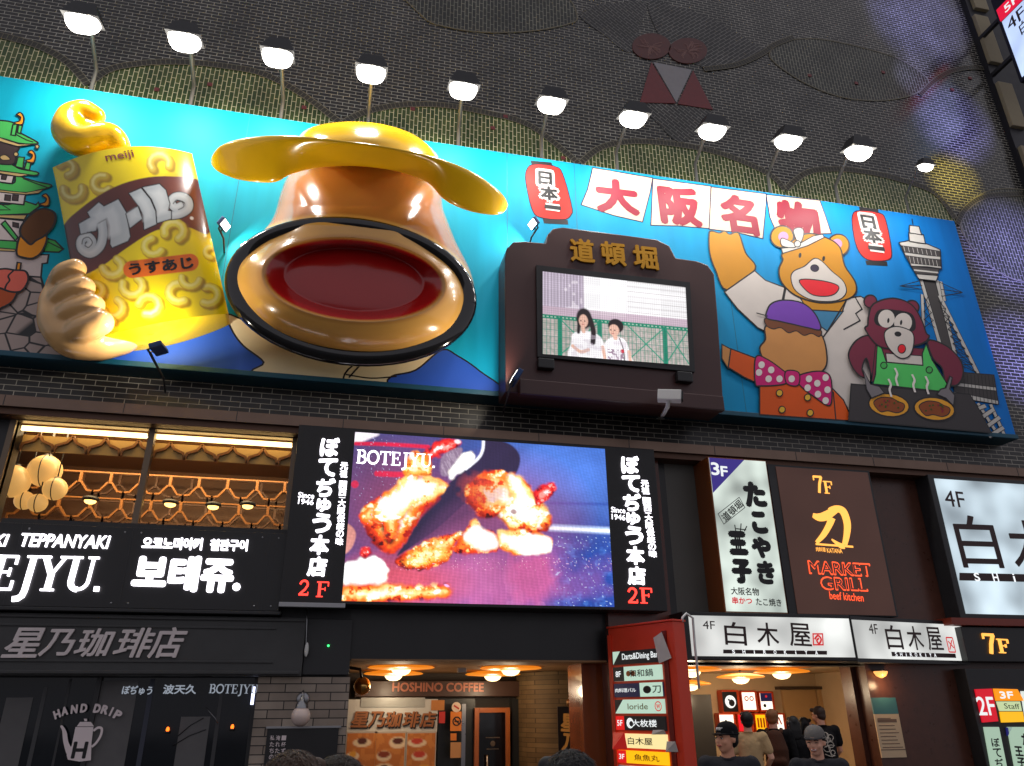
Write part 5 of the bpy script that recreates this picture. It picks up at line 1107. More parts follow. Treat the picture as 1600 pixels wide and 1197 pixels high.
# ---- big white lightbox at the right edge, two below it
IZB = mat('izakaya brown', (54, 28, 28), .5, var=0); SEAL = glow('red seal', (214, 40, 44), .8)
def shiro(s, Lp, Rp, w_, h_, Yf, yb, barL, barR, barh, spread, seal=None):
    """three characters, the bar and the spaced letters cut through it"""
    letters(s, lambda mb: [text(mb, c, (lerp(Lp[0], Rp[0], f)-w_/2, lerp(Lp[1], Rp[1], f)-1), (lerp(Lp[0], Rp[0], f)+w_/2, lerp(Lp[1], Rp[1], f)+1), h_, Yf(lerp(Lp[0], Rp[0], f)), IZB, .012) for c, f in (('白', 0), ('木', .5), ('屋', 1))])
    def bar(mb): mb.prism([at(*p, Yf(p[0])-0.0) for p in ((barL[0], barL[1]-barh/2), (barR[0], barR[1]-barh/2), (barR[0], barR[1]+barh/2), (barL[0], barL[1]+barh/2))], Yf(barL[0])-.004, Yf(barL[0]), IZB)
    one('bar', s, bar)
    letters(s, lambda mb: [text(mb, c, (x-barh*.36*(.35 if c == 'i' else 1), lerp(barL[1], barR[1], f)), (x+barh*.36*(.35 if c == 'i' else 1), lerp(barL[1], barR[1], f)), barh*1.02, Yf(x)-.008, glow('white cut letter', (240, 244, 246), 1.1), .03) for c, f in zip('SHiROKiYA', [.1+spread*k for k in range(9)]) for x in [lerp(barL[0], barR[0], f)]])
    if seal:
        def sl(mb):
            x, y, h = seal; mb.ribbon([at(*p, Yf(x)-.006) for p in ((x-h*.45, y-h/2), (x+h*.42, y-h/2), (x+h*.48, y+h/2), (x-h*.4, y+h/2))], .022, SEAL, True); mb.ribbon(catmull([at(*p, Yf(x)-.008) for p in ((x-h*.3, y), (x, y-h*.35), (x+h*.3, y), (x+h*.1, y+h*.4), (x-h*.1, y+h*.1), (x+.1*h, y-.1*h))], 4, False), .03, SEAL)
        one('red_seal', s, sl)
YG = -.35
s6 = thing('izakaya_sign', 'biggest white lightbox with brown characters and 4F, cut off by the right edge', 'sign', at(1560, 850, YG), 'white izakaya lightboxes')
xl = (xat(1460, 748, YG)+xat(1509, 957, YG))/2; zt, zb = zat(1540, 753, YG), zat(1560, 960, YG)
LBX = glow('tube lit face', (200, 218, 228), .78, .6, 1.2)
wx('sign_box', s6, xl-.12, xl+3.7, YG+.012, .02, zb-.08, zt+.08, DARK, .015); wx('sign_face', s6, xl, xl+3.5, YG, YG+.01, zb, zt, LBX)
letters(s6, lambda mb: text(mb, '4F', (1476, 778), (1507, 781), 24, YG-.006, IZB, .01))
shiro(s6, (1527, 846), (1694, 862), 64, 78, lambda x: YG-.006, 0, (1499, 901), (1775, 907), 12, .105, None)
YI = -.62
s7 = thing('izakaya_sign', 'long white lightbox with brown characters over the right entrance', 'sign', at(1200, 995, YI), 'white izakaya lightboxes')
xl, xr_ = xat(1079, 995, YI), xat(1331, 995, YI); zt, zb = zat(1200, 964, YI), zat(1200, 1026, YI)
FACE2 = glow('bright lightbox face', (226, 228, 224), .78, .5, 1.3)
wx('sign_box', s7, xl-.1, xr_+.03, YI+.012, .0, zb-.06, zt+.06, BLACK, .015); wx('sign_face', s7, xl, xr_, YI, YI+.01, zb, zt, FACE2)
letters(s7, lambda mb: text(mb, '4F', (1098, 976), (1117, 977), 13, YI-.006, IZB, .005)); shiro(s7, (1149, 990), (1250, 992), 34, 36, lambda x: YI-.006, 0, (1130, 1018), (1292, 1020), 6, .1, (1278, 999, 17))
s8 = thing('izakaya_sign', 'shorter white lightbox with brown characters, turned at the corner beside the long one', 'sign', at(1420, 1000, -.4), 'white izakaya lightboxes')
A8 = at(1334, 967, -.6); A9 = at(1338, 1027, -.6); B8 = at(1505, 978, -.12); B9 = at(1511, 1034, -.12); zt, zb = (A8.z+B8.z)/2, (A9.z+B9.z)/2
xa, xb = (A8.x+A9.x)/2, (B8.x+B9.x)/2; ux = Vector((xb-xa, .48, 0)); wl = ux.length; ux.normalize(); nr = Vector((ux.y, -ux.x, 0))
def slab(name, m, f0, f1, z0, z1, e=0):
    mb = MB(); p = [Vector((xa, -.6, 0))-ux*e+nr*f0, Vector((xb, -.12, 0))+ux*e+nr*f0]; q_ = [v+nr*(f1-f0) for v in p]
    mb.add([Vector((v.x, v.y, z)) for z in (z0, z1) for v in (p[0], p[1], q_[1], q_[0])], [(0, 1, 5, 4), (1, 2, 6, 5), (2, 3, 7, 6), (3, 0, 4, 7), (4, 5, 6, 7), (3, 2, 1, 0)], m); return mb.build(name, s8)
slab('sign_box', BLACK, -.012, -.35, zb-.06, zt+.06, .02); slab('sign_face', FACE2, 0, -.01, zb, zt)
def t8(mb):
    C = Vector((xa, -.6, 0)); Hh = zt-zb
    text3(mb, '4F', C+ux*(wl*.17)+Vector((0, 0, zb+Hh*.78)), ux, nr, .2, .16, IZB, .005)
    for c, f in (('白', .34), ('木', .53), ('屋', .71)): text3(mb, c, C+ux*(wl*f)+Vector((0, 0, zb+Hh*.58)), ux, nr, .36, .38, IZB, .012)
    p = C+ux*(wl*.29)+Vector((0, 0, zb+Hh*.13))+nr*.004; q_ = C+ux*(wl*.88)+Vector((0, 0, zb+Hh*.13))+nr*.004
    for s in (0,): mb.add([p+Vector((0, 0, .035)), q_+Vector((0, 0, .035)), q_-Vector((0, 0, .035)), p-Vector((0, 0, .035))], [(0, 3, 2, 1)], IZB)
    for k, c in enumerate('SHiROKiYA'): text3(mb, c, p+ux*(.1+k*.115), ux, nr, .05 if c != 'i' else .015, .065, M['white cut letter'], .02)
    cs = C+ux*(wl*.855)+Vector((0, 0, zb+Hh*.43))
    for a, b in (((-.08, .12), (.08, .12)), ((.08, .12), (.08, -.12)), ((.08, -.12), (-.08, -.12)), ((-.08, -.12), (-.08, .12)), ((-.05, -.08), (.05, .08)), ((-.05, .06), (.06, -.05))):
        pa, pb = cs+ux*a[0]+Vector((0, 0, a[1]))+nr*.005, cs+ux*b[0]+Vector((0, 0, b[1]))+nr*.005; d = (pb-pa).normalized(); n_ = d.cross(nr)*.011; mb.add([pa+n_, pb+n_, pb-n_, pa-n_], [(0, 1, 2, 3)], SEAL)
letters(s8, t8)
# ---- right edge: red beam, 7F sign, floor plates
wx('red_beam', B, xat(1487, 970, -.4), 14.5, -.4, .02, zat(1540, 977, -.4), zat(1540, 966, -.4), mat('red beam', (128, 46, 28), .4))
s9 = thing('floor_sign', 'black sign with glowing orange 7F under the red beam', 'sign', at(1560, 1005, -.3))
wx('sign_board', s9, xat(1507, 1005, -.3), 14.5, -.3, .02, zat(1550, 1034, -.3), zat(1550, 980, -.3), BLACK, .01)
letters(s9, lambda mb: serif(mb, '7', (1537, 1005), (1558, 1006), 30, -.335, LOR, .03)); letters(s9, lambda mb: serif(mb, 'F', (1560, 1009), (1579, 1010), 21, -.335, LOR, .03))
s10 = thing('floor_directory', 'dark panel of lit floor plates at the lower right corner, red 2F beside orange 3F', 'sign', at(1570, 1130, -.25))
wx('board', s10, xat(1520, 1100, -.25), 14, -.25, .02, .5, zat(1550, 1045, -.25), DARK, .01)
YD = -.28
def plate(name, quad, m): 
    mb = MB(); mb.prism([at(*p, YD) for p in quad], YD, YD+.028, m); return mb.build(name, s10)
plate('red_plate', [(1524, 1077), (1550, 1076), (1560, 1127), (1536, 1129)], glow('red plate', (220, 24, 44), .8)); plate('orange_plate', [(1553, 1076), (1590, 1077), (1600, 1095), (1557, 1095)], glow('orange plate', (255, 150, 16), .95))
plate('green_plate', [(1558, 1096), (1594, 1096), (1597, 1111), (1563, 1111)], glow('pale green plate', (206, 224, 170), .8)); plate('yellow_plate', [(1563, 1112), (1598, 1112), (1601, 1128), (1566, 1129)], glow('yellow plate', (255, 190, 30), .9))
plate('white_plate', [(1596, 1080), (1640, 1080), (1650, 1128), (1604, 1128)], glow('white plate', (220, 230, 224), .9))
PALEG = glow('pale lit plate', (176, 204, 180), .75); plate('tall_plate', [(1538, 1136), (1561, 1136), (1580, 1230), (1555, 1230)], PALEG); plate('tall_plate', [(1575, 1136), (1615, 1136), (1640, 1230), (1592, 1230)], PALEG)
plate('corner_plate', [(1573, 1137), (1582, 1136), (1575, 1150)], glow('blue corner', (40, 40, 120), .6))
letters(s10, lambda mb: text(mb, '2F', (1527, 1103), (1554, 1103), 28, YD-.004, M['pale letter'], .03)); letters(s10, lambda mb: text(mb, '3F', (1562, 1086), (1583, 1086), 11, YD-.004, M['pale letter'], .05)); letters(s10, lambda mb: text(mb, 'Staff', (1569, 1103), (1593, 1104), 8, YD-.004, SBL, .0))
letters(s10, lambda mb: stack_text(mb, 'ぼてぢゅう', (1554, 1152), (1569, 1232), 13, YD-.004, SBL, .03)); letters(s10, lambda mb: stack_text(mb, 'たこやき', (1601, 1145), (1620, 1230), 14, YD-.004, SBL, .05)); letters(s10, lambda mb: stack_text(mb, '王子', (1590, 1165), (1598, 1200), 13, YD-.004, SBL, .05))
# ---- slanted red tenant directory
def dirbox():
    t = thing('tenant_directory', 'tall red tenant directory box with lit name plates and torn white papers, beside the column', 'sign', at(1000, 1100, -.8))
    A = at(950, 984, -.25); Bv = at(1051, 969, -1.5); zt = (A.z+Bv.z)/2; A.z = Bv.z = 0; ux = (Bv-A); wd = ux.length; ux.normalize(); nr = Vector((ux.y, -ux.x, 0)); bk = -nr
    RB = mat('red painted box', (226, 64, 36), .4, var=.12, vs=3); RB2 = mat('dark red recess', (120, 22, 16), .5)
    def bxx(name, u0, u1, z0, z1, d0, d1, m, par=t, bev=0):
        mb = MB(); mb.add([A+ux*(u*wd)+nr*d+Vector((0, 0, z)) for z in (z0, z1) for u, d in ((u0, d0), (u1, d0), (u1, d1), (u0, d1))], [(0, 1, 5, 4), (1, 2, 6, 5), (2, 3, 7, 6), (3, 0, 4, 7), (4, 5, 6, 7), (3, 2, 1, 0)], m); return mb.build(name, par, bev)
    bxx('box', 0, 1, 0, zt, 0, -.24, RB, bev=.01); bxx('top_cap', -.01, 1.01, zt+.002, zt+.03, .02, -.26, RB, bev=.006)
    bxx('rail', .84, .9, 0, zt-.12, .02, .001, RB2); bxx('rail', .0, .05, 0, zt-.1, .025, .001, RB)
    zs = lambda zz: zt-(zz)*.001*2.21   # rows down the face
    rows = [('black', 'Darts&Dining Bar', .30, .46), ('pale', '和和鍋', .49, .66), ('navy', '刀', .69, .85), ('pale', 'loride', .88, 1.04), ('ink', '大枚楼', 1.07, 1.23), ('cream', '白木屋', 1.27, 1.43), ('yellow', '魚魚丸', 1.46, 1.6), ('pale', 'ぼてぢゅう', 1.63, 1.8), ('cream', '酒処', 1.83, 1.99), ('ink', '珈琲', 2.02, 2.18)]
    cols = {'black': glow('black plate', (26, 26, 28), .8), 'pale': glow('mint plate', (190, 220, 200), .85), 'navy': glow('navy plate', (28, 30, 56), .9), 'ink': glow('ink plate', (24, 24, 26), .9), 'cream': glow('cream plate', (246, 226, 160), 1), 'yellow': glow('amber plate', (255, 190, 20), 1)}
    Wt = M['pale letter']; K = (zt-0)/2.5
    for k, (c, s, a0, a1) in enumerate(rows):
        z1, z0 = zt-a0*K, zt-a1*K; pl = bxx('name_plate', .07, .8, z0, z1, .03, .001, cols[c]); zc = (z0+z1)/2; hh = z1-z0
        cc = lambda u: A+ux*(u*wd)+Vector((0, 0, zc))+nr*.03
        mb = MB(); lt = Wt if c in ('black', 'ink') else SBL if c != 'yellow' else mat('ochre ink', (150, 100, 10), .5)
        if c == 'navy':
            e = bxx('pale_half', .47, .8, z0, z1, .034, .03, cols['pale'], pl); text3(mb, '刀', cc(.72)+nr*.005, ux, nr, .12*wd, hh*.5, SBL, .02); text3(mb, '肉料理バル', cc(.25), ux, nr, .32*wd, hh*.3, Wt, .01)
            ci = [cc(.58)+nr*.008+ux*(.06*wd*math.cos(i*.5236))+Vector((0, 0, hh*.28*math.sin(i*.5236))) for i in range(12)]; mb.add(ci, [tuple(range(12))], SBL)
        elif c == 'black': text3(mb, s, cc(.5), ux, nr, .54*wd, hh*.6, Wt, .03); tri = [A+ux*(u*wd)+nr*.033+Vector((0, 0, z)) for u, z in ((.08, z1), (.2, z1), (.08, z0))]; mb.add(tri, [(0, 2, 1)], cols['pale'])
        elif s == 'loride':
            text3(mb, s, cc(.42), ux, nr, .3*wd, hh*.42, mat('olive letters', (150, 130, 60), .5), .01); tri = [A+ux*(u*wd)+nr*.033+Vector((0, 0, z)) for u, z in ((.07, z1), (.2, z1), (.07, z0))]; mb.add(tri, [(0, 2, 1)], cols['ink'])
            ci = [cc(.72)+nr*.004+ux*(.05*wd*math.cos(i*.5236))+Vector((0, 0, hh*.36*math.sin(i*.5236))) for i in range(12)]
            for i in range(12): a, b = ci[i], ci[(i+1) % 12]; mb.add([a, b, b*.8+cc(.72)*.2, a*.8+cc(.72)*.2], [(0, 1, 2, 3)], SEAL)
            text3(mb, 'W', cc(.72), ux, nr, .05*wd, hh*.3, SEAL, .03)
        else:
            text3(mb, s, cc(.5 if c != 'cream' else .42), ux, nr, .36*wd, hh*.5, lt, .015)
            u1 = .24 if s in ('和和鍋', 'ぼてぢゅう') else .2
            e = bxx('floor_tab', .07, u1, z0, z1, .034, .03, cols['ink'] if s == '和和鍋' else glow('navy tab', (40, 40, 110), .8) if s == 'ぼてぢゅう' else glow('red tab', (222, 30, 30), .9), pl); text3(mb, {'和和鍋': '8F', '大枚楼': '5F', '白木屋': '4F', '魚魚丸': '3F', 'ぼてぢゅう': '2F'}.get(s, '1F'), A+ux*((.07+u1)/2*wd)+Vector((0, 0, zc))+nr*.034, ux, nr, .08*wd, hh*.4, Wt, .03)
            if s == '大枚楼':
                cpt = cc(.29)+nr*.003; ci = [cpt+ux*(.055*wd*math.cos(i*.5236))+Vector((0, 0, hh*.38*math.sin(i*.5236))) for i in range(12)]; mb.add(ci, [tuple(range(12))], Wt)
                ci = [cpt+nr*.003+ux*(.02*wd+.03*wd*math.cos(i*.5236))+Vector((0, 0, -hh*.05+hh*.2*math.sin(i*.5236))) for i in range(12)]; mb.add(ci, [tuple(range(12))], cols['ink'])
            if s == '和和鍋':
                for q in (-.05, .02):
                    ci = [cc(.36+q)+nr*.003+ux*(.035*wd*math.cos(i*.5236))+Vector((0, 0, hh*.2*math.sin(i*.5236))) for i in range(12)]; mb.add(ci, [tuple(range(12))], mat('pot orange', (210, 120, 60), .5))
        mb.build('lettering', pl)
    def paper(u0, u1, z0, z1, tilt, m):
        mb = MB(); c = A+ux*((u0+u1)/2*wd)+nr*.05+Vector((0, 0, (z0+z1)/2)); w_, h_ = (u1-u0)*wd/2, (z1-z0)/2
        pts = [c+ux*(a*w_*math.cos(tilt)-b*h_*math.sin(tilt))+Vector((0, 0, a*w_*math.sin(tilt)+b*h_*math.cos(tilt)))+nr*(.02*a*b) for a, b in ((-1, -1), (1, -1), (1, 1), (-1, 1))]
        mb.add(pts+[p-nr*.004 for p in pts], [(0, 1, 2, 3), (7, 6, 5, 4), (0, 4, 5, 1), (1, 5, 6, 2), (2, 6, 7, 3), (3, 7, 4, 0)], m); mb.build('taped_paper', t)
    PAP = mat('white paper', (206, 200, 196), .7)
    paper(.76, .92, zt-.46*K, zt-.14*K, .3, PAP); paper(.8, .94, zt-1.45*K, zt-1.34*K, .02, PAP); paper(.62, .8, zt-1.27*K, zt-1.22*K, .02, PAP); paper(.02, .22, zt-1.45*K, zt-1.26*K, .02, glow('lit red paper', (200, 40, 36), .5)); paper(.78, .92, zt-1.9*K, zt-1.62*K, -.05, PAP)
    mb = MB(); c0 = Bv+Vector((0, 0, zt)); mb.tube([c0+bk*.2, c0+bk*.2+Vector((.01, 0, .06)), c0+bk*.22+Vector((.06, 0, .12)), c0+bk*.26+Vector((.13, 0, .06)), c0+bk*.26+Vector((.12, .0, -.3)), c0+bk*.26+Vector((.12, .0, -.9))], .018, WHITE, 8); mb.build('cable', t)
dirbox()
# ---- projecting lightbox high on the right
def proj():
    p0 = at(1563, 35, -.9); X = p0.x; zt = zat(1558, 12, -.9)
    t = thing('projecting_sign', 'tall projecting lightbox at the top right corner with a red 5F plate above 4F', 'sign', (X, -1.4, zt-1.5))
    wx('sign_box', t, X, X+.4, -2.6, -.85, zt-2.6, zt+.3, mat('dark sign case', (24, 24, 40), .4), .02)
    F_ = glow('cool lit face', (186, 206, 244), 1.1, .15, 1.5); zz = zat(1564, 33, -.95)
    wx('sign_face', t, X-.012, X-.002, -2.55, -.95, zt-2.5, zz-.02, F_); wx('red_plate', t, X-.03, X-.002, -1.75, -.93, zz+.01, zz+.42, glow('red lit plate', (214, 20, 56), 1.1)); wx('red_plate', t, X-.03, X-.002, -2.55, -1.78, zz+.01, zz+.42, M['red lit plate'])
    n_ = Vector((-1, 0, 0)); ux = Vector((0, -1, 0)); mb = MB()
    text3(mb, '5F', Vector((X-.03, -1.33, zz+.2)), ux, n_, .4, .22, M['pale letter'], .03); text3(mb, '4F', Vector((X-.014, -1.3, zz-.3)), ux, n_, .5, .36, IZB, .01); text3(mb, 'SHiROKiYA', Vector((X-.014, -1.9, zz-1.05)), ux, n_, 1.1, .14, IZB, .01); text3(mb, '白木屋', Vector((X-.014, -1.8, zz-.7)), ux, n_, 1.0, .36, IZB, .01); mb.build('lettering', t)
    for z in (zt-.3, zt-1.6): wx('bracket', t, X+.1, X+.2, -.86, -.1, z-.05, z+.05, DARK)
proj()
# ================================================================ street level
COPPER = mat('copper letters', (176, 112, 88), .4, .2)
SHADE = glow('amber lamp shade', (232, 128, 26), .95, base=(220, 150, 60))
BULB = glow('white hot bulb', (255, 224, 168), 2.6)
def pendant(px, py, Y, diam, zc, label, light=13, grp='saucer lamps under the entrance ceilings'):
    c = at(px, py, Y); t = thing('saucer_lamp', label, 'lamp', c, grp); r = diam/2
    one('lamp_shade', t, lambda mb: mb.lathe(c, [(.02, .075), (r*.5, .06), (r*.93, .02), (r, .0), (r*.93, -.012), (r*.4, -.03), (.12, -.035)], SHADE, 36))
    one('bulb', t, lambda mb: mb.lathe(c, [(.16, -.03), (.158, -.05), (.125, -.09), (.07, -.115), (.0, -.122)], BULB, 20)); one('stem', t, lambda mb: mb.tube([c+Vector((0, 0, .07)), Vector((c.x, c.y, zc))], .02, DARK, 8))
    lamp('saucer_light', 'POINT', c+Vector((0, 0, -.3)), None, light, (1, .78, .52), .12)
# ---- coffee shop window at the lower left
XG1 = xat(397, 1100, 0)
ROOMD = mat('dim shop wall', (52, 50, 52), .7, var=.3, vs=2)
wx('shop_room', B, -9, XG1+.4, 3.4, 3.5, 0, ZF0+.3, ROOMD); wx('shop_ceiling', B, -9, XG1+.4, .3, 3.4, ZF0+.25, ZF0+.35, ROOMD)
wn = wx('shop_window', B, -9, XG1, .1, .16, 0, .5, DARK); wx('glass_pane', wn, -9, XG1, .1, .11, .5, ZF0, mat('dark shop glass', (20, 24, 30), .06, var=.5, vs=1.6, spec=.3))
for px in (148, 397): wx('window_bar', wn, xat(px, 1100, .06)-.03, xat(px, 1100, .06)+.03, .05, .12, 0, ZF0, DARK)
for px, wd_, c_ in ((58, .05, (70, 70, 72)), (96, .03, (58, 58, 60)), (225, .06, (56, 60, 74)), (338, .05, (62, 62, 64))):
    x_ = xat(px, 1120, .09); wx('reflection_panel', wn, x_, x_+wd_, .094, .0965, .6, ZF0-.02-.1*(px % 3), mat('window strip %d %d' % (c_[0], c_[2]), c_, .6))  # thin grey strips laid on the opaque glass as reflection shapes
one('hanging_wire', wn, lambda mb: mb.tube([at(322, 1106, .09), at(336, 1122, .09), at(340, 1130, .09)], .006, STEEL, 6))
for x0_, y0_, x1_, y1_ in ((278, 1150, 318, 1122), (270, 1165, 322, 1140)):
    one('hanging_wire', wn, lambda mb: mb.tube([at(x0_, y0_, .088), at((x0_+x1_)/2, (y0_+y1_)/2-3, .088), at(x1_, y1_, .088)], .007, DARK, 6))
DECAL = mat('white window lettering', (240, 224, 224), .5, var=.05); YWN = .04
WL_ = glow('glowing window lettering', (190, 200, 214), .45)  # glow added to this lettering so it reads bright on the dark glass
def hd2(mb):
    for c, x, y, a in zip('HANDDRIP', (89, 101, 116, 131, 152, 164, 174, 184), (1116, 1111, 1108, 1106.5, 1107, 1109, 1112, 1117), (-.42, -.26, -.12, -.03, .1, .2, .3, .42)):
        w = (3 if c == 'I' else 11)*.5; text(mb, c, (x-w*math.cos(a), y-w*math.sin(a)), (x+w*math.cos(a), y+w*math.sin(a)), 14, YWN, DECAL, .09)
o = one('lettering', wn, hd2)
def kettle(mb):
    fl_ = lambda pts, k, m, sm=False: mb.flat([at(p[0], p[1], YWN-.0006*k) for p in (catmull(pts, 5) if sm else pts)], m)
    fl_([(118, 1136), (146, 1136), (143, 1160), (142, 1188), (124, 1190), (106, 1187), (104, 1180), (112, 1165)], 1, DECAL)
    fl_([(94, 1135), (98, 1134), (104, 1144), (107, 1160), (113, 1172), (110, 1182), (104, 1178), (99, 1160), (97, 1142)], 2, DECAL, True)
    fl_([(120, 1135), (125, 1128), (142, 1128), (147, 1135)], 1, DECAL); fl_([(132, 1127), (131, 1123), (136, 1123), (136, 1127)], 1, DECAL)
    mb.ribbon([at(x, y, YWN-.001) for x, y in catmull([(146, 1142), (153, 1137), (159, 1139), (157, 1150), (150, 1161), (143, 1167)], 5, False)], .03, DECAL)
    text(mb, 'H', (113, 1172), (136, 1172), 26, YWN-.003, INK, .05)
one('kettle_picture', wn, kettle)
letters(wn, lambda mb: text(mb, 'ぼぢゅう', (191, 1078), (238, 1079), 14, YWN, WL_, .03)); letters(wn, lambda mb: text(mb, '波天久', (255, 1077), (307, 1077), 15, YWN, WL_, .03)); letters(wn, lambda mb: serif(mb, 'BOTEJYU', (327, 1076), (404, 1077), 14, YWN, WL_))
wx('tube_light', wn, xat(396, 1080, .04)-.02, xat(396, 1080, .04)+.02, .03, .06, zat(396, 1101, .04), zat(396, 1073, .04), glow('cool tube', (210, 216, 255), 3))
for px, py, l in ((262, 1140, 'left'), (363, 1136, 'right')):
    c = at(px, py, .06); t = thing('candle_lamp', 'tiny orange lamp glowing in the dark shop window, %s one of the two' % l, 'lamp', c); one('flame', t, lambda mb: mb.ball(c, (.022, .022, .035), glow('small orange flame', (255, 110, 30), 3), 8, 6)); one('cup', t, lambda mb: mb.lathe(c, [(.0, -.05), (.03, -.05), (.035, -.02), (.03, -.02)], DARK, 10))
for x0, x1, y0, nm in ((156, 186, 1064, 1), (283, 312, 1120, 1), (10, 18, 1090, 1)):
    a, b, z0, z1 = wb(x0, y0, x1, 1240, .09); wx('reflection_panel', wn, a, b, .092, .0955, z0, z1, mat('pale panel in window', (98, 96, 96), .7, var=.2))
# ---- grey brick pier with lamp and menu board
YP = -.12; xp0, xp1 = xat(399, 1100, YP), xat(547, 1060, YP)
wx('brick_pier', B, xp0, xp1, YP, .35, 0, ZF0, T_STONE)
c = at(470, 1119, -.42); t = thing('globe_lamp', 'unlit round glass wall lamp on the grey brick pier', 'lamp', c); rr = .13
PEARL = mat('pearl glass', (222, 200, 190), .12, var=.1, coat=.5)
one('globe', t, lambda mb: mb.ball(c, rr, PEARL, 20, 12)); one('cap', t, lambda mb: mb.lathe(c, [(.09, .1), (.08, .15), (.03, .2), (.02, .26), (0, .26)], STEEL, 16))
one('arm', t, lambda mb: mb.tube([c+Vector((0, 0, .24)), c+Vector((0, .04, .3)), c+Vector((0, .14, .32)), c+Vector((0, .3, .24))], .016, STEEL, 8)); one('wall_plate', t, lambda mb: mb.ball(c+Vector((0, .29, .22)), (.09, .03, .09), STEEL))
mbx = wb(418, 1139, 517, 1300, YP-.03); t = thing('menu_board', 'black menu board with chalk characters hanging on the grey brick pier', 'menu board', ((mbx[0]+mbx[1])/2, YP, mbx[2]))
wx('board', t, mbx[0], mbx[1], YP-.03, YP-.001, mbx[2], mbx[3], BLACK); wx('top_rail', t, mbx[0]-.02, mbx[1]+.03, YP-.05, YP-.001, mbx[3], mbx[3]+.03, STEEL, .005)
letters(t, lambda mb: [text(mb, c_, (422+k*9+0-r*.6, 1153+r*10), (429+k*9-r*.6, 1153+r*10), 7.5, YP-.034, DECAL, .01) for r, row in enumerate(('私淹一', 'たれ杯', 'ちたず', 'の味つ')) for k, c_ in enumerate(row)])
# ---- coffee shop entrance
ZC = zat(750, 1033, 0); YBK = 4.2; xe0, xe1 = xp1, xat(952, 1040, -.12)
CEIL = mat('tan ceiling', (146, 108, 70), .65, var=.1, vs=2)
wx('entrance_ceiling', B, xe0-.3, xe1+.6, .3, YBK, ZC, ZC+.1, CEIL); wx('entrance_soffit', B, xe0, xe1, .0, .3, ZC-.005, ZC+.02, CEIL)
wx('entrance_back', B, xe0-.6, xe1+.6, YBK, YBK+.1, 0, ZC, mat('entrance wall', (52, 42, 36), .6, var=.2))
wx('entrance_side', B, xe0-.2, xe0, .35, YBK, 0, ZC, mat('entrance side', (60, 46, 38), .5)); wx('entrance_floor', B, xe0-.6, 12, .01, YBK+.1, -.1, .02, mat('entrance floor', (86, 76, 66), .4))
YH2 = 3.9; t = thing('cafe_name_beam', 'brown beam over the cafe doors with copper HOSHINO COFFEE lettering', 'sign', at(690, 1076, YH2))
a, b, z0, z1 = wb(556, 1064, 836, 1088, YH2); wx('beam', t, a, b, YH2, YBK, z0, z1, mat('brown beam', (74, 52, 42), .35, var=.2), .01); letters(t, lambda mb: text(mb, 'HOSHINO COFFEE', (613, 1073.5), (756, 1074), 14.5, YH2-.025, COPPER, .05, depth=.02))
YQ = 3.6; a, b, z0, z1 = wb(545, 1093, 683, 1144, YQ); t = thing('cafe_name_board', 'white board with brown brush characters above the food posters', 'sign', ((a+b)/2, YQ, z0))
wx('board', t, a, b, YQ, YQ+.04, z0, z1, mat('milky board', (196, 200, 200), .4, var=.06)); wx('board_top', t, a+.22, b-.25, YQ-.012, YQ, z1-.14, z1+.03, mat('pale glass band', (160, 166, 166), .3), .004)
letters(t, lambda mb: [(text(mb, c_, (x-13.5, 1125.5), (x+14.5, 1125.5), 27, YQ-.02, INK, .05, shear=.15), text(mb, c_, (x-14, 1124), (x+13, 1124), 25, YQ-.03, mat('bronze characters', (150, 96, 56), .4), .03, shear=.15)) for c_, x in (('星', 562), ('乃', 589), ('珈', 615), ('琲', 643), ('店', 669))])
def food_paint(seed):
    def f(U, V, Pp):
        rs = np.random.RandomState(seed); p = Paint(U*36, V*60, (196, 120, 54)); p.mix((nz(U*36, V*60, 5, seed) > .6)*.4, (230, 160, 80))
        for k in range(5):
            cx, cy = rs.uniform(8, 28), 8+k*11; p.oval(cx, cy, rs.uniform(8, 13), rs.uniform(3, 5), (238, 220, 190), 0, .2); p.oval(cx, cy-1.5, rs.uniform(4, 8), rs.uniform(2, 3), [(140, 60, 30), (230, 170, 60), (90, 40, 26), (200, 70, 50)][rs.randint(4)], 0, .3)
        return p.C
    return f
for k, (x0, x1, w_) in enumerate(((543, 581, 'left'), (588, 628, 'middle'), (637, 677, 'right'))):
    A4 = wb(x0, 1146, x1, 1260, YQ-.05); t = thing('food_poster', 'orange food poster with dishes in the cafe entrance, %s of three' % w_, 'poster', ((A4[0]+A4[1])/2, YQ, A4[2]))
    painted_grid('print', 30, 50, lambda u, v: Vector((lerp(A4[0], A4[1], u), YQ-.05, lerp(A4[3], A4[2], v))), food_paint(k+3), vcol('poster print', 0, .4), t, False)
    wx('frame', t, A4[0]-.02, A4[1]+.02, YQ-.045, YQ-.005, A4[2], A4[3]+.03, mat('white poster frame', (186, 180, 172), .4))
def notice(x0, y0, x1, y1, m, label, inner=None):
    A4 = wb(x0, y0, x1, y1, YQ); t = thing('notice', label, 'notice', ((A4[0]+A4[1])/2, YQ, A4[2])); wx('sheet', t, A4[0], A4[1], YQ-.01, YQ, A4[2], A4[3], m)
    if inner: inner(t, A4)
OR = mat('orange card', (224, 132, 50), .5, var=.05)
def nosmoke(t, A4):
    cx, cz, r = (A4[0]+A4[1])/2, A4[2]*.5+A4[3]*.5, (A4[1]-A4[0])*.3; mb = MB(); mb.ribbon([Vector((cx+r*math.cos(i*.45), YQ-.014, cz+r*math.sin(i*.45))) for i in range(14)], .022, INK, True); mb.ribbon([Vector((cx-r*.7, YQ-.016, cz+r*.7)), Vector((cx+r*.7, YQ-.016, cz-r*.7))], .02, INK); mb.ribbon([Vector((cx-r*.6, YQ-.018, cz)), Vector((cx+r*.6, YQ-.018, cz))], .025, INK); mb.build('symbol', t)
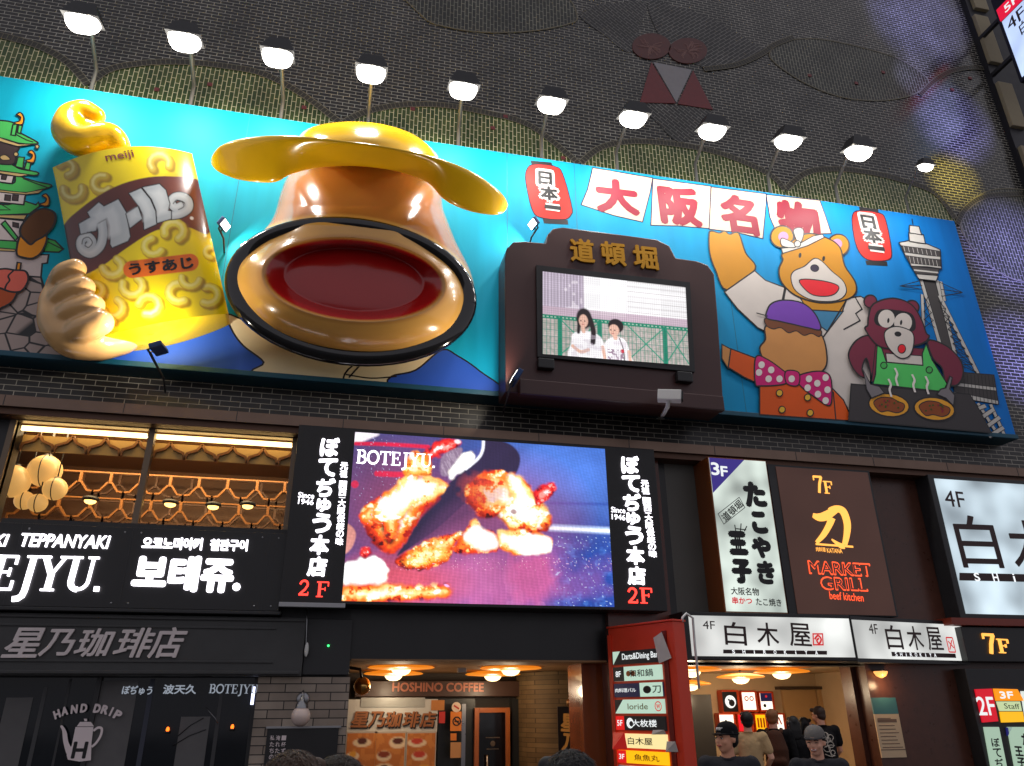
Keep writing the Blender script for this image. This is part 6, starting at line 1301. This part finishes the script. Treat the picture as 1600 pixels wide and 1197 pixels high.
notice(704, 1112, 723, 1142, OR, 'orange no smoking card left of the cafe door', nosmoke); notice(674, 1094, 694, 1110, mat('tan card', (190, 126, 66), .5), 'blank tan card right of the white cafe board')
notice(686, 1112, 695, 1130, mat('red card', (196, 50, 46), .5), 'small red and white card above the dark cafe panel'); notice(704, 1146, 713, 1157, OR, 'small orange card directly below the no smoking card'); notice(704, 1160, 721, 1184, mat('beige card', (200, 150, 100), .5), 'beige sheet lowest under the no smoking card')
c = at(713, 1105, YQ); t = thing('round_notice', 'round pale badge above the orange no smoking card', 'notice', c)
def disc(mb): mb.add([c+Vector((.09*math.cos(i*.3142), -.01*0-.012, .09*math.sin(i*.3142))) for i in range(20)]+[c+Vector((.09*math.cos(i*.3142), 0, .09*math.sin(i*.3142))) for i in range(20)], [tuple(range(20))]+[(i, i+20, (i+1) % 20+20, (i+1) % 20) for i in range(20)], mat('pale badge', (226, 206, 186), .5)); mb.ribbon([c+Vector((-.05, -.014, .03)), c+Vector((.05, -.014, -.03))], .03, mat('badge red', (190, 50, 40), .5))
one('badge', t, disc)
YDR = 3.8; t = thing('cafe_door', 'dark glass cafe door in a glossy orange brown frame', 'door', at(772, 1197, YDR)); FRM = mat('orange brown timber', (172, 96, 42), .3, var=.2, vs=4, coat=.3)
a, b, z0, z1 = wb(742, 1106, 798, 1300, YDR); z0 = .02
wx('frame_side', t, a, a+.09, YDR, YDR+.1, z0, z1, FRM, .008); wx('frame_side', t, b-.09, b, YDR, YDR+.1, z0, z1, FRM, .008); wx('frame_top', t, a+.09, b-.09, YDR, YDR+.1, z1-.09, z1, FRM, .008); wx('glass', t, a+.09, b-.09, YDR+.04, YDR+.06, z0, z1-.09, mat('black door glass', (14, 14, 16), .06, var=.1))
one('handle', t, lambda mb: mb.tube([at(761, 1180, YDR-.06), at(762, 1250, YDR-.06)], .025, STEEL, 8))
def demblem(mb):
    q = at(770, 1162, YDR+.035); mb.ball(q, (.05, .004, .05), mat('dim emblem', (90, 80, 70), .5), 12, 8); mb.add([q+Vector((-.14, 0, .1)), q+Vector((.14, 0, .1)), q+Vector((.14, 0, .115)), q+Vector((-.14, 0, .115))], [(0, 1, 2, 3)], M['dim emblem']); mb.add([q+Vector((-.12, 0, -.1)), q+Vector((.12, 0, -.1)), q+Vector((.12, 0, -.085)), q+Vector((-.12, 0, -.085))], [(0, 1, 2, 3)], M['dim emblem'])
one('emblem', t, demblem)
bx('dark_panel', B, 686, 1092, 740, 1300, 3.95, 4.19, mat('green black panel', (34, 38, 38), .35)); bx('dark_panel', B, 800, 1092, 826, 1300, 3.95, 4.19, M['green black panel'])
bx('steel_strip', B, 722, 1100, 725, 1300, 3.58, 3.66, STEEL)
def curved(mb):
    x0, x1 = xat(822, 1100, 3.3), xat(905, 1100, 2.4); n = 14
    P1 = [Vector((lerp(x0, x1, 1-math.cos(i/n*math.pi/2)), lerp(4.1, 2.9, math.sin(i/n*math.pi/2)), 0)) for i in range(n+1)]+[Vector((x1+1.2, 2.9, 0))]; zt_ = ZC-.01
    mb.add(P1+[p+Vector((0, 0, zt_)) for p in P1], [(i, i+1, n+3+i, n+2+i) for i in range(n+1)], T_TAN, True)
one('curved_brick_wall', B, curved)
YV = 2.3; A4 = wb(871, 1104, 910, 1330, YV); t = thing('cafe_banner', 'narrow black hanging banner with golden brush characters', 'banner', ((A4[0]+A4[1])/2, YV, A4[2]))
wx('cloth', t, A4[0], A4[1], YV, YV+.02, A4[2], A4[3], BLACK, .004); letters(t, lambda mb: stack_text(mb, '星乃珈琲店', (890, 1114), (897, 1268), 29, YV-.006, mat('gold characters', (214, 160, 84), .4), .04, fill=.92))
c = at(892, 1098, YV); one('hook_ball', t, lambda mb: mb.ball(c, .09, mat('brass ball', (150, 110, 70), .3, .6), 14, 8))
wx('timber_panel', B, xat(906, 1100, .6), xe1+.1, .45, 1.2, 0, ZC, mat('polished timber', (140, 76, 42), .22, var=.2, vs=2, coat=.4))
c = at(566, 1072, 1.2); t = thing('brass_globe', 'polished brass globe on a bracket at the left of the cafe entrance', 'lamp', c); one('globe', t, lambda mb: mb.ball(c, .135, mat('polished brass', (206, 160, 90), .12, 1), 20, 12)); one('bracket', t, lambda mb: mb.tube([c+Vector((-.02, 0, .12)), c+Vector((-.05, 0, .25)), c+Vector((-.25, 0, .28))], .025, DARK, 8))
bx('ceiling_sensor', B, 716, 1041, 729, 1051, 2.0, 2.15, STEEL, .01)
pendant(627, 1043.5, 1.6, 1.12, ZC, 'amber saucer lamp in the cafe entrance, front left'); pendant(615, 1053, 3.1, 1.1, ZC, 'amber saucer lamp in the cafe entrance, back left'); pendant(798, 1044.5, 1.6, 1.08, ZC, 'amber saucer lamp in the cafe entrance, front right'); pendant(770, 1054, 3.1, 1.06, ZC, 'amber saucer lamp in the cafe entrance, back right')
# ---- entrance on the right
ZR = zat(1200, 1038, 0); YR2 = 3.4; xr0, xr1 = xat(1052, 1040, -.12), xat(1345, 1040, 0)
CRC = mat('cream ceiling', (196, 168, 126), .6, var=.05)
wx('lobby_ceiling', B, xr0-.3, xr1+2, .3, YR2, ZR, ZR+.1, CRC); wx('lobby_soffit', B, xr0, xr1, .02, .3, ZR-.005, ZR+.02, CRC)
wx('lobby_back', B, xr0-1, xr1+2, YR2, YR2+.1, 0, ZR, CREAMW); wx('lobby_side', B, xr1+1.35, xr1+1.45, .31, YR2, 0, ZR, CREAMW)
wx('entrance_pier', B, xr1, xr1+1.35, .3, .6, 0, ZR+.1, MARBLE2)
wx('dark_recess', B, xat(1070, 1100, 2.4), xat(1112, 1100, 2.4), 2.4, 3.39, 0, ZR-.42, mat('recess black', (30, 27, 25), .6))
a, b, z0, z1 = wb(1218, 1076, 1346, 1300, YR2); LD = mat('beige lift door', (190, 152, 104), .35, var=.06)
t = bx('door_track', B, 1218, 1072.5, 1342, 1077, 3.2, 3.39, mat('track brown', (70, 54, 44), .5))
xm = xat(1281, 1120, 3.3)
wx('sliding_door', B, a, xm-.01, 3.3, 3.39, 0, z1-.02, LD, .006); wx('sliding_door', B, xm+.01, b+.5, 3.25, 3.34, 0, z1-.02, LD, .006)
pendant(1080, 1047, 1.0, 1.05, ZR, 'amber saucer lamp half hidden behind the red directory, front', 14); pendant(1157, 1058, 1.9, .9, ZR, 'amber saucer lamp second from left in the right entrance', 16); pendant(1221, 1050, 1.0, .98, ZR, 'amber saucer lamp nearest the sliding doors in the right entrance', 16); pendant(1078, 1069, 2.3, .8, ZR, 'amber saucer lamp at the back beside the red directory', 8)
c = at(1376, 1051, -.06); t = thing('lamp_reflection', 'small glowing half dome standing for a lamp reflection on the brown pier above the teal poster', 'lamp', c); one('lamp_shade', t, lambda mb: mb.lathe(c, [(.11, .02), (.11, 0), (.08, -.05), (.03, -.08), (0, -.085)], glow('amber dome', (255, 170, 90), 1.6), 18)); one('wall_plate', t, lambda mb: mb.lathe(c, [(0, .04), (.13, .04), (.12, .021), (.0, .021)], DARK, 18))  # solid dome modelled in place of a lamp reflected in the pier
lamp('lamp_reflection_light', 'POINT', c+Vector((0, -.12, -.2)), None, 5, (1, .66, .36), .05)  # added light that goes with the modelled reflection
lamp('lobby_light', 'AREA', ((xr0+xr1)/2+.2, 1.6, ZR-.04), ((xr0+xr1)/2+.2, 2.0, 0), 42, (1, .78, .5), 2.4, 1.2)
A4 = wb(1362, 1090, 1398, 1184, -.02); xq0 = A4[0]; A4 = (xat(1364, 1100, -.02), xat(1402, 1100, -.02), zat(1390, 1184, -.02), zat(1380, 1090, -.02))
t = thing('pier_poster', 'cream notice with a teal heading on the brown pier right of the entrance', 'poster', ((A4[0]+A4[1])/2, -.01, A4[2]))
h_ = A4[3]-A4[2]; wx('sheet', t, A4[0], A4[1], -.006, .019, A4[2], A4[3]-h_*.28, mat('cream notice paper', (214, 186, 150), .6, var=.04)); wx('heading', t, A4[0], A4[1], -.006, .019, A4[3]-h_*.278, A4[3], mat('teal heading', (66, 120, 124), .5))
def lines(mb):
    for k in range(9):
        z = A4[3]-h_*(.36+.06*k); w_ = (A4[1]-A4[0]); f0 = .1 if k != 1 else .08; mb.box(A4[0]+w_*f0, A4[0]+w_*random.uniform(.6, .92), -.009, -.0055, z, z+.012 if k != 1 else z+.05, mat('grey print', (120, 96, 80), .7))
    mb.box(A4[0], A4[1], -.009, -.0055, A4[2]+h_*.12, A4[2]+h_*.135, M['grey print'])
one('print', t, lines)
# lit boards inside the right entrance
def cluster():
    t = thing('lit_board_cluster', 'two rows of small lit shop boards in rounded orange frames on the entrance back wall', 'sign', at(1170, 1112, 3.2)); FR = mat('orange board frame', (206, 70, 28), .35); Yc = 3.22
    Wg = glow('small white board', (255, 244, 226), 1.3)
    spec = [((1128, 1081, 1154, 1112), INK, 'ink'), ((1159, 1082, 1182, 1109), Wg, 'pots'), ((1187, 1083, 1208, 1109), Wg, 'navy'), ((1124, 1117, 1148, 1142), Wg, ''), ((1153, 1117, 1175, 1142), glow('small red board', (226, 26, 40), 1), ''), ((1180, 1117, 1198, 1142), glow('small yellow board', (255, 176, 16), 1.3), 'bars'), ((1204, 1117, 1226, 1142), Wg, 'fan')]
    for (x0, y0, x1, y1), m, k in spec:
        A5 = wb(x0-3, y0-3, x1+3, y1+4, Yc); f_ = wx('board', t, A5[0], A5[1], Yc-.05, 3.39, A5[2], A5[3], FR, .03); A6 = wb(x0, y0, x1, y1, Yc-.06); wx('face', f_, A6[0], A6[1], Yc-.064, Yc-.052, A6[2], A6[3], m)
        cx, cz, w_, h2 = (A6[0]+A6[1])/2, (A6[2]+A6[3])/2, A6[1]-A6[0], A6[3]-A6[2]; mb = MB(); yk = Yc-.07
        dsk = lambda x, z, r, m2, k2=0: mb.add([Vector((x+r*math.cos(i*.3142), yk-.001*k2, z+r*math.sin(i*.3142))) for i in range(20)], [tuple(range(20))], m2)
        if k == 'ink': dsk(cx, cz, w_*.38, M['pale letter']); dsk(cx+w_*.08, cz-h2*.06, w_*.2, INK, 1); dsk(cx-w_*.1, cz+h2*.1, w_*.06, INK, 2)
        elif k == 'pots': dsk(cx-w_*.2, cz+h2*.15, w_*.17, FR); dsk(cx+w_*.2, cz+h2*.15, w_*.17, FR); dsk(cx-w_*.2, cz+h2*.15, w_*.1, Wg, 1); dsk(cx+w_*.2, cz+h2*.15, w_*.1, Wg, 1)
        elif k == 'navy': mb.box(A6[0], A6[1], yk-.002, yk, cz, A6[3], glow('small navy board', (30, 30, 66), .8)); dsk(cx-w_*.2, cz-h2*.25, w_*.13, INK, 1); dsk(cx, cz+h2*.3, w_*.1, SEAL, 4)
        elif k == 'bars': [mb.box(cx+o_*w_-.02, cx+o_*w_+.02, yk-.002, yk, cz-h2*.3, cz+h2*.3, mat('amber bar', (200, 110, 10), .5)) for o_ in (-.3, 0, .3)]
        elif k == 'fan': [mb.ribbon([Vector((cx+o_*w_, yk, cz-h2*.1)), Vector((cx+o_*w_*.4, yk, cz+h2*.35))], .03, FR) for o_ in (-.3, 0, .3)]
        else: mb.box(cx-w_*.2, cx+w_*.2, yk-.002, yk, cz-h2*.2, cz+h2*.05, INK)
        mb.build('mark', f_)
cluster()
# ---- coloured stage light from across the street on the right of the brick wall
for (px, py), rad, colr, pw in (((1432, 25), 3.2, (.3, .32, 1), 900), ((1490, 195), 2.6, (.3, .3, 1), 900), ((1490, 282), 1.9, (1, .8, .1), 650), ((1585, 395), 3.4, (.28, .28, 1), 1000), ((1600, 560), 3.0, (.28, .28, 1), 900), ((1430, 120), 1.5, (.4, .4, 1), 400)):
    lamp('street_spotlight', 'SPOT', (11, -16, 7), at(px, py, 0), pw*40, colr, .05, spot=rad*3.2, blend=1)
# ================================================================ people
from mathutils.bvhtree import BVHTree
def flesh(name, c): return mat('skin '+name, c, .5, var=.06, vs=14, spec=.35)
def cloth(name, c): return mat('cloth '+name, c, .85, var=.16, vs=10, bump=.25, bs=60, spec=.2)
def hairm(name, c): return mat('hair '+name, c, .6, var=.3, vs=30)
SK1, SK2 = flesh('light', (236, 178, 150)), flesh('warm', (228, 164, 132))
LIPS = mat('lips', (176, 84, 76), .45, var=0); EYE = mat('eye dark', (24, 18, 18), .2, var=0); EYEW = mat('eye white', (226, 218, 212), .3, var=0); TEETH = mat('teeth', (230, 224, 214), .3, var=0)
def person(label, hp, Y, face, head=None, tilt=0, skin=SK1, shirt=None, pants=None, shoes=None, hair=None, hairc=None, cap=None, arms=None, woman=False, smile=False, sleeve=.5, crop=False, pack=None, pattern=None, long_hair=None, group=None, width=1.0, fine=False):
    """hp = picture position of the head's middle, Y = how far along the street; face = heading of the body (0 faces the street)"""
    hc = at(hp[0], hp[1], Y); S = hc.z/1.60; t = thing('person', label, 'person', (hc.x, hc.y, 0), group)
    RB = Matrix.Translation((hc.x, hc.y, 0)) @ Matrix.Rotation(R_(face), 4, 'Z') @ Matrix.Scale(S, 4)
    HM = RB @ Matrix.Translation((0, -.02, 1.49)) @ Matrix.Rotation(R_((head if head is not None else 0)), 4, 'Z') @ Matrix.Rotation(R_(tilt), 4, 'X') @ Matrix.Translation((0, 0, .11))
    def X(mb, m, i0=0):
        for i in range(i0, len(mb.v)): mb.v[i] = m @ mb.v[i]
    sh = (.165 if woman else .19)*width; V3 = Vector
    A = arms or {}
    def arm(s):
        k = 'l' if s < 0 else 'r'; return [V3((s*sh, 0, 1.40))]+[V3(p) for p in A.get(k, [(s*(sh+.055), .02, 1.12), (s*(sh+.06), -.09, .88)])]
    b = MB()
    # head, neck
    i0 = len(b.v)
    b.ball((0, .012, .035), (.074, .092, .088), skin, 24, 16); b.ball((0, -.02, -.03), (.062, .07, .085), skin, 20, 12); b.ball((0, -.052, -.082), (.032, .03, .028), skin); b.capsule([V3((0, -.082, .022)), V3((0, -.1, -.022))], [.011, .015], skin, 10)
    b.ball((0, -.088, -.052), (.027, .014, .014), skin, 12, 8); b.ball((0, -.078, .03), (.05, .018, .012), skin, 12, 8)
    for s in (-1, 1): b.ball((s*.076, .015, -.005), (.012, .022, .034), skin, 10, 8); b.ball((s*.038, -.066, -.025), (.024, .022, .024), skin, 10, 8)
    X(b, HM, i0); i0 = len(b.v)
    b.capsule([V3((0, .012, 1.40)), V3((0, -.005, 1.53))], [.062, .055], skin, 14)
    b.capsule([V3((-sh*.75, 0, 1.385)), V3((sh*.75, 0, 1.385))], [.062, .062], skin, 14); b.capsule([V3((0, 0, 1.28)), V3((0, 0, 1.1)), V3((0, 0, .98))], [.13, .115, .13], skin, 18, (1.15*width, .78))
    hands = []
    for s in (-1, 1):
        P = arm(s); b.capsule(P, [.055, .042, .03], skin, 12); d = (P[2]-P[1]).normalized(); w_ = P[2]; sd = V3((0, 1, 0)) if abs(d.y) < .8 else V3((1, 0, 0)); sd = (sd-d*sd.dot(d)).normalized(); nn = d.cross(sd)
        b.capsule([w_+d*.02, w_+d*.08], [.028, .03], skin, 10, (1.25, .6))
        for f in range(4):
            o_ = sd*((f-1.5)*.019); L_ = (.062, .072, .068, .052)[f]; b.capsule([w_+d*.085+o_, w_+d*(.085+L_*.5)+o_+nn*.008*s, w_+d*(.085+L_)+o_+nn*.022*s], [.0095, .009, .0075], skin, 8)
        b.capsule([w_+d*.035-sd*.03, w_+d*.07-sd*.05+nn*.01*s, w_+d*.1-sd*.052+nn*.02*s], [.012, .0105, .009], skin, 8)
        b.capsule([V3((s*.09, 0, .94)), V3((s*.1, -.01, .5)), V3((s*.105, .01, .1))], [.085, .056, .036], skin, 12); b.capsule([V3((s*.105, .03, .05)), V3((s*.115, -.14, .035))], [.038, .03], skin, 10)
    X(b, RB, i0); body = fuse(b, 'body', skin, t, .0085 if not fine else .007, 4)
    # eyes, mouth
    f = MB()
    for s in (-1, 1):
        if smile: f.tube([V3((s*.048, -.083, .004)), V3((s*.034, -.094, .009)), V3((s*.02, -.093, .004))], .0032, EYE, 6)
        else: f.ball((s*.033, -.0835, .003), (.0135, .006, .0055), EYEW, 10, 6); f.ball((s*.033, -.0885, .003), (.0062, .003, .0056), EYE, 10, 6); f.tube([V3((s*.048, -.085, .009)), V3((s*.033, -.0925, .0125)), V3((s*.018, -.0915, .008))], .0022, EYE, 6)
        f.tube([V3((s*.052, -.085, .022)), V3((s*.034, -.0965, .029)), V3((s*.016, -.0975, .026))], .0042, hairc or EYE, 6)
    X(f, HM); f.build('eyes', t)
    f = MB()
    if smile: f.ball((0, -.0975, -.052), (.026, .006, .008), TEETH, 12, 6)
    f.tube([V3((-.026, -.092, -.05 if smile else -.054)), V3((0, -.1035, -.049 if not smile else -.046)), V3((.026, -.092, -.05 if smile else -.054))], .004, LIPS, 6); f.tube([V3((-.025, -.092, -.052)), V3((0, -.103, -.0575 if not smile else -.062)), V3((.025, -.092, -.052))], .0045, LIPS, 6); X(f, HM); f.build('mouth', t)
    # shirt
    if shirt:
        c = MB(); z0 = 1.02 if crop else .9
        c.capsule([V3((-sh*.74, .003, 1.385)), V3((sh*.74, .003, 1.385))], [.078, .078], shirt, 16); c.capsule([V3((0, .002, 1.3)), V3((0, .004, 1.12)), V3((0, 0, z0+.08))], [.15, .142, .15], shirt, 22, (1.14*width, .84))
        c.capsule([V3((0, .008, 1.38)), V3((0, .008, 1.425))], [.085, .07], shirt, 14)
        for s in (-1, 1):
            P = arm(s); q = P[0]+(P[1]-P[0])*min(1, sleeve*1.25); pts = [P[0], q] if sleeve < .9 else [P[0], P[1], P[1]+(P[2]-P[1])*.9]; c.capsule(pts, [.074, .068] if sleeve < .9 else [.072, .058, .042], shirt, 12)
        X(c, RB); so = crumple(fuse(c, 'shirt', shirt, t, .014, 5))
        # neckline rib
        r = MB(); r.tube([V3((.066*math.cos(i*.3142), .008+.066*math.sin(i*.3142), 1.452+.012*math.sin(i*.3142))) for i in range(21)], .009, shirt, 8, cap=False); X(r, RB); r.build('neckline', t)
    if pants:
        c = MB(); c.capsule([V3((-.06, 0, .94)), V3((.06, 0, .94))], [.125, .125], pants, 18, (1, .9))
        for s in (-1, 1): c.capsule([V3((s*.085, 0, .88)), V3((s*.1, -.01, .5)), V3((s*.105, .01, .12))], [.105, .078, .06], pants, 14)
        X(c, RB); crumple(fuse(c, 'trousers', pants, t, .016, 4))
    c = MB()
    for s in (-1, 1): c.capsule([V3((s*.105, .045, .055)), V3((s*.115, -.15, .045))], [.052, .042], shoes or DARK, 12)
    X(c, RB); fuse(c, 'shoes', shoes or DARK, t, .012, 3)
    # hair
    if hair:
        h = MB(); low = .0 if cap else 0
        h.ball((0, .03, .045), (.086, .094, .088), hair, 24, 16); h.ball((0, .055, -.01), (.074, .06, .07), hair)
        if not cap: h.capsule([V3((-.055, -.05, .088)), V3((.05, -.058, .086))], [.028, .03], hair, 10)
        for s in (-1, 1): h.capsule([V3((s*.072, .0, .05)), V3((s*.074, .02, -.012))], [.02, .012], hair, 8)
        if long_hair:
            for k in range(5):
                x = (k-2)*.03; h.capsule([V3((x*.9, .085, .03)), V3((x, .1, -.08)), V3((x*.9, .1, -.12-long_hair*(.8+.2*(k % 2)))), V3((x*.6, .11, -.14-long_hair))], [.034, .03, .024, .008], hair, 10)
            for s in (-1, 1): h.capsule([V3((s*.08, .0, .03)), V3((s*.088, .01, -.08)), V3((s*.08, .04, -.1-long_hair*.8))], [.024, .026, .012], hair, 10)
        X(h, HM); fuse(h, 'hair', hair, t, .008, 3)
        st = MB(); nst = 260 if not fine else 1600
        for k in range(nst):
            a_ = random.random()*6.283; ph = random.uniform(.05, 1.9); n_ = V3((math.sin(ph)*math.cos(a_), math.sin(ph)*math.sin(a_), math.cos(ph)))
            if n_.y < -.25 and n_.z < .35: continue
            if cap and n_.z > -.1: continue
            p0 = V3((n_.x*.084, .03+n_.y*.092, .045+n_.z*.086)); dn = V3((n_.x*.4+random.uniform(-.35, .35), n_.y*.4+random.uniform(-.35, .35), -.8 if n_.z < .6 else random.uniform(-.3, .2))); dn = (dn-n_*dn.dot(n_)).normalized(); l_ = random.uniform(.02, .05); w_ = n_.cross(dn).normalized()*.0013
            p1 = p0+dn*l_*.5+n_*.004; p2 = p0+dn*l_-n_*random.uniform(.0, .008); st.add([p0-w_, p0+w_, p1+w_, p1-w_, p2], [(0, 1, 2, 3), (3, 2, 4)], hair)
        if st.v: X(st, HM); st.build('hair_strands', t)
    if cap:
        capm, brimm, markm = cap; c = MB(); vs = []; fs = []; n, k = 28, 9
        for j in range(k+1):
            ph = j/k*math.pi/2
            for i in range(n): th = 2*math.pi*i/n; r = math.cos(ph)**.8; vs.append((.09*r*math.cos(th), .022+.104*r*math.sin(th), .042+.098*math.sin(ph)**.92))
        for j in range(k):
            for i in range(n): fs.append((j*n+i, j*n+(i+1) % n, (j+1)*n+(i+1) % n, (j+1)*n+i))
        c.add(vs, fs, capm, True); c.tube([V3((.0905*math.cos(i*.2244), .022+.1045*math.sin(i*.2244), .037)) for i in range(29)], .006, capm, 6, cap=False); c.ball((0, .022, .14), .009, capm, 8, 6); X(c, HM); co = c.build('cap', t)
        c = MB(); pts = []; m_ = 13
        for j in range(5):
            v = j/4
            for i in range(m_): th = math.pi*(1.12+.76*i/(m_-1)); x = (.092+.004*v)*math.cos(th)*(1-.12*v); y = .022+(.1+.066*v)*math.sin(th)-.0*v; pts.append((x, y, .046-.004*v-.10*abs(x)**1.3*(.4+v)*1.2))
        fs = [(j*m_+i, j*m_+i+1, (j+1)*m_+i+1, (j+1)*m_+i) for j in range(4) for i in range(m_-1)]; np_ = len(pts)
        c.add([V3(p) for p in pts]+[V3(p)-V3((0, 0, .005)) for p in pts], fs+[tuple(np_+i for i in reversed(q)) for q in fs]+[(4*m_+i, 4*m_+i+1, np_+4*m_+i+1, np_+4*m_+i) for i in range(m_-1)], brimm, True); X(c, HM); c.build('brim', co)
        c = MB()
        if markm:
            for (xa_, za_), (xb_, zb_) in (((-.036, .062), (-.03, .088)), ((-.03, .088), (-.018, .07)), ((-.018, .07), (-.01, .09)), ((-.004, .066), (.004, .09)), ((.004, .09), (.012, .068)), ((.016, .066), (.02, .088)), ((.02, .078), (.034, .088))):
                q = [];
                for x, z in ((xa_, za_), ((xa_+xb_)/2, (za_+zb_)/2), (xb_, zb_)):
                    s_ = max(0, min(1, (z-.035)/.104)); r = math.cos(math.asin(s_**(1/.92)))**.8; yy = .022-.104*math.sqrt(max(0, r*r-(x/.09)**2))-.002; q.append(V3((x, yy, z)))
                c.tube(q, .004, markm, 6)
            X(c, HM); c.build('mark', co)
    if pack:
        c = MB(); c.capsule([V3((0, .17, 1.36)), V3((0, .19, 1.2)), V3((0, .18, .98))], [.1, .135, .125], pack, 18, (1.2, .75)); c.capsule([V3((-.06, .25, 1.05)), V3((.06, .25, 1.05))], [.06, .06], pack, 12); X(c, RB); po = fuse(c, 'backpack', pack, t, .014, 4)
        c = MB()
        for s in (-1, 1): c.tube([V3((s*.09, .12, 1.42)), V3((s*.105, .0, 1.47)), V3((s*.11, -.09, 1.38)), V3((s*.12, -.12, 1.2)), V3((s*.13, .04, 1.02))], .016, pack, 8, (1.6, .6))
        X(c, RB); c.build('strap', po)
    if pattern and shirt:
        me = so.data; o0 = Vector((hc.x, hc.y, 0)); bv = BVHTree.FromPolygons([v.co+o0 for v in me.vertices], [tuple(p.vertices) for p in me.polygons]); c = MB(); dirv = (RB.to_3x3() @ V3((0, -1, 0))).normalized()
        for ln, m_ in pattern:
            q = []
            for x, z in catmull([(x, z) for x, z in ln], 4, False):
                org = RB @ V3((x, .6, z)); h_ = bv.ray_cast(org, dirv)
                if h_[0]: q.append(h_[0]-dirv*.003)
            if len(q) > 1: c.tube(q, .0055*S, m_, 5)
        if c.v: c.build('shirt_print', so)
    return t
GT, BT = cloth('charcoal', (52, 52, 56)), cloth('black', (20, 19, 21)); JEAN = cloth('dark denim', (34, 36, 50)); SAND = cloth('sand', (196, 164, 120)); KHA = cloth('khaki', (120, 104, 80)); GREYC = cloth('grey skirt', (92, 88, 88))
HB_, HBR, HLB = hairm('black', (18, 15, 15)), hairm('brown', (62, 40, 28)), hairm('light brown', (140, 88, 48)); CAPB = cloth('cap black', (22, 22, 24)); CAPG = cloth('cap grey', (120, 116, 112)); WM = mat('cap mark white', (226, 224, 222), .5)
person('man in a black cap with white mark and charcoal t-shirt, looking to the side', (1134.5, 1154), -5.6, -28, -44, 0, SK2, GT, JEAN, DARK, HB_, HB_, (CAPB, CAPB, WM))
person('smiling man in a grey cap and dark t-shirt, in front of the queue', (1274, 1159), -5.6, -26, -22, 6, SK1, GT, JEAN, DARK, HB_, HB_, (CAPG, cloth('cap dark grey', (58, 56, 58)), None), smile=True)
person('dark haired person in a sand coloured shirt seen from behind, leftmost in the queue', (1167, 1127), -1.4, 152, 6, -6, SK1, SAND, KHA, DARK, HB_, HB_, arms={'l': [(-.27, .0, 1.14), (-.2, -.2, 1.0)], 'r': [(.25, .02, 1.12), (.26, -.08, .88)]})
person('light brown haired person with a brown backpack over a black top, seen from behind', (1207, 1123), -.9, 150, -10, 0, SK1, BT, JEAN, DARK, HLB, HLB, pack=cloth('brown pack', (74, 46, 34)), sleeve=1)
person('woman with long black hair in a black cropped top, seen from behind', (1240, 1133), -.9, 158, 0, 0, SK1, BT, GREYC, DARK, HB_, HB_, woman=True, crop=True, long_hair=.06, width=1.08)
person('dark haired woman turning her face to the right beside the long haired woman', (1257, 1134), -.3, 96, -14, 4, SK1, BT, JEAN, DARK, HB_, HB_, woman=True, long_hair=.06)
LINE = mat('print line', (214, 204, 190), .7)
pt = []
for cx, cz, r in ((-.05, 1.3, .05), (.03, 1.33, .045), (.06, 1.26, .04), (-.03, 1.2, .055), (.04, 1.15, .05), (-.01, 1.27, .03), (-.05, 1.1, .04)):
    pt.append(([(cx+r*math.cos(i*.9+cx*40), cz+r*(1-.06*i)*math.sin(i*.9+cx*40)) for i in range(8)], LINE))
pt += [([(-.1, 1.19), (-.02, 1.2), (.09, 1.17)], LINE), ([(-.08, 1.06), (.0, 1.05), (.08, 1.08)], LINE), ([(0, 1.36), (.02, 1.2), (-.02, 1.04)], LINE)]
person('man in a black t-shirt with pale line print on its back, beside the lift doors', (1281, 1118), -.5, 178, 22, 8, SK2, BT, JEAN, DARK, HBR, HBR, pattern=pt, arms={'r': [(.27, .04, 1.13), (.22, -.16, 1.02)], 'l': [(-.26, -.02, 1.12), (-.2, -.2, .98)]}, width=1.12)
def close(label, hp, Y, face, hc_, shirt):
    person(label, hp, Y, face, 0, 0, SK1, shirt, JEAN, DARK, hc_, hc_, fine=True)
close('brown haired passer-by close to the camera, only the hair in view, below the menu board', (452, 1262), -9.75, 175, hairm('warm brown', (70, 48, 34)), BT)
close('dark brown haired passer-by close to the camera, just right of the menu board', (524, 1262), -9.6, 186, hairm('dark brown', (48, 34, 26)), GT)
close('black haired passer-by close to the camera, below the narrow black cafe banner', (892, 1250), -9.65, 180, hairm('soft black', (24, 21, 22)), BT)
